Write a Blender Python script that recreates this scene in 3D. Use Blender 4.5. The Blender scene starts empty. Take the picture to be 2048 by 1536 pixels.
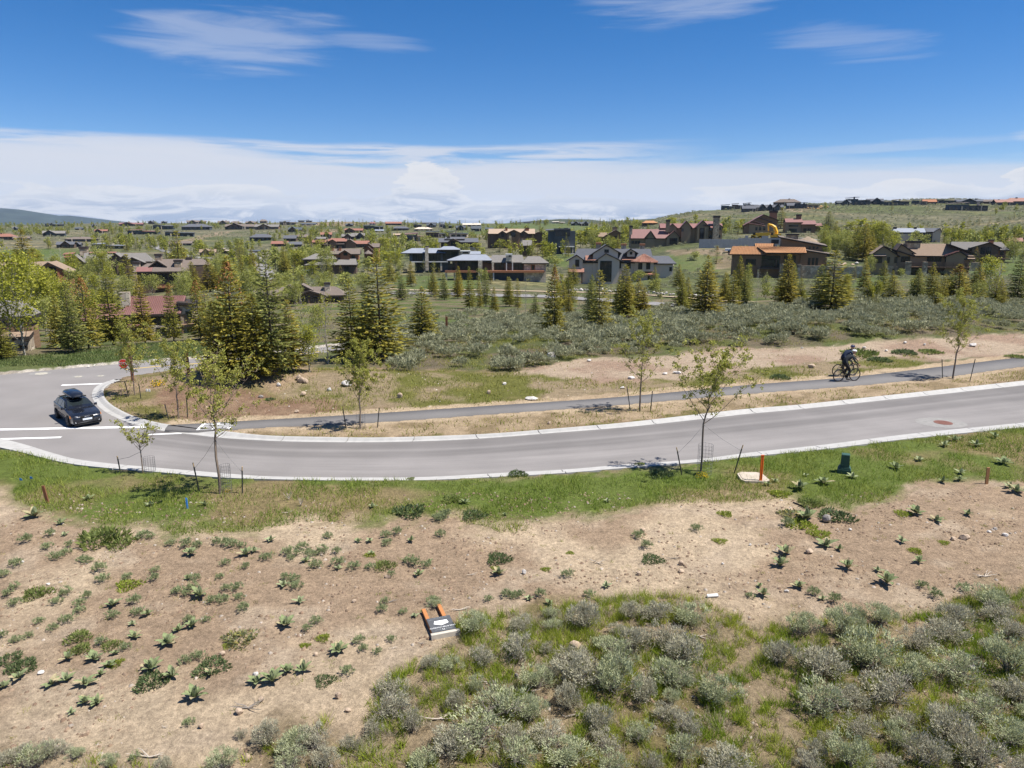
import bpy, bmesh, math, random
import numpy as np
from mathutils import Vector, Matrix, Euler
from mathutils.geometry import tessellate_polygon

SC = bpy.context.scene
COL = SC.collection
R = math.radians
# ------------------------------------------------------------------ camera
CAM_H = 9.5
PITCH = R(12.6)
FPX = 1422.0
cam = bpy.data.cameras.new('camera')
cam.sensor_width = 36.0
cam.lens = 36.0 * FPX / 2048.0
cam.clip_start = 0.2
cam.clip_end = 30000
cam_o = bpy.data.objects.new('camera', cam)
cam_o.location = (0, 0, CAM_H)
cam_o.rotation_euler = (R(90) - PITCH, 0, 0)
COL.objects.link(cam_o)
SC.camera = cam_o
# ------------------------------------------------------------------ sun and sky
SUN_ELEV = R(62)
SUN_AZ = Vector((0.98, -0.19))          # horizontal direction towards the sun
SUN_AZ.normalize()
sun = bpy.data.lights.new('sun', 'SUN')
sun.energy = 4.6
sun.angle = R(0.53)
sun.color = (1.0, 0.955, 0.89)
sun_o = bpy.data.objects.new('sun', sun)
sd = Vector((SUN_AZ.x * math.cos(SUN_ELEV), SUN_AZ.y * math.cos(SUN_ELEV), math.sin(SUN_ELEV)))
sun_o.rotation_euler = sd.to_track_quat('Z', 'Y').to_euler()
sun_o.location = (60, 20, 120)
COL.objects.link(sun_o)

W = bpy.data.worlds.new('World')
SC.world = W
W.use_nodes = True


def build_world():
    nt = W.node_tree
    N, L = nt.nodes, nt.links
    N.clear()

    def nd(t, **kw):
        n = N.new(t)
        for k, v in kw.items():
            setattr(n, k, v)
        return n

    def inp(sock, v):
        if hasattr(v, 'default_value') or hasattr(v, 'is_output'):
            L.new(v, sock)
        else:
            sock.default_value = v

    def ma(op, a, b=0.0, c=None, clamp=False):
        n = nd('ShaderNodeMath', operation=op, use_clamp=clamp)
        inp(n.inputs[0], a)
        inp(n.inputs[1], b)
        if c is not None:
            inp(n.inputs[2], c)
        return n.outputs[0]

    def sstep(x, lo, hi):
        n = nd('ShaderNodeMapRange', interpolation_type='SMOOTHSTEP')
        inp(n.inputs[0], x)
        inp(n.inputs[1], lo)
        inp(n.inputs[2], hi)
        return n.outputs[0]

    def noise(vec, scale, detail=6, rough=0.55, dist=0.0):
        n = nd('ShaderNodeTexNoise')
        L.new(vec, n.inputs['Vector'])
        n.inputs['Scale'].default_value = scale
        n.inputs['Detail'].default_value = detail
        n.inputs['Roughness'].default_value = rough
        n.inputs['Distortion'].default_value = dist
        return n.outputs['Fac']

    def mix(f, a, b):
        n = nd('ShaderNodeMix', data_type='RGBA')
        inp(n.inputs[0], f)
        inp(n.inputs[6], a)
        inp(n.inputs[7], b)
        return n.outputs[2]

    out = nd('ShaderNodeOutputWorld')
    bg = nd('ShaderNodeBackground')
    sky = nd('ShaderNodeTexSky', sky_type='NISHITA')
    sky.sun_disc = False
    sky.sun_elevation = SUN_ELEV
    sky.sun_rotation = math.atan2(SUN_AZ.x, SUN_AZ.y)
    sky.altitude = 2000
    sky.air_density = 1.0
    sky.dust_density = 0.25
    sky.ozone_density = 3.0
    hs = nd('ShaderNodeHueSaturation')
    hs.inputs['Saturation'].default_value = SKY_SAT
    hs.inputs['Value'].default_value = SKY_VAL
    L.new(sky.outputs[0], hs.inputs['Color'])
    tint = nd('ShaderNodeMix', data_type='RGBA', blend_type='MULTIPLY')
    tint.inputs[0].default_value = 1.0
    L.new(hs.outputs[0], tint.inputs[6])
    tint.inputs[7].default_value = SKY_TINT
    skycol = tint.outputs[2]
    tc = nd('ShaderNodeTexCoord')
    vec = tc.outputs['Generated']
    sep = nd('ShaderNodeSeparateXYZ')
    L.new(vec, sep.inputs[0])
    elev = ma('MULTIPLY', ma('ARCSINE', sep.outputs[2]), 57.2958)
    azi = ma('MULTIPLY', ma('ARCTAN2', sep.outputs[0], sep.outputs[1]), 57.2958)
    # flattened direction: streaks lie along the horizon
    mp = nd('ShaderNodeMapping')
    mp.inputs['Scale'].default_value = (1, 1, 5.5)
    L.new(vec, mp.inputs[0])
    flat = mp.outputs[0]
    mp2 = nd('ShaderNodeMapping')
    mp2.inputs['Scale'].default_value = (1, 1, 13)
    mp2.inputs['Rotation'].default_value = (0, R(2.0), 0)
    L.new(vec, mp2.inputs[0])
    streak = mp2.outputs[0]
    n_big = noise(flat, 2.2, 3, 0.5)
    n_mid = noise(flat, 9.0, 8, 0.58, 0.4)
    n_st = noise(streak, 5.0, 9, 0.60, 0.6)
    n_st2 = noise(streak, 2.3, 6, 0.55, 0.3)
    # --- even white bank of stratus low over the horizon
    lo = ma('ADD', 4.5, ma('MULTIPLY', ma('SUBTRACT', n_st2, 0.5), 3.0))
    lo = ma('ADD', lo, ma('MULTIPLY', sstep(azi, -4, -26), 1.1))
    lo = ma('SUBTRACT', lo, ma('MULTIPLY', sstep(azi, 14, 34), 0.3))
    bank = sstep(ma('SUBTRACT', lo, elev), -0.45, 0.9)
    # --- streaky upper layer, thick to the left, dying out to the right
    top_e = ma('ADD', 6.35, ma('MULTIPLY', ma('SUBTRACT', n_st2, 0.5), 2.6))
    side = sstep(azi, 17, 3)
    up = ma('MULTIPLY', sstep(elev, top_e, ma('SUBTRACT', top_e, 0.7)), side)
    upn = ma('MULTIPLY', up, sstep(n_st, 0.36, 0.56))
    # --- cirrus wisps
    def wisp(a0, e0, sa, se, lean, lo_, hi_, amt):
        da = ma('SUBTRACT', azi, a0)
        de = ma('SUBTRACT', ma('SUBTRACT', elev, e0), ma('MULTIPLY', da, lean))
        q = ma('ADD', ma('POWER', ma('DIVIDE', ma('ABSOLUTE', da), sa), 2.0), ma('POWER', ma('DIVIDE', ma('ABSOLUTE', de), se), 2.0))
        q = ma('ADD', q, ma('MULTIPLY', ma('SUBTRACT', 0.5, n_st), 3.6))
        return ma('MULTIPLY', sstep(q, lo_, hi_), amt)
    ws = [wisp(-19.5, 12.5, 7.6, 2.1, 0.05, 1.25, -0.3, 0.38),
          wisp(-11.0, 12.9, 5.5, 0.7, -0.03, 1.1, -0.2, 0.24),
          wisp(-17.0, 16.4, 8.0, 1.0, 0.02, 1.2, -0.1, 0.32),
          wisp(12.0, 15.4, 9.0, 1.7, -0.03, 1.15, -0.3, 0.36),
          wisp(24.0, 12.0, 5.5, 1.3, -0.12, 1.2, -0.2, 0.26),
          wisp(25.0, 5.2, 11.0, 0.35, 0.03, 1.2, -0.2, 0.30),
          wisp(36.0, 5.6, 3.0, 0.45, 0.02, 1.0, -0.4, 0.8),
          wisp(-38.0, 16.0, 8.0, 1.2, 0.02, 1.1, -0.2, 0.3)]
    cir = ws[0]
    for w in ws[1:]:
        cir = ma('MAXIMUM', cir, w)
    # thin unseen wisps added above the view to whiten the blue fill light
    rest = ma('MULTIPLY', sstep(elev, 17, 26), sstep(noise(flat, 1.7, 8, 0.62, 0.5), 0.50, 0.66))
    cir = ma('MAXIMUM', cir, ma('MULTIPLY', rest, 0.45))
    # --- cumulus heads in the bank, lit tops and grey-blue bellies
    n_cu = noise(flat, 13.0, 10, 0.66, 1.0)
    cu_top = ma('ADD', 2.4, ma('MULTIPLY', ma('SUBTRACT', n_big, 0.5), 5.0))
    cu_top = ma('ADD', cu_top, ma('MULTIPLY', ma('SUBTRACT', n_mid, 0.5), 2.8))
    tower = ma('ADD', ma('POWER', ma('DIVIDE', ma('ABSOLUTE', ma('ADD', azi, 6.5)), 2.7), 2.0), ma('MULTIPLY', ma('SUBTRACT', 0.5, n_mid), 2.5))
    cu_top = ma('ADD', cu_top, ma('MULTIPLY', sstep(tower, 1.3, 0.0), 2.3))
    edge = ma('ADD', ma('POWER', ma('DIVIDE', ma('ABSOLUTE', ma('SUBTRACT', azi, 36.5)), 2.6), 2.0), ma('MULTIPLY', ma('SUBTRACT', 0.5, n_mid), 2.5))
    cu_top = ma('ADD', cu_top, ma('MULTIPLY', sstep(edge, 1.4, 0.0), 2.0))
    cu = sstep(ma('SUBTRACT', cu_top, elev), -0.06, 0.14)
    depth = sstep(ma('SUBTRACT', cu_top, elev), 0.0, 2.6)
    low = sstep(elev, 3.4, 0.2)
    shade = ma('MULTIPLY', ma('ADD', ma('MULTIPLY', depth, 0.35), ma('MULTIPLY', low, 0.65)), ma('ADD', 0.15, ma('MULTIPLY', sstep(n_cu, 0.40, 0.58), 0.95)))
    white = CLOUD_WHITE
    white2 = CLOUD_WHITE2
    grey = CLOUD_GREY
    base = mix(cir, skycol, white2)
    base = mix(ma('MULTIPLY', upn, 0.85), base, white2)
    base = mix(ma('MULTIPLY', bank, 0.93), base, white2)
    cuc = mix(shade, white, grey)
    base = mix(ma('MULTIPLY', cu, 0.9), base, cuc)
    # below the horizon the sky simply goes on as the low haze colour
    L.new(base, bg.inputs[0])
    bg.inputs[1].default_value = 0.1
    L.new(bg.outputs[0], out.inputs[0])


SKY_SAT = 1.38
SKY_VAL = 0.66
SKY_TINT = (1.0, 0.92, 1.02, 1)
CLOUD_WHITE = (4.6, 4.6, 4.7, 1)
CLOUD_WHITE2 = (3.9, 4.08, 4.55, 1)
CLOUD_GREY = (2.1, 2.5, 3.3, 1)
build_world()

SC.view_settings.view_transform = 'Standard'
SC.view_settings.look = 'None'
SC.view_settings.gamma = 1.0
SC.view_settings.use_curve_mapping = False
SC.view_settings.exposure = 0.85
SC.render.engine = 'CYCLES'
SC.cycles.max_bounces = 6
SC.cycles.diffuse_bounces = 4
SC.cycles.glossy_bounces = 2
SC.cycles.transmission_bounces = 3
SC.cycles.transparent_max_bounces = 6
SC.cycles.volume_bounces = 0
SC.cycles.use_denoising = True
SC.cycles.use_adaptive_sampling = True
# ================================================================== helpers
CP, SP = math.cos(PITCH), math.sin(PITCH)
rng = np.random.RandomState(7)


def _h2(ix, iy, s):
    n = (ix.astype(np.int64) * 374761393 + iy.astype(np.int64) * 668265263 + s * 974634777) & 0xffffffff
    n = ((n ^ (n >> 13)) * 1274126177) & 0xffffffff
    return ((n ^ (n >> 16)) & 0xffff) / 65535.0


def vnoise(x, y, s=0):
    x = np.asarray(x, float); y = np.asarray(y, float)
    ix = np.floor(x); iy = np.floor(y)
    fx = x - ix; fy = y - iy
    fx = fx * fx * (3 - 2 * fx); fy = fy * fy * (3 - 2 * fy)
    a = _h2(ix, iy, s); b = _h2(ix + 1, iy, s); c = _h2(ix, iy + 1, s); d = _h2(ix + 1, iy + 1, s)
    return (a * (1 - fx) + b * fx) * (1 - fy) + (c * (1 - fx) + d * fx) * fy


def fbm(x, y, s=0, oct=4):
    v = 0; a = 0.5; t = 0
    for o in range(oct):
        v = v + a * vnoise(x * 2 ** o, y * 2 ** o, s + o * 17)
        t += a; a *= 0.5
    return v / t


def sm(x, a, b):
    t = np.clip((np.asarray(x, float) - a) / (b - a), 0, 1)
    return t * t * (3 - 2 * t)


# ------------------------------------------------------------------ terrain
PROFILE = {
    -500: [(690, 66), (660, 90), (610, 125), (560, 190), (520, 300), (500, 380), (480, 520), (465, 750), (455, 1100), (450, 1500)],
    0: [(690, 66), (660, 90), (610, 125), (560, 190), (520, 300), (500, 380), (480, 520), (466, 750), (454, 1100), (450, 1500)],
    250: [(690, 62), (668, 95), (620, 130), (580, 185), (548, 240), (520, 310), (495, 420), (478, 560), (462, 800), (451, 1150), (446, 1500)],
    480: [(700, 58), (640, 90), (600, 130), (560, 190), (525, 300), (500, 420), (485, 520), (470, 700), (455, 1000), (446, 1400)],
    700: [(690, 57), (660, 75), (620, 105), (592, 140), (560, 200), (530, 280), (500, 380), (480, 480), (462, 700), (449, 1000), (443, 1400)],
    950: [(690, 57), (660, 76), (620, 105), (590, 142), (560, 190), (540, 235), (505, 320), (480, 430), (462, 650), (451, 900), (447, 1300)],
    1200: [(680, 58), (650, 75), (620, 95), (600, 125), (565, 200), (520, 260), (495, 330), (470, 500), (455, 750), (446, 1200)],
    1400: [(670, 60), (635, 75), (610, 95), (570, 170), (540, 205), (500, 238), (488, 285), (465, 360), (435, 500), (421, 600)],
    1600: [(655, 62), (620, 78), (600, 95), (558, 185), (530, 215), (498, 240), (468, 330), (440, 440), (412, 620), (407, 700)],
    1850: [(640, 64), (610, 82), (590, 105), (548, 195), (515, 240), (480, 330), (450, 450), (425, 550), (408, 650), (396, 780)],
    2048: [(650, 66), (610, 85), (590, 105), (550, 180), (520, 230), (490, 300), (455, 380), (433, 430), (434, 480), (414, 620), (401, 750)],
    2500: [(650, 66), (600, 90), (540, 180), (500, 260), (440, 400), (430, 480), (415, 620), (403, 750)],
}
NA, NY = 260, 420
LY0, LY1 = math.log(50.0), math.log(6000.0)
A0, A1 = -1.3, 1.3


def _build_table():
    ly = np.linspace(LY0, LY1, NY)
    cols, aa = [], []
    for px in sorted(PROFILE):
        ys = [math.log(50), math.log(56)]; zs = [0.0, 0.0]
        for py, y in PROFILE[px]:
            zc = (768 - py) / FPX
            zs.append(CAM_H + y * (-SP + zc * CP) / (CP + zc * SP)); ys.append(math.log(y))
        yl = math.exp(ys[-1])
        ys += [math.log(yl * 1.25), math.log(yl * 1.8), math.log(6000)]
        zs += [zs[-1] - 1.0, zs[-1] - 6.0, zs[-1] - 30.0]
        t = np.interp(ly, ys, zs)
        k = np.exp(-0.5 * (np.arange(-9, 10) / 2.6) ** 2); k /= k.sum()
        t = np.convolve(np.pad(t, 9, mode='edge'), k, mode='valid')
        cols.append(t); aa.append((px - 1024) / FPX / 1.02)
    cols = np.array(cols); aa = np.array(aa)
    ga = np.linspace(A0, A1, NA)
    T = np.empty((NA, NY))
    for i, a in enumerate(ga):
        a = min(max(a, aa[0]), aa[-1])
        j = min(max(np.searchsorted(aa, a) - 1, 0), len(aa) - 2)
        f = (a - aa[j]) / (aa[j + 1] - aa[j])
        f = 0.5 * f + 0.5 * f * f * (3 - 2 * f)
        T[i] = cols[j] * (1 - f) + cols[j + 1] * f
    return T


TABLE = _build_table()
MOUNDS = []          # (x, y, rx, ry, h)


def H(x, y):
    x = np.asarray(x, float); y = np.asarray(y, float)
    yy = np.maximum(y, 50.0)
    a = np.clip(x / np.maximum(y, 50.0), A0, A1 - 1e-6)
    u = (a - A0) / (A1 - A0) * (NA - 1)
    v = np.clip((np.log(yy) - LY0) / (LY1 - LY0) * (NY - 1), 0, NY - 1.001)
    i = np.floor(u).astype(int); j = np.floor(v).astype(int)
    i = np.clip(i, 0, NA - 2)
    fu = u - i; fv = v - j
    z = (TABLE[i, j] * (1 - fu) + TABLE[i + 1, j] * fu) * (1 - fv) + (TABLE[i, j + 1] * (1 - fu) + TABLE[i + 1, j + 1] * fu) * fv
    far = sm(y, 62, 110)
    z = z + far * ((fbm(x / 22, y / 22, 3, 3) - 0.5) * 1.0 + (fbm(x / 90, y / 90, 9, 2) - 0.5) * 2.0 * sm(y, 150, 400))
    for (mx, my, rx, ry, h) in MOUNDS:
        q = ((x - mx) / rx) ** 2 + ((y - my) / ry) ** 2
        z = z + h * np.exp(-q)
    return z


def ray(px, py):
    xc = (px - 1024) / FPX; zc = (768 - py) / FPX
    return xc, CP + zc * SP, -SP + zc * CP


_T = np.concatenate([np.linspace(5, 60, 400), np.exp(np.linspace(math.log(60.1), math.log(4000), 700))])


def hit(px, py):
    """ground point seen at a pixel of the full-size photograph"""
    dx, dy, dz = ray(px, py)
    t = _T / dy
    z = CAM_H + dz * t
    g = H(dx * t, dy * t)
    b = np.nonzero(z <= g)[0]
    if len(b) == 0:
        k = np.argmin((z - g)[:900] / t[:900])
        return Vector((dx * t[k], dy * t[k], float(g[k])))
    k = b[0]
    if k == 0:
        tt = t[0]
    else:
        d0 = z[k - 1] - g[k - 1]; d1 = g[k] - z[k]
        tt = t[k - 1] + (t[k] - t[k - 1]) * d0 / max(d0 + d1, 1e-9)
    return Vector((dx * tt, dy * tt, float(H(dx * tt, dy * tt))))


def flat(px, py, z=0.0):
    dx, dy, dz = ray(px, py)
    t = (z - CAM_H) / dz
    return Vector((dx * t, dy * t, z))


def project(x, y, z):
    x = np.asarray(x, float); y = np.asarray(y, float); z = np.asarray(z, float)
    d = y * CP - (z - CAM_H) * SP
    u = y * SP + (z - CAM_H) * CP
    d = np.where(d < 0.3, 0.3, d)
    return 1024 + FPX * x / d, 768 - FPX * u / d


def mpp(p):
    """metres per (full-size) pixel at a point"""
    return (p[1] * CP - (p[2] - CAM_H) * SP) / FPX


def inpoly(px, py, poly):
    px = np.asarray(px, float); py = np.asarray(py, float)
    ins = np.zeros(px.shape, bool)
    n = len(poly)
    for i in range(n):
        x1, y1 = poly[i]; x2, y2 = poly[(i + 1) % n]
        c = ((y1 > py) != (y2 > py))
        with np.errstate(divide='ignore', invalid='ignore'):
            xi = (x2 - x1) * (py - y1) / (y2 - y1 if y2 != y1 else 1e-9) + x1
        ins ^= c & (px < xi)
    return ins


# ------------------------------------------------------------------ materials
MATS = {}


def mat(name, col, rough=0.85, var=0.15, scale=6.0, bump=0.0, metal=0.0, spec=0.3, stretch=(1, 1, 1), coords='Object', trans=0.0, attr=None, coat=0.0, detail=5):
    """principled material with procedural tone variation; attr: a colour attribute that carries the thing's own colour"""
    if name in MATS:
        return MATS[name]
    m = bpy.data.materials.new(name)
    m.use_nodes = True
    N, L = m.node_tree.nodes, m.node_tree.links
    p = N['Principled BSDF']
    p.inputs['Roughness'].default_value = rough
    p.inputs['Metallic'].default_value = metal
    p.inputs['Specular IOR Level'].default_value = spec
    if coat:
        p.inputs['Coat Weight'].default_value = coat
        p.inputs['Coat Roughness'].default_value = 0.05
    tc = N.new('ShaderNodeTexCoord')
    mp = N.new('ShaderNodeMapping')
    mp.inputs['Scale'].default_value = stretch
    L.new(tc.outputs[coords], mp.inputs[0])
    no = N.new('ShaderNodeTexNoise')
    no.inputs['Scale'].default_value = scale
    no.inputs['Detail'].default_value = detail
    no.inputs['Roughness'].default_value = 0.6
    L.new(mp.outputs[0], no.inputs['Vector'])
    mr = N.new('ShaderNodeMapRange')
    mr.inputs[1].default_value = 0.3; mr.inputs[2].default_value = 0.7
    mr.inputs[3].default_value = 1 - var; mr.inputs[4].default_value = 1 + var
    L.new(no.outputs['Fac'], mr.inputs[0])
    mx = N.new('ShaderNodeMix'); mx.data_type = 'RGBA'; mx.blend_type = 'MULTIPLY'
    mx.inputs[0].default_value = 1.0
    if attr:
        at = N.new('ShaderNodeAttribute'); at.attribute_name = attr
        L.new(at.outputs['Color'], mx.inputs[6])
    else:
        mx.inputs[6].default_value = (*col, 1)
    L.new(mr.outputs[0], mx.inputs[7])
    L.new(mx.outputs[2], p.inputs['Base Color'])
    if bump:
        b = N.new('ShaderNodeBump')
        b.inputs['Strength'].default_value = bump
        b.inputs['Distance'].default_value = 0.05
        L.new(no.outputs['Fac'], b.inputs['Height'])
        L.new(b.outputs[0], p.inputs['Normal'])
    if trans:
        tr = N.new('ShaderNodeBsdfTranslucent')
        L.new(mx.outputs[2], tr.inputs['Color'])
        ms = N.new('ShaderNodeMixShader')
        ms.inputs[0].default_value = trans
        L.new(p.outputs[0], ms.inputs[1]); L.new(tr.outputs[0], ms.inputs[2])
        L.new(ms.outputs[0], N['Material Output'].inputs['Surface'])
    MATS[name] = m
    return m


def set_ramp(cr, stops):
    e = cr.color_ramp.elements
    e[0].position, e[0].color = stops[0][0], (*stops[0][1], 1)
    e[1].position, e[1].color = stops[-1][0], (*stops[-1][1], 1)
    for p, c in stops[1:-1]:
        n = e.new(p); n.color = (*c, 1)


def mat_cells(name, cols, scale, mortar=(0.2, 0.18, 0.15), rough=0.9, stretch=(1, 1, 1), gap=0.06, bump=0.5):
    """rubble stone: voronoi cells, each its own tone"""
    if name in MATS:
        return MATS[name]
    m = bpy.data.materials.new(name); m.use_nodes = True
    N, L = m.node_tree.nodes, m.node_tree.links
    p = N['Principled BSDF']; p.inputs['Roughness'].default_value = rough
    p.inputs['Specular IOR Level'].default_value = 0.2
    tc = N.new('ShaderNodeTexCoord'); mp = N.new('ShaderNodeMapping')
    mp.inputs['Scale'].default_value = stretch
    L.new(tc.outputs['Object'], mp.inputs[0])
    v = N.new('ShaderNodeTexVoronoi'); v.inputs['Scale'].default_value = scale
    v2 = N.new('ShaderNodeTexVoronoi'); v2.feature = 'DISTANCE_TO_EDGE'; v2.inputs['Scale'].default_value = scale
    L.new(mp.outputs[0], v.inputs['Vector']); L.new(mp.outputs[0], v2.inputs['Vector'])
    sp = N.new('ShaderNodeSeparateColor'); L.new(v.outputs['Color'], sp.inputs[0])
    cr = N.new('ShaderNodeValToRGB')
    set_ramp(cr, [(i / (len(cols) - 1), c) for i, c in enumerate(cols)])
    L.new(sp.outputs[0], cr.inputs[0])
    mr = N.new('ShaderNodeMapRange'); mr.inputs[2].default_value = gap
    L.new(v2.outputs['Distance'], mr.inputs[0])
    mx = N.new('ShaderNodeMix'); mx.data_type = 'RGBA'
    L.new(mr.outputs[0], mx.inputs[0]); mx.inputs[6].default_value = (*mortar, 1)
    L.new(cr.outputs[0], mx.inputs[7]); L.new(mx.outputs[2], p.inputs['Base Color'])
    b = N.new('ShaderNodeBump'); b.inputs['Strength'].default_value = bump; b.inputs['Distance'].default_value = 0.06
    L.new(mr.outputs[0], b.inputs['Height']); L.new(b.outputs[0], p.inputs['Normal'])
    MATS[name] = m
    return m


# ------------------------------------------------------------------ mesh building
class MB:
    def __init__(s):
        s.v = []; s.f = []; s.mi = []; s.col = []

    def add(s, vs, fs, mi=0, col=None):
        o = len(s.v)
        s.v.extend([tuple(v) for v in vs])
        s.f.extend([tuple(i + o for i in f) for f in fs])
        s.mi.extend([mi] * len(fs))
        if col is not None:
            s.col.extend([col] * len(vs))
        return s

    def box(s, c, d, rot=None, mi=0, col=None, taper=1.0):
        hx, hy, hz = d[0] / 2, d[1] / 2, d[2] / 2
        vs = [(-hx, -hy, -hz), (hx, -hy, -hz), (hx, hy, -hz), (-hx, hy, -hz)]
        vs += [(x * taper, y * taper, hz) for x, y, _ in vs]
        if rot is not None:
            M = Euler(rot).to_matrix() if not isinstance(rot, Matrix) else rot
            vs = [M @ Vector(v) for v in vs]
        vs = [(v[0] + c[0], v[1] + c[1], v[2] + c[2]) for v in vs]
        return s.add(vs, [(0, 3, 2, 1), (4, 5, 6, 7), (0, 1, 5, 4), (1, 2, 6, 5), (2, 3, 7, 6), (3, 0, 4, 7)], mi, col)

    def bx(s, x0, x1, y0, y1, z0, z1, mi=0, col=None):
        return s.box(((x0 + x1) / 2, (y0 + y1) / 2, (z0 + z1) / 2), (abs(x1 - x0), abs(y1 - y0), abs(z1 - z0)), None, mi, col)

    def prism(s, poly, y0, y1, mi=0, mi_front=None, axis='y'):
        """extrude a polygon given as (x,z) along y (or (y,z) along x)"""
        n = len(poly)
        if axis == 'y':
            vs = [(x, y0, z) for x, z in poly] + [(x, y1, z) for x, z in poly]
        else:
            vs = [(y0, x, z) for x, z in poly] + [(y1, x, z) for x, z in poly]
        fs = [tuple(range(n)), tuple(range(2 * n - 1, n - 1, -1))]
        fs += [(i, i + n, (i + 1) % n + n, (i + 1) % n) for i in range(n)]
        return s.add(vs, fs, mi)

    def tube(s, pts, rad, n=6, mi=0, cap=True, col=None):
        pts = [Vector(p) for p in pts]
        if not hasattr(rad, '__len__'):
            rad = [rad] * len(pts)
        vs = []; fs = []
        up = Vector((0.31, 0.17, 0.93))
        for i, p in enumerate(pts):
            t = (pts[min(i + 1, len(pts) - 1)] - pts[max(i - 1, 0)])
            if t.length < 1e-9:
                t = Vector((0, 0, 1))
            t.normalize()
            a = t.cross(up)
            if a.length < 0.05:
                a = t.cross(Vector((1, 0, 0)))
            a.normalize(); b = t.cross(a)
            for k in range(n):
                w = 2 * math.pi * k / n
                vs.append(p + (a * math.cos(w) + b * math.sin(w)) * rad[i])
        for i in range(len(pts) - 1):
            for k in range(n):
                fs.append((i * n + k, i * n + (k + 1) % n, (i + 1) * n + (k + 1) % n, (i + 1) * n + k))
        if cap and n > 2:
            fs.append(tuple(range(n - 1, -1, -1)))
            fs.append(tuple(range((len(pts) - 1) * n, len(pts) * n)))
        return s.add(vs, fs, mi, col)

    def ring(s, c, axis, r, rt, n=24, m=6, mi=0):
        axis = Vector(axis).normalized(); c = Vector(c)
        a = axis.orthogonal().normalized(); b = axis.cross(a)
        vs = []; fs = []
        for i in range(n):
            w = 2 * math.pi * i / n
            d = a * math.cos(w) + b * math.sin(w)
            for k in range(m):
                q = 2 * math.pi * k / m
                vs.append(c + d * (r + rt * math.cos(q)) + axis * rt * math.sin(q))
        for i in range(n):
            for k in range(m):
                fs.append((i * m + k, ((i + 1) % n) * m + k, ((i + 1) % n) * m + (k + 1) % m, i * m + (k + 1) % m))
        return s.add(vs, fs, mi)

    def disc(s, c, axis, r, h, n=20, mi=0):
        axis = Vector(axis).normalized(); c = Vector(c)
        return s.tube([c - axis * h / 2, c + axis * h / 2], r, n, mi)

    def build(s, name, mats, parent=None, loc=None, smooth=False, kind=None):
        me = bpy.data.meshes.new(name)
        me.from_pydata([tuple(v) for v in s.v], [], s.f)
        ms = mats if isinstance(mats, (list, tuple)) else [mats]
        for m in ms:
            me.materials.append(m)
        if len(ms) > 1:
            me.polygons.foreach_set('material_index', s.mi)
        if smooth:
            me.polygons.foreach_set('use_smooth', [True] * len(me.polygons))
        if s.col and len(s.col) == len(s.v):
            ca = me.color_attributes.new('Col', 'FLOAT_COLOR', 'POINT')
            ca.data.foreach_set('color', np.array([(c[0], c[1], c[2], 1) for c in s.col], np.float32).ravel())
        me.update()
        o = bpy.data.objects.new(name, me)
        COL.objects.link(o)
        if parent is not None:
            o.parent = parent
        if loc is not None:
            o.location = loc
        if kind:
            o['kind'] = kind
        return o


def npmesh(name, V, F, mats, cols=None, mi=None, parent=None, kind=None, smooth=False, link=True):
    """mesh from numpy arrays, F (n,3) or (n,4)"""
    me = bpy.data.meshes.new(name)
    V = np.asarray(V, np.float32); F = np.asarray(F, np.int32)
    k = F.shape[1]
    me.vertices.add(len(V)); me.vertices.foreach_set('co', V.ravel())
    me.loops.add(F.size); me.loops.foreach_set('vertex_index', F.ravel())
    me.polygons.add(len(F))
    me.polygons.foreach_set('loop_start', np.arange(0, F.size, k, dtype=np.int32))
    for m in (mats if isinstance(mats, (list, tuple)) else [mats]):
        me.materials.append(m)
    if mi is not None:
        me.polygons.foreach_set('material_index', np.asarray(mi, np.int32))
    if smooth:
        me.polygons.foreach_set('use_smooth', np.ones(len(F), bool))
    me.update(calc_edges=True)
    if cols is not None:
        c = np.ones((len(V), 4), np.float32); c[:, :cols.shape[1]] = cols
        ca = me.color_attributes.new('Col', 'FLOAT_COLOR', 'POINT')
        ca.data.foreach_set('color', c.ravel())
    if not link:
        return me
    o = bpy.data.objects.new(name, me); COL.objects.link(o)
    if parent is not None:
        o.parent = parent
    if kind:
        o['kind'] = kind
    return o


def empty(name, loc=(0, 0, 0), rz=0.0, scale=1.0):
    o = bpy.data.objects.new(name, None)
    o.empty_display_size = 0.2
    o.location = loc; o.rotation_euler = (0, 0, rz); o.scale = (scale,) * 3 if not hasattr(scale, '__len__') else scale
    COL.objects.link(o)
    return o


def tag(o, label=None, cat=None, group=None, kind=None):
    if label: o['label'] = label
    if cat: o['category'] = cat
    if group: o['group'] = group
    if kind: o['kind'] = kind
    return o


def meshobj(name, me, parent=None, loc=(0, 0, 0), rz=0.0, scale=1.0):
    o = bpy.data.objects.new(name, me)
    o.location = loc; o.rotation_euler = (0, 0, rz)
    o.scale = (scale,) * 3 if not hasattr(scale, '__len__') else scale
    COL.objects.link(o)
    if parent is not None:
        o.parent = parent
    return o


LANDMARKS = []      # (name, px, py)
AUTO = {}           # group -> list of (object, noun phrase, px, py)


def auto(o, group, noun, px, py, cat):
    o['group'] = group; o['category'] = cat
    AUTO.setdefault(group, []).append((o, noun, px, py))
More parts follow.
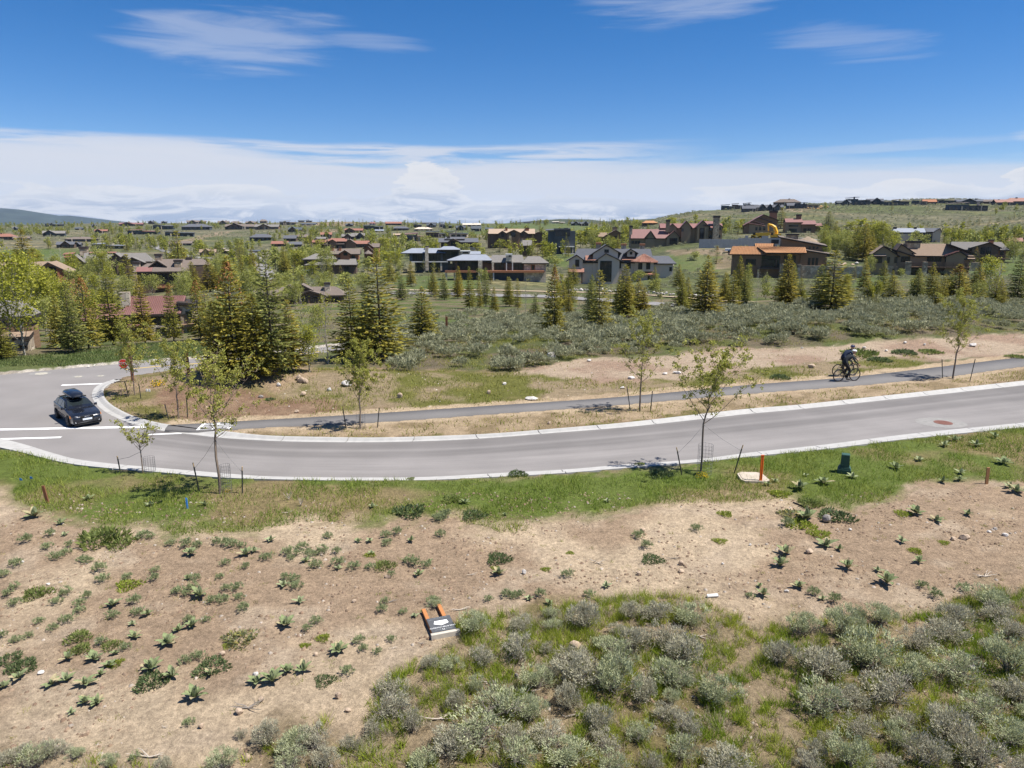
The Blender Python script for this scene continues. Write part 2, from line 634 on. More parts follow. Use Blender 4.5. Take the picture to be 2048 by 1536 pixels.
# ================================================================== ground, roads, kerbs
ROAD_Z = -0.10
NEAR_OUT = [(-420, 838), (-200, 858), (0, 896), (100, 920), (150, 930), (220, 937.5), (285, 942.5), (440, 956), (520, 959), (600, 961), (700, 962), (850, 961.5), (1000, 954.5), (1130, 947), (1250, 937), (1400, 925), (1500, 914), (1650, 899), (1830, 877), (2048, 855), (2400, 818), (2800, 778)]
NEAR_IN = [(-420, 824), (-200, 842), (0, 878), (100, 906), (150, 919), (220, 928), (285, 934), (440, 947), (520, 953), (600, 955), (700, 956), (850, 955), (1000, 947), (1130, 940), (1250, 930), (1400, 919), (1500, 906), (1650, 890), (1830, 867.5), (2048, 846), (2400, 810), (2800, 770)]
FAR_IN = [(2800, 692), (2400, 732), (2048, 770), (1900, 786), (1750, 802), (1600, 818), (1500, 827), (1400, 838), (1250, 854), (1100, 866), (1000, 874), (900, 880), (750, 884), (600, 883), (520, 880), (440, 875), (400, 870), (360, 866), (320, 860), (270, 848), (230, 833), (205, 818), (190, 802), (186, 787), (193, 774), (210, 765), (228, 759)]
FAR_OUT = [(2800, 684), (2400, 724), (2048, 762), (1900, 778), (1750, 794), (1600, 810), (1500, 818), (1400, 829), (1250, 846), (1100, 859), (1000, 867), (900, 872), (750, 876), (600, 874), (520, 871), (440, 862), (400, 858), (360, 853), (320, 847), (270, 834), (236, 818), (215, 803), (207, 787), (212, 774), (226, 766), (241, 761)]
CROSS_LO = [(241, 758), (330, 745), (400, 736.5), (450, 729), (520, 720), (600, 711), (690, 702)]
CROSS_UP = [(-420, 781), (-200, 765), (0, 749.5), (100, 740), (200, 731), (300, 723.5), (400, 717), (500, 710), (600, 699), (690, 690)]
PATH_UP = [(336, 850), (420, 845.5), (500, 841), (600, 835.5), (700, 829.6), (850, 820), (1000, 810), (1250, 793), (1500, 769.5), (1700, 754), (1900, 731), (2048, 713.5), (2400, 672), (2800, 640)]
PATH_LO = [(330, 858), (420, 862), (500, 855.5), (600, 851), (700, 846.6), (850, 837), (1000, 826), (1250, 808), (1500, 786), (1700, 771.5), (1900, 752), (2048, 732), (2400, 692), (2800, 652)]


def plan(pts, z=0.0):
    return [flat(px, py, z) for px, py in pts]


def smooth_line(pts, step):
    """centripetal resample of a plan polyline (catmull-rom, by arc length)"""
    P = [Vector(p) for p in pts]
    out = []
    for i in range(len(P) - 1):
        p0 = P[max(i - 1, 0)]; p1 = P[i]; p2 = P[i + 1]; p3 = P[min(i + 2, len(P) - 1)]
        n = max(2, int((p2 - p1).length / (step * 0.25)))
        for k in range(n):
            t = k / n
            out.append(0.5 * ((2 * p1) + (p2 - p0) * t + (2 * p0 - 5 * p1 + 4 * p2 - p3) * t * t + (3 * p1 - p0 - 3 * p2 + p3) * t ** 3))
    out.append(P[-1])
    d = [0.0]
    for a, b in zip(out, out[1:]):
        d.append(d[-1] + (b - a).length)
    n = max(2, int(round(d[-1] / step)))
    s = np.linspace(0, d[-1], n + 1)
    A = np.array([tuple(p) for p in out])
    return [Vector((np.interp(q, d, A[:, 0]), np.interp(q, d, A[:, 1]), np.interp(q, d, A[:, 2]))) for q in s]


p_near_in = smooth_line(plan(NEAR_IN, ROAD_Z), 1.0)
p_near_out = smooth_line(plan(NEAR_OUT, 0), 1.0)
p_far_in = smooth_line(plan(FAR_IN, ROAD_Z), 1.0)
p_far_out = smooth_line(plan(FAR_OUT, 0), 1.0)
p_cr_lo = smooth_line(plan(CROSS_LO, ROAD_Z), 1.5)
p_cr_up = smooth_line(plan(CROSS_UP, ROAD_Z), 1.5)
ROAD_POLY = [(p.x, p.y) for p in p_near_in] + [(p.x, p.y) for p in p_far_in] + [(p.x, p.y) for p in p_cr_lo] + [(p.x, p.y) for p in reversed(p_cr_up)]
PATH_POLY = [(p.x, p.y) for p in plan(PATH_UP)] + [(p.x, p.y) for p in reversed(plan(PATH_LO))]
DEP_POLY = [(p.x, p.y) for p in smooth_line(plan([(a[0], .15 * a[1] + .85 * b[1]) for a, b in zip(NEAR_IN, NEAR_OUT)]), 1.0)]
DEP_POLY += [(p.x, p.y - 0.05) for p in p_far_out] + [(p.x, p.y) for p in p_cr_lo] + [(p.x, p.y) for p in reversed(p_cr_up)]
MOUNDS += [(-17.6, 43.2, 4.2, 2.6, 0.9), (-9.5, 43.0, 6.0, 2.6, 0.55), (-1.0, 24.0, 9, 1.6, 0.12)]


def near_rel(x, y):
    """small relief of the foreground soil"""
    m = 1 - sm(y, 40, 60)
    r = (fbm(x / 2.2, y / 2.2, 21, 3) - 0.5) * 0.10 + (fbm(x / 0.55, y / 0.55, 5, 3) - 0.5) * 0.07
    return r * m * (0.25 + 0.75 * (1 - sm(y, 21, 25)))


def G(x, y):
    x = np.asarray(x, float); y = np.asarray(y, float)
    return H(x, y) + near_rel(x, y)


def hitg(px, py):
    p = hit(px, py)
    p.z = float(G(p.x, p.y))
    return p


# zones in plan, given by where they show in the photograph
Z_GRASS = [(-300, 850), (0, 890), (285, 936), (700, 956), (1000, 948), (1400, 916), (2048, 846), (2500, 800), (2500, 900), (2048, 958), (1950, 950), (1800, 985), (1700, 1010), (1600, 1005), (1480, 985), (1330, 1010), (1200, 1025), (1050, 1036), (850, 1040), (650, 1045), (400, 1050), (250, 1058), (130, 1042), (0, 985), (-300, 950)]
Z_SAGE = [(690, 1536), (720, 1440), (760, 1370), (860, 1300), (930, 1240), (1050, 1225), (1250, 1190), (1380, 1195), (1500, 1250), (1700, 1240), (1850, 1235), (1960, 1180), (2300, 1160), (2600, 1700), (600, 1900)]
Z_SAGE_L = [(-300, 1490), (0, 1495), (100, 1520), (220, 1510), (300, 1536), (480, 1540), (500, 1470), (560, 1425), (650, 1440), (690, 1500), (690, 1900), (-300, 1900)]
Z_VERGE = [(p[0], p[1]) for p in PATH_LO] + [(p[0], p[1]) for p in FAR_OUT]
Z_CORNER = [(207, 787), (226, 766), (330, 747), (460, 730), (560, 722), (640, 740), (560, 790), (520, 835), (336, 850), (270, 834)]
Z_BANK = [(330, 800), (350, 775), (420, 768), (500, 785), (560, 800), (640, 800), (700, 818), (640, 832), (500, 838), (360, 844), (330, 830)]
Z_WEED = [(520, 800), (560, 740), (760, 742), (900, 750), (1040, 748), (1120, 755), (1300, 770), (1480, 742), (1560, 735), (1760, 715), (1850, 712), (1860, 728), (1700, 752), (1500, 768), (1250, 792), (1000, 808), (700, 828), (560, 836)]
Z_BARE = [(1000, 745), (1150, 720), (1300, 712), (1480, 695), (1700, 690), (1850, 676), (2048, 664), (2500, 640), (2500, 665), (2048, 705), (1880, 722), (1740, 718), (1560, 735), (1400, 758), (1250, 770), (1110, 762)]
Z_SAGEBAND = [(780, 742), (760, 700), (800, 665), (900, 655), (1000, 640), (1400, 625), (1800, 605), (2048, 600), (2500, 590), (2500, 640), (2048, 662), (1850, 672), (1600, 690), (1400, 695), (1150, 720), (1020, 742), (900, 745)]
Z_LAWN = [(-200, 760), (0, 745), (240, 722), (400, 712), (430, 690), (300, 688), (200, 696), (60, 712), (-200, 730)]


def zones(px, py, x, y):
    """linear base colour of the ground and the amount of shrub mottling"""
    n = px.size
    wob = (fbm(x / 1.7, y / 1.7, 41, 4) - 0.5)
    wob2 = (fbm(x / 5 + 9, y / 5, 43, 3) - 0.5)
    KY = np.clip((py - 560) / 400, 0.05, 1)
    qx = px + wob2 * 60; qy = py + wob * 46 * np.clip((py - 560) / 400, 0.05, 1) + wob2 * 30 * np.clip((py - 560) / 400, 0.05, 1)
    C = np.zeros((n, 4))
    w3 = [(fbm(x / s_, y / s_, 300 + i_, 3) - .5) for i_, s_ in enumerate((.5, .9, 1.6, .35, 2.5))]

    def soft(poly, amp=70):
        """ragged membership of a zone: mean over several warps"""
        return sum(inpoly(qx + amp * w3[(i_ + 2) % 5], qy + amp * KY * w3[i_], poly).astype(float) for i_ in range(5)) / 5
    allm = np.ones(n, bool)
    fn = fbm(x / 3.0, y / 3.0, 77, 4); fn2 = fbm(x / 0.9, y / 0.9, 79, 3); fl = fbm(x / 14, y / 14, 81, 3)

    def lerp(a, b, t):
        return np.array(a)[None, :] * (1 - t[:, None]) + np.array(b)[None, :] * t[:, None]

    def put(m, col, veg=0.0, s=1.0):
        if np.isscalar(s):
            s = np.full(n, float(s))
        s = np.where(m, s, 0)[:, None]
        C[:, :3] = C[:, :3] * (1 - s) + col * s
        C[:, 3] = C[:, 3] * (1 - s[:, 0]) + veg * s[:, 0]
    # far country: sage slopes with greener hollows
    f200 = fbm(x / 60, y / 60, 91, 4)
    far = lerp((.150, .138, .086), (.100, .112, .046), sm(f200, .40, .62))
    far = far * (1 - sm(fl, .55, .75)[:, None] * .0) + lerp((0, 0, 0), (.07, .045, .022), sm(fbm(x / 34, y / 12, 95, 4), .56, .72))
    put(np.ones(n, bool), far, 0.8)
    # middle ground between the road and the houses
    mid = lerp((.150, .125, .075), (.088, .108, .034), sm(fn, .40, .60))
    put((y < 190), mid, 0.35, 1 - sm(y, 120, 190))
    # dirt of the foreground lot
    dirt = lerp((.300, .218, .145), (.430, .335, .228), sm(fn, .42, .66))
    dirt = dirt * (0.90 + 0.2 * fn2)[:, None]
    pale = sm(fbm(x / 1.3 + 4, y / 0.9, 33, 5), .54, .78) * .75
    dirt = dirt * (1 - pale[:, None]) + np.array([[.40, .315, .225]]) * pale[:, None]
    put(py > 880, dirt, 0.0)
    weed_soil = lerp((.23, .165, .105), (.15, .13, .05), sm(fn2, .4, .6))
    put((py > 735) & (py < 880) & (y < 60), weed_soil, 0)
    put(allm, lerp((.27, .19, .135), (.34, .265, .19), sm(fn, .4, .6)), 0, soft(Z_BARE, 40))
    put(allm, lerp((.13, .105, .07), (.09, .10, .035), sm(fn, .4, .6)), 0.2, soft(Z_SAGEBAND, 40))
    m = inpoly(qx, qy, Z_VERGE) & (py > 700)
    put(m, lerp((.33, .25, .16), (.22, .165, .095), sm(fn2, .4, .62)), 0)
    put(allm, lerp((.24, .185, .115), (.115, .115, .03), sm(fn, .42, .58)), 0, soft(Z_WEED, 40))
    put(allm, lerp((.27, .195, .125), (.14, .125, .045), sm(fn, .42, .6)), 0, soft(Z_CORNER, 40))
    put(allm, lerp((.19, .12, .078), (.23, .155, .10), sm(fn2, .4, .6)), 0, soft(Z_BANK, 40))
    put(allm, lerp((.075, .10, .032), (.10, .115, .042), sm(fn, .4, .6)), 0.0, soft(Z_LAWN, 40))
    # grass strip along the near kerb
    gr = lerp((.105, .135, .030), (.205, .160, .080), sm(fn, .50, .68))
    put(allm, gr, 0, soft(Z_GRASS))
    put(allm, lerp((.185, .150, .072), (.26, .20, .125), sm(fn, .42, .64)), 0, np.maximum(soft(Z_SAGE, 120), soft(Z_SAGE_L, 120)))
    # sandy shoulders of the path
    up = [(a, b - 5 - 3 * (a > 300)) for a, b in PATH_UP]; lo = [(a, b + 7) for a, b in PATH_LO]
    m = inpoly(px + wob * 10, py + wob * 6, up + lo[::-1]) & (y < 70)
    put(m, lerp((.40, .31, .205), (.34, .255, .165), sm(fn2, .35, .65)), 0)
    # gravel edge of the crossing road
    ed = [(a, b - 5) for a, b in CROSS_UP] + [(a, b + 1) for a, b in CROSS_UP][::-1]
    m = inpoly(px, py + wob * 5, ed) & (y < 70)
    put(m, lerp((.42, .38, .32), (.30, .26, .21), sm(fn2, .35, .65)), 0)
    # pale tracks and worn ground among the houses
    for poly in [[(500, 520), (520, 512), (535, 535), (560, 560), (548, 575), (515, 545)],
                 [(330, 530), (420, 515), (425, 519), (335, 536)],
                 [(1330, 425), (1350, 421), (1360, 424), (1345, 428)],
                 [(1550, 418), (1600, 414), (1640, 416), (1600, 424)],
                 [(1600, 480), (1640, 490), (1640, 500), (1600, 492)],
                 [(600, 445), (700, 443), (760, 447), (700, 452), (600, 452)],
                 [(620, 460), (690, 458), (680, 464), (620, 466)],
                 [(1330, 500), (1460, 497), (1490, 530), (1440, 540), (1360, 520)],
                 [(330, 488), (440, 463), (470, 462), (350, 492)]]:
        m = inpoly(px + wob * 6, py + wob * 2, poly)
        put(m, lerp((.27, .20, .14), (.17, .13, .08), sm(fn, .4, .6)), 0.15, 0.8)
    for poly in [[(0, 500), (130, 498), (240, 520), (235, 548), (150, 535), (0, 522)], [(1000, 445), (1120, 446), (1250, 456), (1200, 462), (1000, 456)],
                 [(860, 462), (940, 456), (1010, 450), (1010, 465), (930, 470)], [(1080, 505), (1150, 508), (1135, 540), (1090, 520)], [(1290, 512), (1440, 510), (1430, 545), (1300, 535)],
                 [(1880, 510), (2100, 500), (2100, 545), (1900, 560)], [(790, 555), (960, 550), (960, 580), (790, 585)], [(700, 610), (900, 640), (1000, 640), (900, 665), (760, 650)],
                 [(1690, 540), (1760, 545), (1800, 590), (1760, 600), (1700, 575)]]:
        m = inpoly(px + wob2 * 30, py + wob2 * 8, poly)
        put(m, lerp((.070, .110, .026), (.095, .120, .038), sm(fn, .4, .6)), 0.15, 0.75)
    return C


def build_ground():
    ys = [-30, -20, -12, -5, 0, 3, 5.5]
    y = 7.0
    while y < 4600:
        ys.append(y)
        y *= 1.0095 if y < 60 else (1.012 if y < 1500 else 1.05)
    ys = np.array(ys)
    nc = 330
    s = np.linspace(-1, 1, nc)
    s = np.sign(s) * (0.82 * np.abs(s) + 0.18 * np.abs(s) ** 4)
    Wd = 0.98 * np.maximum(ys, 6) + 9
    X = Wd[:, None] * s[None, :]; Y = np.repeat(ys[:, None], nc, 1)
    x = X.ravel(); y = Y.ravel()
    z = G(x, y)
    zp = z.copy()
    near = (y > 15) & (y < 75)
    inr = np.zeros(x.shape, bool)
    inr[near] = inpoly(x[near], y[near], DEP_POLY)
    z[inr] = -0.25
    inp_ = np.zeros(x.shape, bool)
    inp_[near] = inpoly(x[near], y[near], PATH_POLY)
    z[inp_] = np.minimum(z[inp_], -0.06)
    px, py = project(x, np.maximum(y, 4), zp)
    C = zones(px, py, x, np.maximum(y, 0.1))
    nr = len(ys)
    i = np.arange(nr - 1)[:, None] * nc + np.arange(nc - 1)[None, :]
    F = np.stack([i, i + 1, i + 1 + nc, i + nc], -1).reshape(-1, 4)
    m = bpy.data.materials.new('ground')
    m.use_nodes = True
    N, L = m.node_tree.nodes, m.node_tree.links
    p = N['Principled BSDF']; p.inputs['Roughness'].default_value = 0.95
    p.inputs['Specular IOR Level'].default_value = 0.1
    at = N.new('ShaderNodeAttribute'); at.attribute_name = 'Col'
    ge = N.new('ShaderNodeNewGeometry')

    def noise(scale, detail, rough=0.6, lo=.3, hi=.7, a=0., b=1.):
        t = N.new('ShaderNodeTexNoise'); t.inputs['Scale'].default_value = scale
        t.inputs['Detail'].default_value = detail; t.inputs['Roughness'].default_value = rough
        L.new(ge.outputs['Position'], t.inputs['Vector'])
        r = N.new('ShaderNodeMapRange'); r.inputs[1].default_value = lo; r.inputs[2].default_value = hi
        r.inputs[3].default_value = a; r.inputs[4].default_value = b
        L.new(t.outputs['Fac'], r.inputs[0])
        return r.outputs[0], t.outputs['Fac']

    def mul(a, b):
        t = N.new('ShaderNodeMix'); t.data_type = 'RGBA'; t.blend_type = 'MULTIPLY'; t.inputs[0].default_value = 1
        L.new(a, t.inputs[6]); L.new(b, t.inputs[7]); return t.outputs[2]
    fine, fineh = noise(9.0, 8, 0.75, .3, .7, .60, 1.36)
    grit, grith = noise(42.0, 3, 0.6, .3, .7, .82, 1.18)
    patch, patchh = noise(2.6, 6, 0.7, .32, .68, .76, 1.20)
    c = mul(mul(mul(at.outputs['Color'], fine), grit), patch)
    # shrub mottling of far slopes (real plants too far away to tell apart)
    t = N.new('ShaderNodeTexVoronoi'); t.inputs['Scale'].default_value = 0.42; t.inputs['Randomness'].default_value = 1.0
    L.new(ge.outputs['Position'], t.inputs['Vector'])
    dots = N.new('ShaderNodeMapRange'); dots.inputs[1].default_value = .66; dots.inputs[2].default_value = .42
    L.new(t.outputs['Distance'], dots.inputs[0])
    dens, _ = noise(0.035, 5, 0.6, .36, .58, .35, 1.0)
    mm = N.new('ShaderNodeMath'); mm.operation = 'MULTIPLY'
    L.new(dots.outputs[0], mm.inputs[0]); L.new(dens, mm.inputs[1])
    m2 = N.new('ShaderNodeMath'); m2.operation = 'MULTIPLY'
    L.new(mm.outputs[0], m2.inputs[0]); L.new(at.outputs['Alpha'], m2.inputs[1])
    pat, _ = noise(0.075, 6, 0.7, .34, .66, .55, 1.45)      # scrub thick here, thin there
    one = N.new('ShaderNodeMix'); one.data_type = 'RGBA'
    L.new(at.outputs['Alpha'], one.inputs[0]); one.inputs[6].default_value = (1, 1, 1, 1); L.new(pat, one.inputs[7])
    c = mul(c, one.outputs[2])
    mx = N.new('ShaderNodeMix'); mx.data_type = 'RGBA'
    L.new(m2.outputs[0], mx.inputs[0]); L.new(c, mx.inputs[6]); mx.inputs[7].default_value = (.040, .048, .026, 1)
    L.new(mx.outputs[2], p.inputs['Base Color'])
    b = N.new('ShaderNodeBump'); b.inputs['Strength'].default_value = 1.0; b.inputs['Distance'].default_value = 0.10
    L.new(fineh, b.inputs['Height'])
    b2 = N.new('ShaderNodeBump'); b2.inputs['Strength'].default_value = 0.5; b2.inputs['Distance'].default_value = 0.015
    L.new(grith, b2.inputs['Height']); L.new(b.outputs[0], b2.inputs['Normal'])
    L.new(b2.outputs[0], p.inputs['Normal'])
    npmesh('ground', np.stack([x, y, z], 1), F, m, C, kind='structure', smooth=True)


build_ground()


def asphalt_mat(name, base, streak):
    m = bpy.data.materials.new(name); m.use_nodes = True
    N, L = m.node_tree.nodes, m.node_tree.links
    p = N['Principled BSDF']; p.inputs['Roughness'].default_value = 0.82; p.inputs['Specular IOR Level'].default_value = 0.25
    ge = N.new('ShaderNodeNewGeometry'); at = N.new('ShaderNodeAttribute'); at.attribute_name = 'Col'
    mp = N.new('ShaderNodeMapping'); mp.inputs['Scale'].default_value = (7.0, 0.05, 1)
    L.new(at.outputs['Vector'], mp.inputs[0])
    n1 = N.new('ShaderNodeTexNoise'); n1.inputs['Scale'].default_value = 1.0; n1.inputs['Detail'].default_value = 6; n1.inputs['Roughness'].default_value = 0.65
    L.new(mp.outputs[0], n1.inputs['Vector'])
    n2 = N.new('ShaderNodeTexNoise'); n2.inputs['Scale'].default_value = 60; n2.inputs['Detail'].default_value = 4
    L.new(ge.outputs['Position'], n2.inputs['Vector'])
    n3 = N.new('ShaderNodeTexNoise'); n3.inputs['Scale'].default_value = 0.35; n3.inputs['Detail'].default_value = 5
    L.new(ge.outputs['Position'], n3.inputs['Vector'])

    def rng_(s, lo, hi, a, b):
        r = N.new('ShaderNodeMapRange'); r.inputs[1].default_value = lo; r.inputs[2].default_value = hi
        r.inputs[3].default_value = a; r.inputs[4].default_value = b; L.new(s, r.inputs[0]); return r.outputs[0]
    # worn lanes: tone across the carriageway
    sx = N.new('ShaderNodeSeparateXYZ'); L.new(at.outputs['Vector'], sx.inputs[0])
    cr = N.new('ShaderNodeValToRGB')
    vals = [(0.0, .98), (.10, 1.06), (.35, 1.08), (.48, 1.0), (.56, .80), (.66, .82), (.72, 1.0), (.78, .80), (.93, .74), (1.0, .92)]
    set_ramp(cr, [(a, (b / 1.2,) * 3) for a, b in vals])
    L.new(sx.outputs[0], cr.inputs[0])
    col = N.new('ShaderNodeMix'); col.data_type = 'RGBA'; col.blend_type = 'MULTIPLY'; col.inputs[0].default_value = streak
    col.inputs[6].default_value = (base[0] * 1.2, base[1] * 1.2, base[2] * 1.2, 1) if streak else (*base, 1)
    L.new(cr.outputs[0], col.inputs[7])
    cur = col.outputs[2]
    for s in (rng_(n1.outputs['Fac'], .3, .7, .86, 1.14), rng_(n2.outputs['Fac'], .3, .7, .86, 1.14), rng_(n3.outputs['Fac'], .3, .7, .90, 1.08)):
        t = N.new('ShaderNodeMix'); t.data_type = 'RGBA'; t.blend_type = 'MULTIPLY'; t.inputs[0].default_value = 1
        L.new(cur, t.inputs[6]); L.new(s, t.inputs[7]); cur = t.outputs[2]
    L.new(cur, p.inputs['Base Color'])
    b = N.new('ShaderNodeBump'); b.inputs['Strength'].default_value = 0.25; b.inputs['Distance'].default_value = 0.01
    L.new(n2.outputs['Fac'], b.inputs['Height']); L.new(b.outputs[0], p.inputs['Normal'])
    return m


M_ASPH = asphalt_mat('asphalt', (.200, .186, .176), 1.0)
M_ASPH2 = asphalt_mat('asphalt_junction', (.215, .200, .190), 0.0)
M_PATH = asphalt_mat('asphalt_path', (.150, .142, .136), 0.0)


def interp_line(pts, px):
    a = np.array(sorted(pts))
    return float(np.interp(px, a[:, 0], a[:, 1]))


# main carriageway: strip with the position across it stored for the worn lanes
def build_road():
    a = smooth_line([flat(px, interp_line(NEAR_IN, px) - 0.0, ROAD_Z) for px in range(300, 2801, 100)], 1.5)
    b = smooth_line([flat(px, interp_line([q for q in FAR_IN if q[0] > 250], px), ROAD_Z) for px in range(300, 2801, 100)], 1.5)
    n = 80
    A = np.array([tuple(p) for p in a]); B = np.array([tuple(p) for p in b])
    ia = np.linspace(0, 1, n)

    def samp(P):
        return np.stack([np.interp(ia, np.linspace(0, 1, len(P)), P[:, k]) for k in range(3)], 1)
    A, B = samp(A), samp(B)
    V = []; Cc = []; m = 12
    for i in range(n):
        for k in range(m + 1):
            t = -0.02 + 1.04 * k / m
            V.append(A[i] * (1 - t) + B[i] * t); Cc.append((max(0, min(1, t)), i * 1.6, 0))
    F = [(i * (m + 1) + k, (i + 1) * (m + 1) + k, (i + 1) * (m + 1) + k + 1, i * (m + 1) + k + 1) for i in range(n - 1) for k in range(m)]
    npmesh('road', V, F, M_ASPH, np.array(Cc), kind='structure')
    # junction
    a0 = A[0]; b0 = B[0]
    P = [Vector(q) for q in plan([q for q in NEAR_IN if q[0] < 299], ROAD_Z)]
    P = smooth_line(P + [Vector(a0)], 1.0)
    Q = [Vector(b0)] + [q for q in p_far_in if project(q.x, q.y, q.z)[0] < 297]
    # drop far points right of the split on the straight
    poly = P + Q + p_cr_lo + list(reversed(p_cr_up))
    tri = tessellate_polygon([[Vector((q.x, q.y, 0)) for q in poly]])
    V = [(q.x, q.y, ROAD_Z) for q in poly]
    F = []
    for t in tri:
        q0, q1, q2 = (Vector(V[k]) for k in t)
        F.append(tuple(t) if (q1 - q0).cross(q2 - q0).z > 0 else (t[0], t[2], t[1]))
    npmesh('crossing_road', V, F, M_ASPH2, np.array([(0.3, 0, 0)] * len(V)), kind='structure')


build_road()

M_CONC = mat('concrete_kerb', (.37, .36, .34), 0.85, 0.10, 3.0, 0.1, coords='Object')
M_CONC2 = mat('concrete_kerb_joint', (.33, .32, .30), 0.9, 0.1, 5.0)


def build_kerb(inner, outer, name, label):
    """kerb and gutter in 3 m castings; inner = road side"""
    root = empty(name); root['kind'] = 'structure'
    L = smooth_line(inner, 0.5)
    Oa = np.array([tuple(p) for p in smooth_line(outer, 0.25)])
    prof = []
    for i, p in enumerate(L):
        j = int(np.argmin((Oa[:, 0] - p.x) ** 2 + (Oa[:, 1] - p.y) ** 2))
        q = Vector((Oa[j, 0], Oa[j, 1], 0))
        prof.append((Vector((p.x, p.y, 0)), q))
    k = 6
    for s in range(0, len(prof) - 1, k):
        seg = prof[s:s + k + 1]
        if len(seg) < 2:
            continue
        mb = MB(); vs = []
        for i, (p, q) in enumerate(seg):
            if i == 0 or i == len(seg) - 1:      # joint
                o = seg[1] if i == 0 else seg[-2]
                f = 0.04
                p = p + (o[0] - p) * f; q = q + (o[1] - q) * f
            d = q - p
            w = max(d.length, 0.2); e = d / w
            hb = 0.03
            cr = [(p - e * 0.05, ROAD_Z - 0.1), (p - e * 0.05, ROAD_Z + 0.006), (p + e * (w * 0.40), ROAD_Z + 0.025), (p + e * (w * 0.70), 0.01), (p + e * (w * 0.80), hb), (q, hb), (q, -0.2)]
            vs += [(a.x, a.y, z) for a, z in cr]
        fs = []
        m = 7
        for i in range(len(seg) - 1):
            for c in range(m - 1):
                fs.append((i * m + c, (i + 1) * m + c, (i + 1) * m + c + 1, i * m + c + 1))
        fs.append(tuple(range(m)))
        fs.append(tuple(range((len(seg) - 1) * m + m - 1, (len(seg) - 1) * m - 1, -1)))
        mb.add(vs, fs)
        o = mb.build('kerb_segment', M_CONC, root)
        bm = bmesh.new(); bm.from_mesh(o.data); bmesh.ops.recalc_face_normals(bm, faces=bm.faces); bm.to_mesh(o.data); bm.free()


build_kerb(p_near_in, p_near_out, 'near_kerb', '')
build_kerb(p_far_in, p_far_out, 'far_kerb', '')


def strip_sheet(name, up, lo, m, z0, thick, kind='structure', parent=None):
    U = smooth_line([flat(a, b, z0) for a, b in up], 1.2); Lw = smooth_line([flat(a, b, z0) for a, b in lo], 1.2)
    n = 90

    def samp(P):
        P = np.array([tuple(p) for p in P]); t = np.linspace(0, 1, n)
        return np.stack([np.interp(t, np.linspace(0, 1, len(P)), P[:, k]) for k in range(3)], 1)
    U, Lw = samp(U), samp(Lw)
    V = []; F = []; Cc = []
    for i in range(n):
        for P, z in ((U, z0 - thick), (U, z0), (Lw, z0), (Lw, z0 - thick)):
            V.append((P[i][0], P[i][1], z)); Cc.append((0.3, i, 0))
    for i in range(n - 1):
        for k in range(3):
            F.append((i * 4 + k, i * 4 + k + 1, (i + 1) * 4 + k + 1, (i + 1) * 4 + k))
    o = npmesh(name, V, F, m, np.array(Cc), kind=kind)
    return o


strip_sheet('path', PATH_UP, PATH_LO, M_PATH, 0.03, 0.12)

# valley road and the drive that climbs behind the spruces: sheets lying on the slope
M_FAR_ROAD = mat('pale_road', (.21, .20, .195), 0.9, 0.12, 0.5, coords='Object')


def draped(name, line, width, m, lift=0.12, step=3.0):
    P = [hit(a, b) for a, b in line]
    P = smooth_line([Vector((p.x, p.y, 0)) for p in P], step)
    V = []; F = []
    for i, p in enumerate(P):
        t = (P[min(i + 1, len(P) - 1)] - P[max(i - 1, 0)]).normalized()
        nrm = Vector((-t.y, t.x, 0))
        zs = [float(H(p.x + nrm.x * k, p.y + nrm.y * k)) for k in (-width / 2, 0, width / 2)]
        z = max(zs) + lift
        for k in (-1, 1):
            V.append((p.x + nrm.x * k * width / 2, p.y + nrm.y * k * width / 2, z))
    for i in range(len(P) - 1):
        F.append((2 * i, 2 * i + 1, 2 * i + 3, 2 * i + 2))
    return npmesh(name, V, F, m, kind='structure')


draped('valley_road', [(770, 588), (900, 589), (1000, 592), (1100, 595), (1180, 600), (1300, 609), (1400, 615), (1450, 617)], 5.0, M_FAR_ROAD)
M_FAR_PATH = mat('sandy_trail', (.38, .30, .20), 0.95, 0.12, 0.8)
draped('valley_trail', [(780, 578), (950, 580), (1100, 584), (1180, 586), (1260, 589), (1330, 594), (1420, 602), (1500, 606)], 1.8, M_FAR_PATH)
draped('drive', [(498, 505), (512, 518), (524, 530), (530, 545), (545, 560)], 5.0, M_FAR_ROAD)
draped('lane', [(310, 492), (360, 510), (420, 519)], 6.0, M_FAR_ROAD)
draped('hill_lane', [(1590, 476), (1660, 484), (1720, 492), (1770, 498)], 3.0, M_FAR_ROAD)

# painted lines
M_WHITE = mat('road_paint_white', (.80, .80, .78), 0.7, 0.10, 12, coords='Object')
M_YELLOW = mat('road_paint_yellow', (.62, .42, .09), 0.7, 0.12, 12)


def paint(name, pts, w, m, z, kind='structure'):
    P = [flat(a, b, z) for a, b in pts]
    V = []; F = []
    for i, p in enumerate(P):
        t = (P[min(i + 1, len(P) - 1)] - P[max(i - 1, 0)]).normalized(); nrm = Vector((-t.y, t.x, 0)) * w / 2
        V += [p - nrm, p + nrm]
    for i in range(len(P) - 1):
        F.append((2 * i, 2 * i + 1, 2 * i + 3, 2 * i + 2))
    mb = MB().add(V, F)
    o = mb.build(name, m); o['kind'] = kind
    bm = bmesh.new(); bm.from_mesh(o.data); bmesh.ops.recalc_face_normals(bm, faces=bm.faces)
    for f in bm.faces:
        if f.normal.z < 0: f.normal_flip()
    bm.to_mesh(o.data); bm.free()
    return o


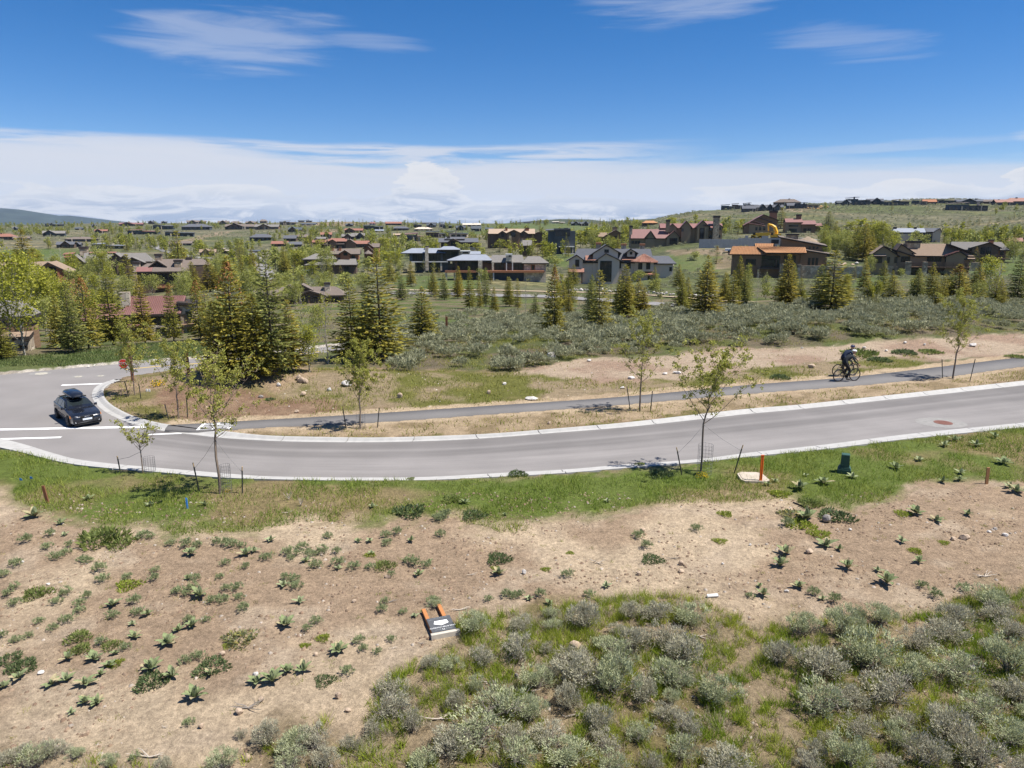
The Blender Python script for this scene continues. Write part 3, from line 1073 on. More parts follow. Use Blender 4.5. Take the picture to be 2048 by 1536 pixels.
ZP = ROAD_Z + 0.005
paint('crosswalk_line', [(-300, 864), (0, 859), (150, 856), (297, 853.5)], 0.30, M_WHITE, ZP)
paint('crosswalk_line', [(-300, 884), (0, 878), (122, 874.5)], 0.22, M_WHITE, ZP)
paint('crosswalk_line', [(297, 869), (364, 866.5)], 0.16, M_WHITE, ZP)
paint('stop_line', [(123, 770.3), (218, 766.6)], 0.28, M_WHITE, ZP)
paint('centre_line', [(250, 739), (310, 733), (420, 725), (520, 716), (640, 703)], 0.16, M_YELLOW, ZP)

# word STOP stencilled along the path, read by riders coming down to the road
def stencil():
    mb = MB()
    A = flat(462, 851.0, 0.036); B = flat(402, 853.2, 0.036)
    u = (B - A).normalized(); v = Vector((u.y, -u.x, 0))      # u = letter-up, v = reading direction
    if v.y < 0:
        v = -v
    v = -v if (v.cross(u)).z < 0 else v
    Lh = (B - A).length; gw = 0.22; gap = 0.06
    glyph = {'S': [[(1, 1), (0, 1), (0, .5), (1, .5), (1, 0), (0, 0)]], 'T': [[(0, 1), (1, 1)], [(.5, 1), (.5, 0)]],
             'O': [[(0, 0), (0, 1), (1, 1), (1, 0), (0, 0)]], 'P': [[(0, 0), (0, 1), (1, 1), (1, .5), (0, .5)]]}
    tot = 4 * gw + 3 * gap
    for k, ch in enumerate('STOP'):
        o = A + v * (-tot / 2 + k * (gw + gap))
        for line in glyph[ch]:
            for (a, b), (c, d) in zip(line, line[1:]):
                p = o + v * (a * gw) + u * (b * Lh); q = o + v * (c * gw) + u * (d * Lh)
                t = (q - p).normalized(); w = 0.022 if abs(t.dot(u)) > .5 else 0.07
                nrm = Vector((-t.y, t.x, 0)) * w
                p = p - t * 0.05; q = q + t * 0.05
                mb.add([p - nrm, p + nrm, q + nrm, q - nrm], [(0, 1, 2, 3)])
    o = mb.build('path_marking', M_WHITE); o['kind'] = 'structure'
    for i in range(0, len(o.data.vertices), 4):               # keep crossing strokes off one plane
        for k in range(4):
            o.data.vertices[i + k].co.z += 0.0008 * (i // 4 % 6)
    bm = bmesh.new(); bm.from_mesh(o.data)
    bm.normal_update()
    for f in bm.faces:
        if f.normal.z < 0: f.normal_flip()
    bm.to_mesh(o.data); bm.free()


stencil()
M_RUST = mat('rusty_iron', (.17, .075, .055), 0.7, 0.2, 20, 0.3)
M_COLLAR = mat('manhole_concrete', (.235, .225, .21), 0.9, 0.15, 4, 0.1)


def manhole(px, py, rc, rl, label, lidm, z=ROAD_Z):
    p = flat(px, py, z)
    r = empty('manhole_cover', p)
    tag(r, label, 'manhole cover', 'manholes in the road')
    mb = MB(); n = 40
    vs = [(math.cos(2 * math.pi * i / n) * rc * 1.25, math.sin(2 * math.pi * i / n) * rc, 0.006) for i in range(n)]
    mb.add(vs, [tuple(range(n))]); mb.build('collar', M_COLLAR, r)
    mb = MB().disc((rl * .25, 0, 0.008), (0, 0, 1), rl, 0.012, 28)
    for k in range(5):
        mb.box((rl * .25, (k - 2) * rl * .3, 0.016), (rl * 1.2, rl * .08, 0.006))
    mb.build('lid', lidm, r)


manhole(1882, 845.5, 0.95, 0.42, 'rusty manhole lid in a pale concrete collar in the right half of the road', M_RUST)
M_LIDP = mat('pale_lid', (.42, .39, .32), 0.85, 0.1, 8)
manhole(80, 747.5, 0.55, 0.36, 'largest pale manhole on the crossing road at the far left', M_LIDP)
manhole(155, 753.5, 0.33, 0.22, 'small pale manhole on the crossing road right of the large one', M_LIDP)
manhole(200, 752.0, 0.28, 0.18, 'smallest faint manhole on the crossing road before the stop sign', M_LIDP)

# ------------------------------------------------------------------ distant hills
def hill_mesh(name, prof, y0, depth, m, base):
    """ridge with real depth: profile (px,py) of its crest at distance y0"""
    n = 140; k = 14
    a = np.array(prof, float)
    V = []; F = []
    pxs = np.linspace(a[0, 0], a[-1, 0], n)
    for j in range(k):
        t = j / (k - 1)
        for i, px in enumerate(pxs):
            py = np.interp(px, a[:, 0], a[:, 1])
            d = ray(px, py); top = CAM_H + y0 * d[2] / d[1]
            yy = y0 - depth * (1 - t) if t <= 1 else y0
            x = d[0] / d[1] * y0 + (t - 1) * depth * 0.15
            zz = base + (top - base) * (t ** 0.8)
            w = math.sin(t * math.pi) if t < 1 else 0
            zz += w * (fbm(np.array([px / 9.0]), np.array([t * 3 + 5]), 13, 4)[0] - 0.5) * (top - base) * 0.35
            V.append((x, yy, zz))
    for i, px in enumerate(pxs):      # far side falls away
        py = np.interp(px, a[:, 0], a[:, 1]); d = ray(px, py)
        V.append((d[0] / d[1] * y0, y0 + depth, base))
    for j in range(k):
        for i in range(n - 1):
            q = j * n + i
            F.append((q, q + 1, q + 1 + n, q + n))
    npmesh(name, V, F, m, kind='structure', smooth=True)


M_MTN = mat('mountain_forest', (.026, .036, .026), 1.0, 0.45, 0.004, coords='Object', detail=8)
hill_mesh('mountain', [(-900, 425), (-500, 408), (-250, 412), (-60, 417), (0, 416), (40, 419), (80, 428), (105, 431.5), (140, 431), (165, 435), (190, 441), (240, 449), (300, 455)], 7000, 2000, M_MTN, -20)
M_RIDGE = mat('ridge_scrub', (.050, .060, .034), 1.0, 0.4, 0.05, coords='Object', detail=8)
hill_mesh('far_ridge', [(1000, 448), (1060, 442), (1120, 438), (1180, 439), (1215, 443), (1260, 439.5), (1300, 438), (1340, 441), (1400, 446)], 1900, 500, M_RIDGE, -14)
# ================================================================== plant templates (meshes only; every plant shares them)
def rot_basis(d, up=(0, 0, 1)):
    d = np.asarray(d, float)
    d = d / (np.linalg.norm(d, axis=1, keepdims=True) + 1e-9)
    u = np.cross(d, np.broadcast_to(np.asarray(up, float), d.shape))
    l = np.linalg.norm(u, axis=1, keepdims=True)
    u = np.where(l < 1e-3, np.array([[1.0, 0, 0]]), u / (l + 1e-9))
    return d, u, np.cross(u, d)


def leaf_quads(P, D, L, Wd, r, roll=None):
    """rhombic leaf cards: base P, direction D, length L, width Wd"""
    n = len(P)
    d, u, w = rot_basis(D)
    if roll is None:
        roll = r.uniform(0, 2 * np.pi, n)
    c, s = np.cos(roll)[:, None], np.sin(roll)[:, None]
    a = u * c + w * s
    nrm = -u * s + w * c
    L = np.asarray(L).reshape(-1, 1); Wd = np.asarray(Wd).reshape(-1, 1)
    m = P + d * L * 0.5 + nrm * L * 0.08
    V = np.stack([P, m + a * Wd * 0.5, P + d * L, m - a * Wd * 0.5], 1).reshape(-1, 3)
    F = np.arange(4 * n).reshape(-1, 4)
    return V, F


def leaf_tris(P, D, L, Wd, r):
    n = len(P)
    d, u, w = rot_basis(D)
    roll = r.uniform(0, 2 * np.pi, n)
    a = u * np.cos(roll)[:, None] + w * np.sin(roll)[:, None]
    L = np.asarray(L).reshape(-1, 1); Wd = np.asarray(Wd).reshape(-1, 1)
    V = np.stack([P - a * Wd * 0.5, P + a * Wd * 0.5, P + d * L], 1).reshape(-1, 3)
    return V, np.arange(3 * n).reshape(-1, 3)


def vary(r, n, base, dv, tint=None, per=4):
    """one tone per leaf: brightness spread dv, optional second hue"""
    b = np.asarray(base, float)[None, :]
    if tint is not None:
        t = r.uniform(0, 1, (n, 1)) ** 1.3
        b = b * (1 - t) + np.asarray(tint, float)[None, :] * t
    c = b * (1 + r.uniform(-dv, dv, (n, 1)))
    return np.repeat(c, per, 0)


M_LEAF = mat('leaf', (1, 1, 1), 0.6, 0.12, 3.0, attr='Col', trans=0.42, spec=0.25)
M_NEEDLE = mat('needles', (1, 1, 1), 0.6, 0.15, 2.0, attr='Col', trans=0.34, spec=0.2)
M_SAGE = mat('sage_leaf', (1, 1, 1), 0.8, 0.12, 3.0, attr='Col', trans=0.28, spec=0.15)
M_BARK = mat('bark', (.11, .085, .065), 0.95, 0.25, 6, 0.4, stretch=(1, 1, 0.3))
M_BARKP = mat('pale_bark', (.36, .33, .27), 0.9, 0.25, 3.5, 0.2, stretch=(1, 1, 1))
M_TWIG = mat('grey_twig', (.235, .205, .175), 0.95, 0.22, 12)


def tri_tubes(paths, rads):
    """many thin three-sided twigs as one array"""
    V = []; F = []
    o = 0
    for P, rr in zip(paths, rads):
        P = np.asarray(P, float); m = len(P)
        t = np.gradient(P, axis=0)
        d, u, w = rot_basis(t, (0.3, 0.9, 0.1))
        for k in range(3):
            an = 2 * np.pi * k / 3
            V.append(P + (u * math.cos(an) + w * math.sin(an)) * np.asarray(rr)[:, None])
        # stored ring-wise: k*m+i
        for i in range(m - 1):
            for k in range(3):
                k2 = (k + 1) % 3
                F.append((o + k * m + i, o + k2 * m + i, o + k2 * m + i + 1, o + k * m + i + 1))
        o += 3 * m
    return np.concatenate(V), np.array(F)


def spruce_meshes(seed, h=7.0, w=1.75, levels=36, dens=1.0, top_bare=0.0, hue=0):
    r = np.random.RandomState(seed)
    paths = [[(0, 0, -0.4), (r.normal(0, .03), 0, h * .35), (r.normal(0, .05), r.normal(0, .05), h * .75), (0, 0, h * .97)]]
    rads = [[.11 * w / 1.7, .075 * w / 1.7, .03, .008]]
    P = []; D = []; LL = []; WW = []
    lean = r.uniform(0, 6.28)
    for i in range(levels):
        f = (i + r.uniform(-.3, .3)) / (levels - 1)
        f = min(max(f, 0.0), 1.0)
        z = h * (0.09 + 0.89 * f)
        R0 = w * (1 - f) ** 0.78 * (1 if f > .08 else 0.8) * r.uniform(.78, 1.08) + 0.06
        nb = max(4, int(round((11 * (1 - f) + 5) * dens)))
        a0 = r.uniform(0, 6.28)
        for b in range(nb):
            an = a0 + 2 * np.pi * b / nb + r.normal(0, .22)
            rl = R0 * r.uniform(.62, 1.12) * (1 + .12 * math.cos(an - lean))
            if r.rand() < .07:
                rl *= .55
            droop = (0.30 * (1 - f) - 0.42 * f * f) * r.uniform(.6, 1.4)
            st = max(3, int(rl / 0.092 * dens))
            ca, sa = math.cos(an), math.sin(an)
            tip = None
            for k in range(st):
                q = (k + .75) / st
                rad = rl * q
                zz = z - droop * rad + 0.16 * rad * q * q * (1 if f < .7 else .2)
                side = r.choice([-1, 1])
                da = an + side * r.uniform(.25, .95) * (1 - .6 * q)
                P.append((ca * rad * .96, sa * rad * .96, zz + r.normal(0, .025)))
                D.append((math.cos(da), math.sin(da), r.uniform(-.35, .12) - droop * .4 + .5 * f))
                LL.append(r.uniform(.19, .34) * (.75 + .5 * (1 - f)))
                WW.append(r.uniform(.075, .13))
            if i % 2 == 0 and rl > .35:
                paths.append([(0, 0, z), (ca * rl * .5, sa * rl * .5, z - droop * rl * .5), (ca * rl * .9, sa * rl * .9, z - droop * rl * .9 + .1 * rl)])
                rads.append([.022, .014, .006])
    # leader
    for k in range(8):
        P.append((0, 0, h * (.93 + .008 * k))); D.append((r.normal(0, .4), r.normal(0, .4), 1)); LL.append(.22); WW.append(.08)
    P = np.array(P); D = np.array(D)
    V, F = leaf_quads(P, D, LL, WW, r, roll=r.normal(0, 1.0, len(P)))
    pal = [((.215, .200, .034), (.38, .325, .058)), ((.180, .185, .034), (.34, .31, .058)), ((.225, .195, .034), (.42, .335, .058)), ((.160, .180, .050), (.31, .31, .085))][hue]
    C = vary(r, len(P), pal[0], .28, pal[1])
    crown = npmesh('crown', V, F, M_NEEDLE, C, link=False)
    TV, TF = tri_tubes(paths, rads)
    trunk = npmesh('trunk', TV, TF, M_BARK, link=False)
    return crown, trunk


def cone_clumps(seed, h=7.0, w=1.75):
    """rust-coloured cones that hang in the top of a spruce"""
    r = np.random.RandomState(seed)
    mb = MB()
    for i in range(150):
        f = 1 - abs(r.normal(0, .14)) - .02
        z = h * (.09 + .89 * f)
        an = r.uniform(0, 6.28); rad = w * (1 - f) ** .78 * r.uniform(.6, 1.1)
        L = r.uniform(.10, .17); p = (math.cos(an) * rad, math.sin(an) * rad, z)
        mb.tube([(p[0], p[1], p[2]), (p[0] * 1.02, p[1] * 1.02, p[2] - L * .5), (p[0] * 1.02, p[1] * 1.02, p[2] - L)], [.02, .042, .012], 4)
    me = bpy.data.meshes.new('cones'); me.from_pydata(mb.v, [], mb.f)
    me.materials.append(mat('spruce_cone', (.32, .16, .055), 0.8, 0.25, 9)); me.update()
    return me


def branching(r, h, trunk_h, n_limb, spread, levels=2, up=0.8, trunk_r=.08, lean=(0, 0)):
    """trunk, limbs and twigs; returns twig paths, radii and leaf sites"""
    paths = []; rads = []; sites = []
    tp = [np.array((0, 0, -.3)), np.array((0, 0, trunk_h * .5)), np.array((lean[0] * .3, lean[1] * .3, trunk_h))]
    top = np.array((lean[0], lean[1], h))
    n = 5
    ax = tp + [tp[-1] * (1 - k / n) + top * (k / n) + np.array((r.normal(0, .04 * h / 5), r.normal(0, .04 * h / 5), 0)) for k in range(1, n + 1)]
    paths.append(ax); rads.append(np.linspace(trunk_r, trunk_r * .12, len(ax)))
    for i in range(n_limb):
        f = (i + .2) / n_limb
        z = trunk_h + (h - trunk_h) * f * .85
        k = np.interp(z, [p[2] for p in ax], range(len(ax)))
        b = ax[int(k)] * (1 - k % 1) + ax[min(int(k) + 1, len(ax) - 1)] * (k % 1)
        an = i * 2.4 + r.normal(0, .4)
        ln = spread * (1 - .62 * f) * r.uniform(.75, 1.2)
        d = np.array((math.cos(an), math.sin(an), up * r.uniform(.7, 1.3)))
        pts = [b]
        for q in range(4):
            pts.append(pts[-1] + d * ln / 4 + r.normal(0, .05 * ln, 3))
            d = d + np.array((0, 0, .18)) + np.array((lean[0], lean[1], 0)) * .05
        paths.append(pts); rads.append(np.linspace(trunk_r * .38 * (1 - .5 * f), .005, len(pts)))
        for q in range(2, 5):
            for s in range(levels):
                an2 = r.uniform(0, 6.28)
                l2 = ln * r.uniform(.22, .42)
                dd = np.array((math.cos(an2), math.sin(an2), r.uniform(.1, .9)))
                e = pts[q] + dd * l2
                mid = pts[q] + dd * l2 * .5 + r.normal(0, .03 * ln, 3)
                paths.append([pts[q], mid, e]); rads.append([.009, .006, .003])
                sites += [mid, e, e * .5 + mid * .5]
            sites.append(pts[q])
    sites += ax[-3:]
    return paths, rads, np.array(sites)


def broadleaf_meshes(seed, h=6.0, spread=1.5, n_limb=16, leaves=1300, trunk_h=1.2, up=1.0, ls=.13, cl=.22, cols=((.10, .125, .018), (.20, .215, .028)), bark=None, levels=3, trunk_r=.09, lean=(0, 0)):
    r = np.random.RandomState(seed)
    paths, rads, S = branching(r, h, trunk_h, n_limb, spread, levels, up, trunk_r, lean)
    TV, TF = tri_tubes(paths, rads)
    trunk = npmesh('trunk', TV, TF, bark or M_BARKP, link=False)
    if leaves == 0:
        return None, trunk
    # uneven clumping: some twigs carry many leaves, some few
    wgt = r.gamma(.9, 1.0, len(S)); wgt /= wgt.sum()
    ix = r.choice(len(S), leaves, p=wgt)
    P = S[ix] + r.normal(0, cl, (leaves, 3)) * np.array([1, 1, .8])
    D = r.normal(0, 1, (leaves, 3)) + np.array([0, 0, -.2])
    V, F = leaf_quads(P, D, r.uniform(.7, 1.3, leaves) * ls, r.uniform(.5, .9, leaves) * ls, r)
    tone = r.uniform(.72, 1.22, len(S))[ix]
    C = vary(r, leaves, cols[0], .2, cols[1]) * np.repeat(tone, 4)[:, None]
    return npmesh('crown', V, F, M_LEAF, C, link=False), trunk


def sage_meshes(seed, n_clump=80, per=15, rad=.5, hgt=.62, cols=((.145, .160, .098), (.235, .240, .165)), sparse=0.0, leaf=.075):
    r = np.random.RandomState(seed)
    paths = []; rads = []; P = []; D = []
    # lobes: a bush is several rounded heads on gnarled stems
    nl = r.randint(4, 7)
    lobes = [(np.array((math.cos(a) * rad * .52 * r.uniform(.3, 1.1), math.sin(a) * rad * .52 * r.uniform(.3, 1.1), hgt * r.uniform(.34, .62))), rad * r.uniform(.38, .62)) for a in (np.arange(nl) * 6.28 / nl + r.uniform(0, 6))]
    for i in range(n_clump):
        c, lr = lobes[r.randint(nl)]
        d = r.normal(0, 1, 3); d[2] = abs(d[2]) * .9 - .15
        d /= np.linalg.norm(d)
        e = c + d * lr * r.uniform(.72, 1.12) * np.array((1, 1, .8))
        e[2] = max(e[2], .06)
        base = np.array((r.normal(0, .05), r.normal(0, .05), -.04))
        mid = base * .3 + e * .45 + r.normal(0, .05, 3); mid[2] = max(mid[2] * .8, .05)
        if i % 2 == 0:
            paths.append([base, mid, e]); rads.append([.013 * rad / .5, .008, .003])
        if r.rand() < sparse:
            for q in range(3):
                e2 = e + (d * .5 + r.normal(0, .5, 3)) * .14
                paths.append([e, e * .5 + e2 * .5 + r.normal(0, .012, 3), e2]); rads.append([.004, .003, .002])
            continue
        for k in range(per):
            o = r.normal(0, .045 * rad / .5, 3)
            P.append(e + o); D.append(d * .8 + np.array((0, 0, .7)) + r.normal(0, .38, 3))
    TV, TF = tri_tubes(paths, rads)
    stems = npmesh('stems', TV, TF, M_TWIG, link=False)
    n = len(P); P = np.array(P); D = np.array(D)
    V, F = leaf_tris(P, D, r.uniform(.6, 1.35, n) * leaf, r.uniform(.28, .42, n) * leaf, r)
    C = vary(r, n, cols[0], .22, cols[1], per=3)
    fol = npmesh('foliage', V, F, M_SAGE, C, link=False)
    return fol, stems


def mullein_leaf(seed, young):
    """one broad felted leaf, arching outwards, 1 m long before scaling"""
    r = np.random.RandomState(seed)
    V = []; F = []; n = 6
    pitch = 1.25 if young else .72
    x = 0; z = 0
    for i in range(n + 1):
        t = i / n
        w = .20 * math.sin(math.pi * (t * .86 + .10)) ** .8 * (1.0 if t < 1 else .08)
        a = pitch - (.95 if not young else .5) * t + .05 * math.sin(seed + t * 9)
        fold = .055
        V += [(x, -w, z + fold), (x, 0, z), (x, w, z + fold)]
        x += math.cos(a) / n; z += math.sin(a) / n
    for i in range(n):
        F += [(3 * i, 3 * i + 3, 3 * i + 4, 3 * i + 1), (3 * i + 1, 3 * i + 4, 3 * i + 5, 3 * i + 2)]
    me = bpy.data.meshes.new('leaf'); me.from_pydata(V, [], F)
    me.polygons.foreach_set('use_smooth', [True] * len(F)); me.update()
    return me


M_MULL = mat('mullein_leaf', (.225, .265, .128), 0.9, 0.3, 5.0, 0.25, trans=0.2, spec=0.1)
M_MULL2 = mat('mullein_leaf_young', (.30, .335, .185), 0.9, 0.14, 5.0, 0.25, trans=0.2, spec=0.1)
M_MULL3 = mat('mullein_leaf_dry', (.34, .29, .17), 0.9, 0.2, 6.0, 0.2, trans=0.1, spec=0.1)
# ================================================================== houses
HM = {
 'slate': mat('roof_slate', (0.101, 0.105, 0.119), 0.85, 0.14, 2.2, 0.3, stretch=(1, 1, 4)),
 'grey': mat('roof_grey_shingle', (0.182, 0.169, 0.155), 0.9, 0.15, 2.2, 0.3, stretch=(1, 1, 4)),
 'blue': mat('roof_blue_metal', (.235, .255, .295), 0.6, 0.08, 1.0, 0.0, spec=0.5),
 'brown': mat('roof_brown_shingle', (0.250, 0.182, 0.128), 0.9, 0.15, 2.2, 0.3, stretch=(1, 1, 4)),
 'dbrown': mat('roof_dark_shingle', (0.159, 0.128, 0.108), 0.9, 0.15, 2.2, 0.3, stretch=(1, 1, 4)),
 'red': mat('roof_red_metal', (.225, .112, .098), 0.55, 0.08, 0.8, spec=0.4),
 'copper': mat('roof_copper', (.265, .125, .085), 0.5, 0.10, 0.9, spec=0.4),
 'tile': mat('roof_orange_tile', (.37, .185, .085), 0.8, 0.14, 2.5, 0.2),
 'tan': mat('roof_tan_shingle', (0.360, 0.270, 0.198), 0.9, 0.12, 2.2, 0.2),
 'fascia': mat('dark_fascia', (.040, .032, .027), 0.8, 0.2, 4),
 'rust': mat('rust_timber', (.33, .145, .075), 0.8, 0.25, 3, 0.2, stretch=(1, 1, 5)),
 'white': mat('wall_pale_stucco', (.56, .465, .375), 0.9, 0.05, 2),
 'cream': mat('wall_cream', (.52, .47, .38), 0.9, 0.08, 2),
 'wood': mat('wall_brown_wood', (.215, .135, .080), 0.85, 0.2, 2, 0.3, stretch=(.4, .4, 9)),
 'dwood': mat('wall_dark_wood', (.125, .086, .062), 0.85, 0.2, 2, 0.3, stretch=(.4, .4, 9)),
 'olive': mat('wall_olive_siding', (.265, .200, .128), 0.85, 0.12, 2, 0.3, stretch=(.4, .4, 9)),
 'charcoal': mat('wall_charcoal', (0.070, 0.081, 0.092), 0.8, 0.15, 2),
 'stone': mat_cells('wall_stone', [(.20, .14, .095), (.46, .35, .24), (.32, .25, .18), (.58, .48, .35), (.27, .20, .15)], 1.6),
 'stonep': mat_cells('wall_pale_stone', [(.42, .35, .26), (.56, .49, .38), (.36, .29, .22), (.62, .54, .44)], 1.6),
 'frame': mat('window_frame', (.030, .028, .027), 0.6, 0.1, 3),
 'rail': mat('deck_timber', (0.192, 0.120, 0.077), 0.85, 0.2, 3),
 'metal': mat('chimney_cap_metal', (.05, .038, .034), 0.6, 0.2, 3),
 'conc': mat('raw_concrete', (.42, .41, .40), 0.9, 0.12, 1.2, 0.1),
 'deckw': mat('pale_deck_edge', (.52, .52, .50), 0.8, 0.05, 2),
}


def glass_mat(name, col):
    m = bpy.data.materials.new(name); m.use_nodes = True
    p = m.node_tree.nodes['Principled BSDF']
    N, L = m.node_tree.nodes, m.node_tree.links
    no = N.new('ShaderNodeTexNoise'); no.inputs['Scale'].default_value = 0.6
    tc = N.new('ShaderNodeTexCoord'); L.new(tc.outputs['Object'], no.inputs['Vector'])
    cr = N.new('ShaderNodeValToRGB')
    cr.color_ramp.elements[0].color = (*[c * .5 for c in col], 1); cr.color_ramp.elements[1].color = (*[c * 1.6 for c in col], 1)
    L.new(no.outputs['Fac'], cr.inputs[0]); L.new(cr.outputs[0], p.inputs['Base Color'])
    p.inputs['Roughness'].default_value = 0.06; p.inputs['Specular IOR Level'].default_value = 0.55
    return m


HM['glass'] = glass_mat('window_glass', (.018, .024, .026))


class House:
    """a house measured in full-size photograph pixels about its base point, built in metres where it stands"""
    def __init__(s, name, px, py, label, cat='house', yaw=0.0, group='houses of the neighbourhood', dist=None):
        p = hit(px, py)
        s.k = mpp(p); s.px = px; s.py = py
        s.r = empty(name, p, -.55 * math.atan2(p.x, p.y) + yaw)
        tag(s.r, label, cat, group)
        s.n = 0

    def X(s, x): return (x - s.px) * s.k
    def Z(s, y): return (s.py - y) * s.k

    def wall(s, x0, x1, yt, yb=None, d0=0, d1=None, m='wood', apex=None):
        """block from px x0..x1, top py yt; apex=(px,py): gable end facing the viewer"""
        k = s.k
        d1 = d0 + 34 if d1 is None else d1
        zb = s.Z(s.py if yb is None else yb) - (2.5 if yb is None or yb >= s.py else 0)
        poly = [(s.X(x0), zb), (s.X(x1), zb), (s.X(x1), s.Z(yt if not isinstance(yt, tuple) else yt[1]))]
        if apex: poly.append((s.X(apex[0]), s.Z(apex[1])))
        poly.append((s.X(x0), s.Z(yt if not isinstance(yt, tuple) else yt[0])))
        s.n += 1
        e = 0.004 * (s.n % 7)
        mb = MB().prism(poly, d0 * k + e, d1 * k - e)
        o = mb.build('wall', HM[m], s.r)
        return o

    def _slab(s, quad, t, m, fas='fascia'):
        """roof slab from 4 top corners (local metres)"""
        q = [Vector(v) for v in quad]
        n = (q[1] - q[0]).cross(q[2] - q[0]).normalized()
        if n.z < 0:
            q.reverse(); n = -n
        s.n += 1
        up = n * (0.004 * (s.n % 9))
        q = [v + up for v in q]
        b = [v - Vector((0, 0, t)) for v in q]
        c = len(q)
        mb = MB()
        mb.add(q + b, [tuple(range(c)), tuple(range(2 * c - 1, c - 1, -1))] + [(i, i + c, (i + 1) % c + c, (i + 1) % c) for i in range(c)])
        mb.mi = [0] + [1] * (c + 1)
        o = mb.build('roof', [HM[m], HM[fas]], s.r)
        bm = bmesh.new(); bm.from_mesh(o.data); bmesh.ops.recalc_face_normals(bm, faces=bm.faces); bm.to_mesh(o.data); bm.free()
        return o

    def gx(s, x0, x1, ye, yr, d0=-2, d1=36, m='grey', xr0=None, xr1=None, seams=0, t=.28):
        """ridge across the view: front slope from eave py ye to ridge py yr (xr0..xr1: shorter ridge = hipped)"""
        k = s.k; dm = (d0 + d1) / 2
        ze, zr = s.Z(ye), s.Z(yr)
        a0 = s.X(x0); a1 = s.X(x1); b0 = s.X(x0 if xr0 is None else xr0); b1 = s.X(x1 if xr1 is None else xr1)
        f = s._slab([(a0, d0 * k, ze), (a1, d0 * k, ze), (b1, dm * k, zr), (b0, dm * k, zr)], t, m)
        s._slab([(a1, d1 * k, ze), (a0, d1 * k, ze), (b0, dm * k, zr), (b1, dm * k, zr)], t, m)
        if xr0 is not None and b0 > a0:
            s._slab([(a0, d1 * k, ze), (a0, d0 * k, ze), (b0, dm * k, zr)], t, m)
        if xr1 is not None and b1 < a1:
            s._slab([(a1, d0 * k, ze), (a1, d1 * k, ze), (b1, dm * k, zr)], t, m)
        if seams:
            mb = MB(); sl = Vector((0, (dm - d0) * k, zr - ze)); L = sl.length; pitch = math.atan2(sl.z, sl.y)
            for i in range(1, seams):
                u = i / seams
                x = a0 + (a1 - a0) * u; xr = b0 + (b1 - b0) * u
                p = Vector(((x + xr) / 2, (d0 + dm) / 2 * k, (ze + zr) / 2 + .07))
                q = Vector((xr - x, (dm - d0) * k, zr - ze))
                mb.box(p, (.09, q.length * .97, .10), Matrix.Rotation(-math.atan2(xr - x, (dm - d0) * k), 3, 'Z') @ Matrix.Rotation(pitch, 3, 'X'))
            o = mb.build('standing_seam', HM[m], f); o['kind'] = 'stuff'
        return f

    def gy(s, xl, yl, xa, ya, xr, yr, d0=-3, d1=30, m='grey', t=.30):
        """gable facing the viewer: eaves (xl,yl) and (xr,yr), apex (xa,ya)"""
        k = s.k
        A = (s.X(xa), s.Z(ya))
        for x, y in ((xl, yl), (xr, yr)):
            s._slab([(s.X(x), d0 * k, s.Z(y)), (A[0], d0 * k, A[1]), (A[0], d1 * k, A[1]), (s.X(x), d1 * k, s.Z(y))], t, m)

    def gable(s, xl, yl, xa, ya, xr, yr, d0=0, d1=30, m='grey', wm='wood', inset=3, yb=None):
        s.gy(xl, yl, xa, ya, xr, yr, d0 - 2.5, d1, m)
        il = inset / max(xa - xl, .1); ir = inset / max(xr - xa, .1)
        dz = (yl - ya) * il * .0
        s.wall(xl + inset, xr - inset, (yl - (yl - ya) * il + 1.4, yr - (yr - ya) * ir + 1.4), yb, d0, d1 - 1, wm, (xa, ya + 1.4))

    def shed(s, x0, y0, x1, y1, d0=-2, d1=20, m='red', rise=0, t=.25):
        """single slope: height changes along x from py y0 to y1, and by rise (px) to the back"""
        k = s.k
        return s._slab([(s.X(x0), d0 * k, s.Z(y0)), (s.X(x1), d0 * k, s.Z(y1)), (s.X(x1), d1 * k, s.Z(y1 - rise)), (s.X(x0), d1 * k, s.Z(y0 - rise))], t, m)

    def cone(s, xc, x0, x1, ye, ya, dc, m='copper', n=8, ribs=0):
        k = s.k; rr = (x1 - x0) / 2
        ring_ = [Vector((s.X(xc) + math.cos(2 * math.pi * (i + .5) / n) * rr * k, (dc + math.sin(2 * math.pi * (i + .5) / n) * rr) * k, s.Z(ye))) for i in range(n)]
        ap = Vector((s.X(xc), dc * k, s.Z(ya)))
        mb = MB().add(ring_ + [ap] + [v - Vector((0, 0, .25)) for v in ring_], [(i, (i + 1) % n, n) for i in range(n)] + [(i, i + n + 1, (i + 1) % n + n + 1, (i + 1) % n) for i in range(n)] + [tuple(range(2 * n, n, -1))])
        o = mb.build('roof', HM[m], s.r)
        if ribs:
            mb = MB()
            for i in range(n):
                a, b = ring_[i], ring_[(i + 1) % n]
                for j in range(ribs):
                    p = a.lerp(b, j / ribs)
                    mb.tube([p + Vector((0, 0, .05)), p.lerp(ap, .93 if j == 0 else .75) + Vector((0, 0, .05))], .05, 4)
            q = mb.build('standing_seam', HM[m], o); q['kind'] = 'stuff'
        return o

    def octwall(s, xc, x0, x1, yt, yb, dc, m='white', n=8):
        k = s.k; rr = (x1 - x0) / 2 * k
        poly = [(s.X(xc) + math.cos(2 * math.pi * (i + .5) / n) * rr, dc * k + math.sin(2 * math.pi * (i + .5) / n) * rr) for i in range(n)]
        mb = MB().add([(x, y, s.Z(yb)) for x, y in poly] + [(x, y, s.Z(yt)) for x, y in poly], [tuple(range(n - 1, -1, -1)), tuple(range(n, 2 * n))] + [(i, (i + 1) % n, (i + 1) % n + n, i + n) for i in range(n)])
        return mb.build('wall', HM[m], s.r)

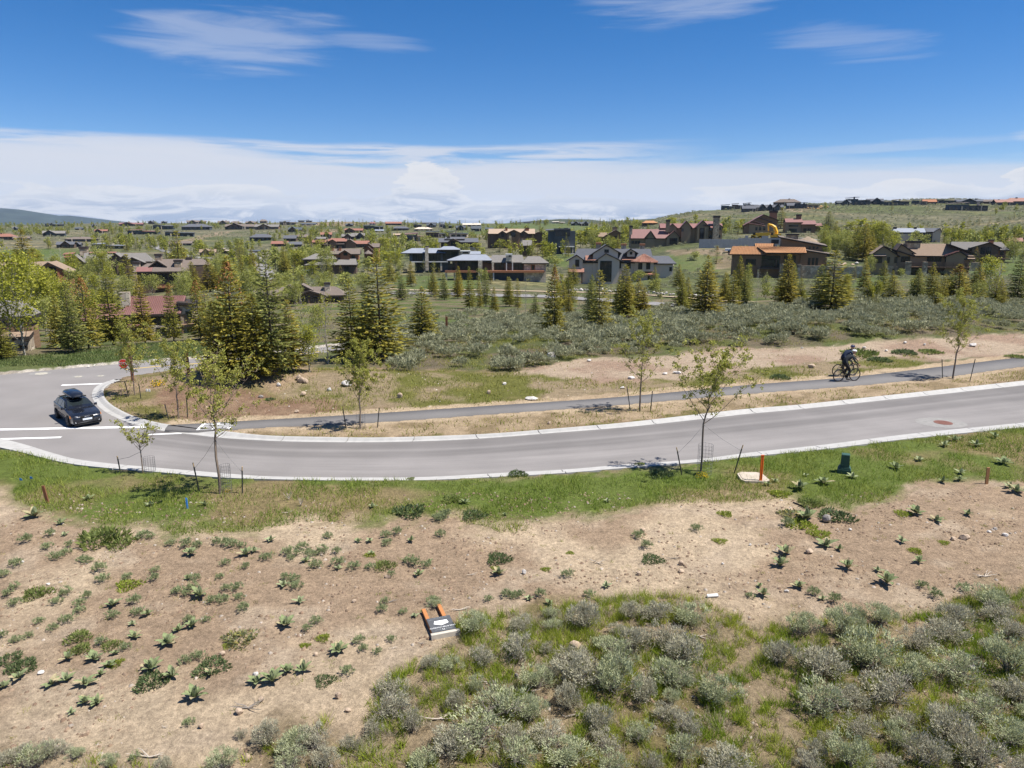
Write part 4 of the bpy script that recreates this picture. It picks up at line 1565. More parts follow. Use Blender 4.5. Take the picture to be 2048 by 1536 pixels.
    def win(s, x0, x1, y0, y1, d=0, nx=2, ny=1, name='window', fm='frame'):
        """framed opening standing proud of the wall face at depth d, one pane behind"""
        k = s.k
        a, b, c, e = s.X(x0), s.X(x1), s.Z(y1), s.Z(y0)
        y = d * k - 0.05
        fw = min(.12, (b - a) * .12)
        mb = MB()
        mb.bx(a, b, y - .05, y + .08, c, c + fw); mb.bx(a, b, y - .05, y + .08, e - fw, e)
        for i in range(nx + 1):
            x = a + fw / 2 + (b - a - fw) * i / nx
            mb.bx(x - fw / 2, x + fw / 2, y - .045, y + .075, c + fw + .002, e - fw - .002)
        for j in range(1, ny):
            z = c + (e - c) * j / ny
            mb.bx(a + fw, b - fw, y - .03, y + .05, z - fw / 2, z + fw / 2)
        o = mb.build(name, HM[fm], s.r)
        MB().bx(a + .02, b - .02, y, y + .06, c + .02, e - .02).build('pane', HM['glass'], o)
        return o

    def chim(s, x0, x1, yt, yb, d=14, m='stone', cap='metal', dd=None):
        k = s.k; w = (x1 - x0); dd = dd or w
        o = MB().bx(s.X(x0), s.X(x1), d * k, (d + dd) * k, s.Z(yb), s.Z(yt + min(4, (yb - yt) * .25))).build('chimney', HM[m], s.r)
        if cap:
            e = w * .08
            mb = MB().bx(s.X(x0 - e), s.X(x1 + e), (d - e) * k, (d + dd + e) * k, s.Z(yt + min(4, (yb - yt) * .25)) + .01, s.Z(yt))
            mb.build('chimney_cap', HM[cap], o)
        return o

    def box(s, x0, x1, y0, y1, d0, d1, m, name):
        k = s.k
        s.n += 1
        e = .003 * (s.n % 5)
        return MB().bx(s.X(x0), s.X(x1), d0 * k + e, d1 * k - e, s.Z(y1), s.Z(y0)).build(name, HM[m], s.r)

    def deck(s, x0, x1, yf, yr, d0, d1, m='rail', posts=6, rails=3):
        """deck edge at py yf with a railing up to py yr"""
        s.box(x0, x1, yf, yf + 2.2, d0, d1, m, 'deck')
        k = s.k; mb = MB()
        for j in range(rails):
            z = s.Z(yf - (yf - yr) * (j + 1) / rails)
            mb.bx(s.X(x0), s.X(x1), d0 * k, d0 * k + .06, z - .05, z + .05)
        for i in range(posts + 1):
            x = s.X(x0) + (s.X(x1) - s.X(x0)) * i / posts
            mb.bx(x - .05, x + .05, d0 * k - .02, d0 * k + .08, s.Z(yf), s.Z(yr))
        o = mb.build('railing', HM[m], s.r)
        return o


def house_white():
    h = House('white_house', 1240, 566, 'grey-roofed pale stucco house with copper-red turret roof behind the spruces')
    h.wall(1147, 1300, 524, m='white', d1=44); h.gx(1141, 1306, 525, 499.3, -3, 47, 'slate', 1154, 1300)
    h.gable(1132.5, 522, 1152.5, 510, 1170, 522, -6, 22, 'slate', 'white', 5)
    h.shed(1136, 544, 1168, 544, -14, -5, 'copper', 7); h.box(1162, 1165, 543, 566, -13, -11, 'rail', 'post'); h.box(1139, 1141, 543, 566, -13, -11, 'rail', 'post')
    h.gable(1178, 511, 1210, 490.5, 1241, 507, -2, 34, 'slate', 'white', 7)
    h.gable(1187, 523, 1210, 507, 1245, 523, -9, 14, 'slate', 'white', 8)
    h.shed(1170, 521, 1196, 521, -5, 6, 'copper', 9); h.shed(1242, 520, 1266, 520, -4, 6, 'copper', 5)
    h.win(1207, 1216, 500, 506.5, -2); h.win(1150, 1158, 520, 534, -6, 2, 2); h.win(1199, 1222, 522, 563, -9, 3, 3, 'entry_glazing')
    h.gable(1246, 508, 1258.5, 498.5, 1274, 507, 0, 18, 'slate', 'white', 6.5, 514); h.win(1257.5, 1262, 504.5, 510, 0, 1)
    h.wall(1300, 1343, 527, m='white', d1=36); h.gx(1290, 1349, 527, 513, -3, 39, 'slate', 1300, 1336)
    h.octwall(1286, 1265, 1307, 522, 542, 6); h.octwall(1286, 1267, 1305, 546, 570, 6)
    h.cone(1286, 1258, 1316, 523, 508.5, 6, 'copper', 8, 5); h.cone(1286, 1260, 1312, 547, 541, 6, 'copper', 8)
    for a, b in ((1273.5, 1281.5), (1289, 1297)): h.win(a, b, 524.5, 538, -13.6, 2, 2)
    h.win(1293, 1299, 551, 560, -12, 1); h.win(1238, 1241, 527, 537, 0, 1); h.win(1252, 1260, 526, 538, 0, 2); h.win(1336, 1341, 534, 542, 0, 1)
    for a in (1191.5, 1242, 1279): h.chim(a, a + 9.5, 487 if a < 1200 else 489.5, 503, 22, 'stone', 'rust')


def house_pavilion():
    h = House('pavilion_house', 990, 560, 'long low house with blue metal hip roof above dark glass and stone pillars')
    h.wall(905, 960, 521, 541, 2, 30, 'dwood'); h.gx(894, 984, 521, 510.3, -6, 36, 'blue', 925, 972)
    h.wall(962, 1050, 525, 541, 4, 34, 'dwood'); h.gx(975, 1049, 525.5, 511.5, 0, 38, 'grey', 985, 1045)
    h.wall(1048, 1092, 526, m='stonep', d0=2, d1=34); h.gx(1043, 1098, 526.5, 514, -2, 37, 'grey', 1056, 1080)
    h.box(891, 1088, 541, 545, -8, 24, 'rust', 'deck'); h.wall(912, 1050, 545, None, 8, 30, 'charcoal')
    h.box(957, 965, 521, 562, -9, -4, 'stonep', 'pillar'); h.box(986, 988.5, 545, 562, -7, -5, 'deckw', 'post'); h.box(891, 895, 545, 562, -7, -4, 'stonep', 'pillar'); h.box(908, 911, 545, 562, -7, -5, 'stonep', 'pillar')
    h.box(1012, 1014, 526, 541, -4, -2, 'deckw', 'post'); h.box(1024, 1026, 526, 541, -4, -2, 'deckw', 'post'); h.box(984, 988, 526, 541, -4, -2, 'stonep', 'pillar')
    h.win(915, 932, 522.5, 540, 2, 3); h.win(933, 956, 522.5, 540, 2, 3); h.win(990, 1008, 527, 540, 4, 3); h.win(1028, 1046, 527, 540, 4, 3); h.win(1062, 1070, 530, 541, 2, 1, 1, 'door', 'rust')
    h.chim(1012, 1024, 508.5, 523, -2, 'cream', 'deckw'); h.box(1017.5, 1022, 511, 514.5, -3, -2.1, 'frame', 'vent'); h.win(896, 910, 527, 540, 0, 2)


def house_blue():
    h = House('modern_house', 880, 545, 'long dark modern house with bluish hip roofs and stone pillars beside the pavilion house')
    h.wall(820, 886, 507, 523, 2, 30, 'charcoal'); h.gx(803, 892, 506.5, 497.5, -4, 34, 'blue', 824, 884)
    h.wall(884, 918, 500, 523, 0, 28, 'charcoal'); h.gx(876, 921, 500, 494, -5, 32, 'blue', 888, 908)
    h.wall(916, 940, 503, None, 2, 26, 'stonep'); h.gx(918, 962, 509, 504, 4, 30, 'blue')
    h.box(824, 896, 523, 524.6, -6, 20, 'deckw', 'deck'); h.wall(830, 900, 524.6, None, 6, 28, 'charcoal')
    h.box(851.5, 858, 496, 541, -6, -1, 'stonep', 'pillar'); h.box(881, 884.5, 524.6, 541, -5, -2, 'stonep', 'pillar')
    h.win(826, 846, 508, 522, 2, 4); h.win(859, 882, 508, 522, 2, 4); h.win(886, 916, 502, 522.5, 0, 4, 2); h.win(834, 850, 526, 541, 6, 3); h.win(860, 880, 526, 541, 6, 3)
    h.chim(922, 940, 502, 511, -1, 'cream', 'deckw'); h.box(926, 937, 504.5, 507.5, -2, -1.1, 'frame', 'vent'); h.chim(852, 858, 493, 499, 8, 'stonep', 'metal')


def house_slate():
    h = House('slate_house', 918, 502, 'dark timber house with slate roof and central gable behind the modern house')
    h.wall(882, 955, 486, m='dwood', d1=30); h.gx(877, 957, 484.5, 477, -3, 33, 'slate'); h.gx(890, 930, 478.5, 474.6, 4, 30, 'slate')
    h.gable(896, 484, 907, 477.5, 921, 484, -5, 14, 'dbrown', 'dwood', 3); h.win(902, 914, 482, 492, -5, 3)
    h.wall(884, 956, 494.5, None, -1, 0, 'stonep'); h.win(922, 936, 487, 494, 0, 3); h.win(940, 952, 487, 494, 0, 3); h.win(884, 894, 487, 494, 0, 2); h.win(921, 929, 496, 501.5, -1, 2)
    h.chim(895, 900, 474, 482, 6, 'stonep')


def house_tan():
    h = House('tan_roofed_house', 1037, 496, 'large lodge with pale tan roof, arched centre gable and stone chimneys')
    h.wall(980, 1068, 468, m='dwood', d1=32); h.gx(977, 1070, 468, 458.5, -3, 36, 'tan')
    h.gable(993, 470, 1005, 462, 1018, 470, -6, 14, 'tan', 'dwood', 3); h.gable(1036, 470, 1047, 462, 1059, 470, -6, 14, 'tan', 'dwood', 3); h.gable(1012, 467, 1028, 460, 1043, 467, -9, 14, 'tan', 'wood', 3)
    h.win(1021, 1031, 464.5, 474, -9, 3, 2); h.win(1042, 1047, 467, 474, -6, 2); h.win(1003, 1008, 467, 474, -6, 2); h.deck(1018, 1066, 476.5, 473.5, -8, 0, 'dwood', 8, 2)
    h.box(1018, 1023, 472, 486, -11, -8, 'stone', 'pillar'); h.box(1042, 1046, 477, 486, -9, -6, 'stonep', 'pillar')
    h.chim(1010.5, 1015, 455.5, 464, 8, 'rust'); h.chim(1051, 1058, 456.5, 464, 8, 'rust')
    h.wall(1068, 1084, 466, m='dwood', d0=4, d1=28); h.gy(1062, 470, 1080, 463, 1092, 470, 0, 28, 'tan')
    h.wall(975, 993, 466, m='wood', d0=3, d1=28); h.gx(976, 992, 467, 461.5, 0, 30, 'tan')


def house_lower_tan():
    h = House('grey_gabled_house', 1052, 512, 'grey-roofed house half hidden by trees below the tan-roofed lodge')
    h.wall(1040, 1064, 490, m='dwood', d1=26); h.gx(1040, 1064, 491.5, 481, -3, 28, 'grey', 1043, 1064); h.chim(1041, 1045, 478, 486, 8, 'stonep'); h.win(1046, 1050, 495, 503, 0); h.win(1054, 1060, 495, 503, 0)


def house_hidden():
    h = House('glass_house', 1122, 508, 'dark glass-fronted house with a pale terrace hidden behind aspens')
    h.wall(1096, 1150, 463, m='charcoal', d1=28); h.shed(1092, 461.5, 1140, 459.5, -4, 30, 'slate', 2); h.wall(1108, 1140, 458, 480, -3, 16, 'charcoal')
    for a in (1110, 1120, 1130): h.win(a, a + 9, 463, 473, -3, 2)
    h.box(1117, 1148, 492.8, 494.3, -10, 4, 'deckw', 'terrace_roof'); h.box(1128, 1131, 494.3, 508, -9, -7, 'stonep', 'pillar'); h.box(1144, 1146, 494.3, 508, -9, -7, 'stonep', 'pillar'); h.box(1124, 1162, 506.5, 510, -14, -10, 'deckw', 'garden_wall')
    h.win(1118, 1127, 496, 507, 0, 2); h.chim(1128, 1135, 457, 463, 8, 'rust')


def house_brown_gable():
    h = House('gabled_house', 1228, 498, 'brown gabled house among bright aspens left of the red-roofed mansion')
    h.gable(1209, 472, 1230, 460.5, 1243, 468, 0, 26, 'brown', 'wood', 3); h.gx(1196, 1214, 474, 466, 6, 28, 'brown'); h.chim(1225, 1234, 455.5, 464, 14, 'stone'); h.win(1227, 1233, 473, 480, 0); h.wall(1198, 1212, 474, m='wood', d0=8, d1=26); h.win(1200, 1206, 478, 484, 8, 2)


def house_rust():
    h = House('rust_timber_house', 668, 548, 'two-storey rust-brown timber house with grey hipped lower roofs behind aspens')
    h.wall(664, 717, 509, 521, 10, 36, 'rust'); h.gx(661, 721, 509, 499, 6, 40, 'dbrown')
    h.gable(679, 508, 691, 501, 703, 509, 5, 22, 'dbrown', 'rust', 3); h.win(688, 696, 506, 512, 5); h.win(703, 710, 512, 517, 10)
    h.gable(638, 511, 648, 501.5, 656, 508, 8, 24, 'dbrown', 'rust', 2)
    h.wall(611, 672, 519, m='dwood', d1=34); h.gx(608, 676, 518.5, 508, -3, 36, 'grey', 632, 662)
    h.wall(618, 712, 529, m='dwood', d0=-6, d1=30); h.gx(612, 714, 529.5, 517, -10, 30, 'grey', 640, 712)
    for a in (614, 622, 630): h.win(a, a + 6, 521, 526, 0, 2)
    for a in (640, 654, 690): h.win(a, a + 9, 533, 544, -6, 2)
    h.box(607.5, 609, 530, 541, -8, -6, 'deckw', 'post'); h.box(607.5, 622, 538.5, 541, -8, -7, 'deckw', 'railing')
    h.chim(661.5, 668.5, 494, 503, 16, 'rust'); h.chim(678, 683, 494.5, 503, 16, 'rust'); h.chim(673.5, 676.5, 512, 522, 0, 'metal', None)


def house_rust2():
    h = House('timber_gable_house', 742, 526, 'tall rust timber house with double front gable right of the two-storey rust house')
    h.gable(726, 498, 738, 487, 752, 498, 4, 24, 'dbrown', 'rust', 3); h.gable(731, 504, 738.5, 493, 749, 503, -2, 8, 'dbrown', 'rust', 2)
    h.wall(748, 758, 494, m='rust', d0=6, d1=26); h.gx(744, 760, 495, 488, 3, 28, 'dbrown'); h.win(735, 743, 501, 508, -2, 2); h.cone(738, 729, 748, 507, 500, -6, 'dbrown'); h.box(749, 752, 503, 524, -5, -2, 'rust', 'post'); h.win(734, 744, 511, 520, -2, 2); h.chim(736, 741, 484, 491, 14, 'metal', None)


def house_red_long():
    h = House('red_roofed_house', 680, 497, 'long dark house with several rusty red roofs above the rust timber house')
    h.wall(628, 652, 484, m='dwood', d1=24); h.gx(626, 654, 484.5, 480, -3, 26, 'copper')
    h.wall(656, 700, 482, m='dwood', d1=26); h.gx(657, 694, 483, 477, -3, 28, 'copper'); h.gable(659, 482.5, 667, 479, 675, 484, -5, 10, 'copper', 'wood', 2); h.gable(690, 486, 700, 478.5, 714, 488, -3, 20, 'dbrown', 'wood', 2)
    h.wall(705, 736, 486, m='dwood', d0=4, d1=24); h.gx(703, 738, 488, 482, 0, 26, 'copper'); h.shed(624, 489, 690, 488, -8, 2, 'dbrown', 1)
    h.chim(657, 662, 474.5, 481, 8, 'stonep'); h.chim(691.5, 696.5, 475, 481, 8, 'stonep'); h.chim(631, 635, 477, 483, 8, 'stone')
    for a in (632, 641, 663, 672, 682, 712, 722): h.win(a, a + 6, 489.5, 495, 0, 2)


def house_lodge():
    h = House('brown_lodge', 1840, 550, 'brown-roofed lodge with stone pillars and a long timber deck on the right slope')
    h.gable(1747.5, 510, 1768, 493, 1800, 513, 0, 30, 'brown', 'olive', 5)
    h.shed(1768, 493.2, 1827, 513.2, 0.5, 30, 'brown', 0)
    h.gable(1793, 503, 1801, 489, 1836, 512.5, 6, 46, 'brown', 'olive', 3)
    h.wall(1826, 1926, 511, m='olive', d0=6, d1=46); h.gx(1828, 1932, 512, 489, 0, 52, 'brown', 1801, 1890)
    h.shed(1886, 489, 1936, 508, 2, 40, 'dbrown', 0)
    h.gable(1878, 512.5, 1903, 502, 1920, 512, -3, 14, 'red', 'olive', 4); h.shed(1878, 511, 1900, 502.5, -4, 14, 'red', 0)
    h.shed(1913, 517, 1932, 517, -4, 8, 'brown', 5); h.box(1914, 1915.5, 517, 526, -4, -3, 'rail', 'post'); h.box(1929, 1930.5, 517, 526, -4, -3, 'rail', 'post')
    h.shed(1752, 513, 1774, 513, -5, 2, 'dbrown', 4)
    h.win(1756, 1768, 516, 527, 0, 2); h.win(1777, 1782, 515, 527, 0, 1); h.win(1791, 1796, 515, 527, 0, 1)
    for a, b in ((1850, 1862), (1863, 1876), (1880, 1892), (1894, 1906)): h.win(a, b, 514, 524, 6 if b < 1877 else -2, 3)
    h.win(1804, 1820, 514, 525, 6, 3)
    h.wall(1774, 1798, 533, None, -1, 6, 'stone'); h.win(1775, 1779, 538, 548, -1, 1); h.win(1789, 1793, 538, 548, -1, 1)
    h.deck(1812, 1928, 533, 525, -10, 8, 'rail', 10, 3); h.wall(1826, 1926, 535.5, None, 2, 8, 'dwood')
    for a, b, c in ((1809, 1820, 556), (1839, 1848.5, 554), (1924, 1940, 540)): h.box(a, b, 523.5, c, -13, -8, 'stone', 'pillar')
    h.win(1822, 1836, 537, 552, 2, 2, 1, 'garage_door'); h.chim(1814, 1838, 483.5, 503, 16, 'stone', 'metal', 12)


def house_right():
    h = House('slate_gabled_house', 1960, 525, 'grey-brown gabled house just behind the right end of the brown lodge')
    h.wall(1912, 2004, 499, m='wood', d0=6, d1=36); h.gx(1905, 2009, 500, 485, 2, 40, 'grey', 1910, 1998); h.gable(1938, 496, 1970, 485, 1993, 496, -3, 24, 'grey', 'dwood', 5)
    h.win(1957, 1965, 495, 508, -3, 2, 2); h.win(1967, 1975, 495, 508, -3, 2, 2); h.win(1994, 2000, 503, 510, 6, 1); h.deck(1955, 2008, 516, 510, -10, 6, 'rail', 6, 3); h.chim(1974, 1982, 480, 489, 12, 'rust'); h.box(1997, 1999, 518, 526, -9, -8, 'rail', 'post')


def house_orange():
    h = House('orange_roofed_house', 1560, 556, 'brown timber house with orange tile roofs and dark shed roof on the right')
    h.wall(1468, 1522, 509, m='wood', d1=36); f = h.gx(1459.5, 1530, 509.6, 494.5, -4, 26, 'tile', 1466, 1530, 24)
    h.gx(1510, 1548, 497, 489, 8, 34, 'tile', None, None, 12)
    h.wall(1520, 1600, 506, m='wood', d0=4, d1=40); h.gx(1528, 1604.5, 506, 495, -8, 22, 'tile', 1513, 1604, 30)
    h.shed(1554, 475.5, 1645, 492.5, 6, 34, 'dbrown', 3, .35); h.wall(1560, 1636, (479, 492), 505, 9, 32, 'wood')
    h.shed(1600, 500, 1660, 509.5, 0, 10, 'dbrown', 2, .3); h.wall(1596, 1645, (501, 507.5), None, 2, 34, 'wood')
    h.win(1492, 1511.5, 519, 531.5, 0, 3); h.win(1520, 1558, 512.5, 520, 4, 4, 1); h.win(1521, 1550, 520.5, 535, 4, 4); h.win(1552, 1557, 520, 536, 4, 1, 2, 'door'); h.win(1565, 1587, 512, 535, 4, 3, 2)
    for a in (1610, 1617.5, 1624.5): h.win(a, a + 4.5, 516, 530, 2, 1, 2)
    for a in (1611, 1618, 1625): h.win(a, a + 3.6, 494.5, 498.4, 9, 1, 1)
    h.box(1517, 1560, 536.5, 538.5, -8, 6, 'dwood', 'deck'); h.wall(1470, 1600, 539, None, 8, 38, 'charcoal'); h.wall(1468, 1517, 534, None, -.5, 10, 'wood')
    h.box(1556.5, 1563.5, 527.5, 558, -10, -4, 'stone', 'pillar'); h.box(1589.5, 1596.5, 528, 558, -10, -4, 'stone', 'pillar'); h.box(1515, 1518, 539, 558, -7, -4, 'stone', 'pillar')
    h.win(1519, 1554, 541, 559, 8, 4, 1, 'garage_glazing'); h.wall(1597, 1646, 531, None, -3, 2.2, 'stone'); h.wall(1646, 1712, 533, None, 2, 7, 'stone'); h.box(1702, 1712, 531, 552, 1, 8, 'stonep', 'pillar')
    h.chim(1570, 1591, 469.5, 481, 18, 'stone', 'metal', 10)


def house_mansion():
    h = House('red_mansion', 1350, 490, 'large mansion with dull red roofs, row of steep gables and tall stone chimney')
    h.wall(1263, 1336, 477, m='olive', d1=30); h.gx(1262, 1338, 477, 459, -3, 33, 'red', 1264, 1338); h.gy(1288, 477, 1301, 462, 1312, 477, -6, 16, 'red')
    h.wall(1291, 1309, 477, 495, -3, 10, 'olive', (1301, 463.5))
    h.gable(1330, 476.5, 1346.5, 462, 1359, 475.5, -8, 24, 'red', 'olive', 3); h.win(1338, 1353, 476.5, 489, -8, 4, 2); h.gx(1316, 1346, 474, 462, 2, 24, 'red')
    for a in (1264, 1270, 1276): h.win(a, a + 5, 482, 488, 0, 2)
    h.wall(1320, 1442, 456, m='olive', d0=16, d1=50); h.gx(1320, 1444, 457, 448, 13, 52, 'red')
    for xa, ya, w, yb in ((1344, 448, 11, 458), (1371, 442.5, 12, 456), (1403, 441.5, 15, 456)): h.gable(xa - w, yb, xa, ya, xa + w, yb, 8, 34, 'red', 'olive', 3)
    h.gx(1404, 1424, 452, 443.5, 6, 34, 'red'); h.gable(1424, 455, 1431, 447, 1444, 455, 9, 34, 'red', 'olive', 2)
    h.win(1398, 1406, 457, 478, 7.5, 2, 2, 'door'); h.box(1393, 1396, 456, 480, 3, 7, 'olive', 'pillar'); h.box(1407, 1410, 456, 480, 3, 7, 'olive', 'pillar')
    for a, b in ((1417, 456), (1417, 470), (1434.5, 455), (1434.5, 470), (1362, 458), (1340, 466)): h.win(a, a + 4, b, b + 6, 8, 1)
    h.chim(1423, 1434.5, 433, 479, 2, 'stone', 'metal', 8); h.chim(1331, 1338.5, 440.5, 465, 4, 'olive', 'metal', 6); h.chim(1259, 1265, 452, 496, 4, 'stone', 'metal', 6)


def house_stepped():
    h = House('stepped_roof_house', 1560, 466, 'brown house with stepped dull red shed roofs behind the yellow digger')
    h.gable(1489, 451, 1526, 429.5, 1556, 441, 0, 30, 'red', 'wood', 2); h.shed(1498, 446.5, 1530, 452, -4, 2, 'red', 2); h.shed(1506, 442, 1528, 449, -3, 3, 'red', 2); h.shed(1516, 435.5, 1544, 444.5, -2, 5, 'red', 2)
    h.wall(1500, 1556, 449, m='olive', d0=-2, d1=20)
    for a in (1512, 1519, 1527): h.win(a, a + 4, 454, 461, -2, 1)
    h.wall(1570, 1600, 444, m='olive', d0=4, d1=30); h.gx(1569, 1602, 445, 437.5, 0, 32, 'red'); h.wall(1600, 1626, 447.5, m='wood', d0=2, d1=28); h.gx(1598, 1627, 449, 441.5, -2, 30, 'red'); h.wall(1625, 1638, 451, m='wood', d0=6, d1=26); h.gx(1624, 1640, 452, 447, 4, 28, 'red')
    h.win(1576, 1594, 450.5, 453.5, 4, 4); h.win(1577, 1592, 457.5, 464, 4, 3); h.win(1604, 1610, 457, 463, 2, 2); h.win(1612, 1618, 457, 463, 2, 2)
    h.chim(1540, 1554, 422.5, 440, 12, 'wood', 'metal', 8); h.chim(1591, 1600, 429.5, 441, 12, 'wood', 'metal', 6)


def house_bluegrey():
    h = House('blue_roofed_house', 1812, 482, 'slate-blue roofed grey house below the bare hillside right of the aspens')
    h.wall(1792, 1825, 465, m='charcoal', d1=26); h.gx(1785, 1845, 465, 457, -3, 30, 'blue', 1790, 1845); h.wall(1796, 1822, 468, m='white', d0=-4, d1=10); h.wall(1840, 1868, 463, m='charcoal', d0=6, d1=28); h.gx(1838, 1872, 464, 457, 3, 30, 'slate'); h.gable(1858, 465, 1870, 456.5, 1874, 464, 2, 16, 'slate', 'white', 1); h.chim(1789, 1795, 453, 460, 10, 'metal', None); h.chim(1827, 1831, 453, 460, 10, 'metal', None); h.win(1826, 1836, 467, 474, 0, 2)


def house_redpanel():
    h = House('brown_roofed_house', 345, 582, 'brown-roofed house with one red roof panel, stone chimneys and deep window bay')
    h.wall(284, 378, 543, m='dwood', d1=40); h.gx(276, 380, 543, 528, -4, 40, 'dbrown', 300, 380)
    h.gx(300, 414, 532, 520.5, 14, 54, 'dbrown', 322, 400); h.wall(372, 408, 534, m='dwood', d0=14, d1=50)
    h.gable(304, 534, 321, 521.5, 338, 533.5, 8, 30, 'dbrown', 'fascia', 2, 545); h.shed(283, 542.6, 312, 542.6, -4.5, 8, 'red', 8.5)
    for a, b in ((309, 318), (319, 328), (329, 339), (341, 352)): h.win(a, b, 548, 571, 0, 2, 2)
    h.win(290, 303, 550, 566, 0, 2); h.deck(318, 364, 573, 569, -9, 4, 'rust', 6, 2); h.wall(318, 372, 575.5, None, 2, 8, 'charcoal'); h.box(344, 348, 575, 590, -8, -5, 'stone', 'pillar'); h.box(358, 363, 546, 575, -6, -1, 'stone', 'pillar'); h.box(278, 284, 546, 586, -6, -1, 'stone', 'pillar')
    h.chim(313.5, 325, 509.5, 525, 26, 'stone'); h.chim(352, 365, 521, 541, 6, 'stone'); h.chim(370, 381, 515, 524, 30, 'metal', None); h.chim(276, 287, 524, 543, 10, 'stone')


def house_many_gables():
    h = House('long_gabled_house', 220, 550, 'long grey-brown house with a row of gables behind small spruces left of centre')
    h.gable(143, 527, 161, 508.5, 178, 524, -2, 30, 'grey', 'dwood', 4); h.wall(176, 296, 524, m='dwood', d0=4, d1=36); h.gx(174, 234, 525, 506, 0, 42, 'grey')
    h.gable(216, 524, 235, 507, 248, 518, -4, 30, 'grey', 'dwood', 3); h.gable(232, 524, 251, 511, 262, 521, -8, 24, 'grey', 'dwood', 3); h.gx(240, 298, 525, 508, 4, 40, 'grey', None, 285); h.gable(246, 527, 266, 515, 288, 526, -11, 16, 'grey', 'dwood', 4)
    h.gx(183, 232, 507, 505, 16, 36, 'copper'); h.shed(135, 510, 156, 508, 20, 34, 'copper', 3); h.shed(138, 515, 152, 514, 16, 20, 'copper', 2); h.wall(138, 155, 511, m='wood', d0=21, d1=34)
    for a in (186, 200, 240, 262, 272): h.win(a, a + 8, 531, 541, 4 if a < 230 else -8, 2)
    for a in (202, 223, 246, 268): h.box(a, a + 4, 536, 552, -9, -5, 'stonep', 'pillar')
    h.chim(166, 179, 494.5, 512, 20, 'stone')


def house_left():
    h = House('big_brown_roofed_house', 80, 606, 'big brown-roofed house with wide timber gable at the left edge')
    h.gx(-60, 104, 552, 525.5, -2, 60, 'brown', -60, 101); h.wall(-60, 90, 550, m='dwood', d0=4, d1=58)
    h.gable(82, 542, 106, 525.5, 140, 545, -8, 54, 'brown', 'rust', 6); h.win(100, 120, 546, 562, -8, 3); h.win(102, 118, 534, 543, -8, 3); h.win(30, 50, 560, 574, 4, 3); h.box(120, 123, 546, 606, -12, -9, 'rust', 'post'); h.box(86, 89, 546, 606, -12, -9, 'rust', 'post')


def house_redmetal():
    h = House('red_metal_roofed_house', 330, 672, 'stone house with ribbed dark red metal roof behind the roadside spruces')
    h.wall(266, 366, 626, m='wood', d0=4, d1=40); h.gx(256, 364, 627, 594.5, -5, 42, 'red', 270, 373, 30)
    h.wall(362, 388, 612, m='stone', d0=0, d1=40); h.shed(358, 605, 392, 609, -5, 40, 'fascia', 3); h.wall(288, 372, 650, None, -2, 4.2, 'stonep')
    h.gx(182, 264, 636, 608, -8, 40, 'red', 196, 262, 20); h.wall(190, 262, 634, m='wood', d0=0, d1=36)
    h.win(267, 285, 632, 645, 4, 2); h.win(306, 330, 631, 650, 4, 3); h.win(335, 358, 630, 648, 4, 3); h.win(316, 334, 654, 672, -2, 2, 1, 'door'); h.win(372, 384, 624, 640, 0, 2); h.shed(266, 652, 292, 652, -14, -2, 'red', 5)
    h.box(363, 367, 650, 672, -9, -5, 'rail', 'post'); h.shed(362, 651, 390, 648, -10, 0, 'rail', 1); h.chim(254.5, 272, 580, 616, 6, 'stonep', None, 12); h.win(352, 358, 655, 668, -2, 1)


def house_stone_cottage():
    h = House('stone_cottage', 36, 702, 'low tan stone house behind white aspen trunks at the left edge')
    h.wall(14, 58, 676, m='stonep', d0=0, d1=30); h.shed(8, 674, 60, 673, -5, 30, 'brown', 6); h.win(18, 28, 688, 700, 0, 2, 1, 'door'); h.win(38, 54, 690, 698, 0, 2); h.gx(-70, 62, 636, 606, 30, 90, 'grey', -60, 40); h.wall(-60, 55, 634, m='wood', d0=34, d1=86)
    h.win(2, 14, 645, 658, 34, 2); h.win(30, 42, 645, 658, 34, 2)


def house_low_dark():
    h = House('low_dark_house', 625, 606, 'low dark brown house with small front gable and stone chimney behind the spruces')
    h.gx(500, 690, 591, 575, -3, 40, 'dbrown', 520, 670); h.wall(508, 684, 591, m='dwood', d0=2, d1=38); h.gable(566, 583, 580, 570, 593, 580, 4, 30, 'dbrown', 'dwood', 2); h.gable(584, 580, 606, 568, 628, 580, -2, 28, 'dbrown', 'dwood', 3)
    h.gable(586, 592, 622, 580, 656, 591, -9, 14, 'dbrown', 'dwood', 4); h.chim(649.5, 660, 566, 589, 6, 'stonep', 'metal', 8); h.win(604, 618, 593, 604, -9, 3); h.win(624, 636, 593, 604, -9, 3); h.win(598, 612, 575, 579, -2, 2); h.win(662, 676, 594, 603, 2, 2)


for fn in (house_white, house_pavilion, house_blue, house_slate, house_tan, house_lower_tan, house_hidden, house_brown_gable, house_rust, house_rust2, house_red_long, house_lodge, house_right, house_orange, house_mansion, house_stepped, house_bluegrey, house_redpanel, house_many_gables, house_left, house_redmetal, house_stone_cottage, house_low_dark):
    fn()
LANDMARKS += [('the white stucco house', 1240, 560), ('the blue pavilion roof', 990, 555), ('the long modern house', 870, 540), ('the slate gable house', 918, 502), ('the tan-roofed lodge', 1037, 490), ('the rust timber house', 668, 545), ('the double-gable timber house', 742, 524), ('the brown lodge', 1840, 548),
              ('the grey-brown gabled house', 1965, 520), ('the orange-tiled house', 1560, 552), ('the red mansion', 1350, 488), ('the stepped-roof house', 1560, 465), ('the blue-roofed house', 1812, 480), ('the red-panel house', 345, 580), ('the many-gabled house', 220, 548), ('the big left-edge house', 80, 600), ('the red metal roof', 330, 670), ('the low dark house', 625, 604), ('the stone cottage', 36, 700), ('the long red-roofed house', 680, 495)]

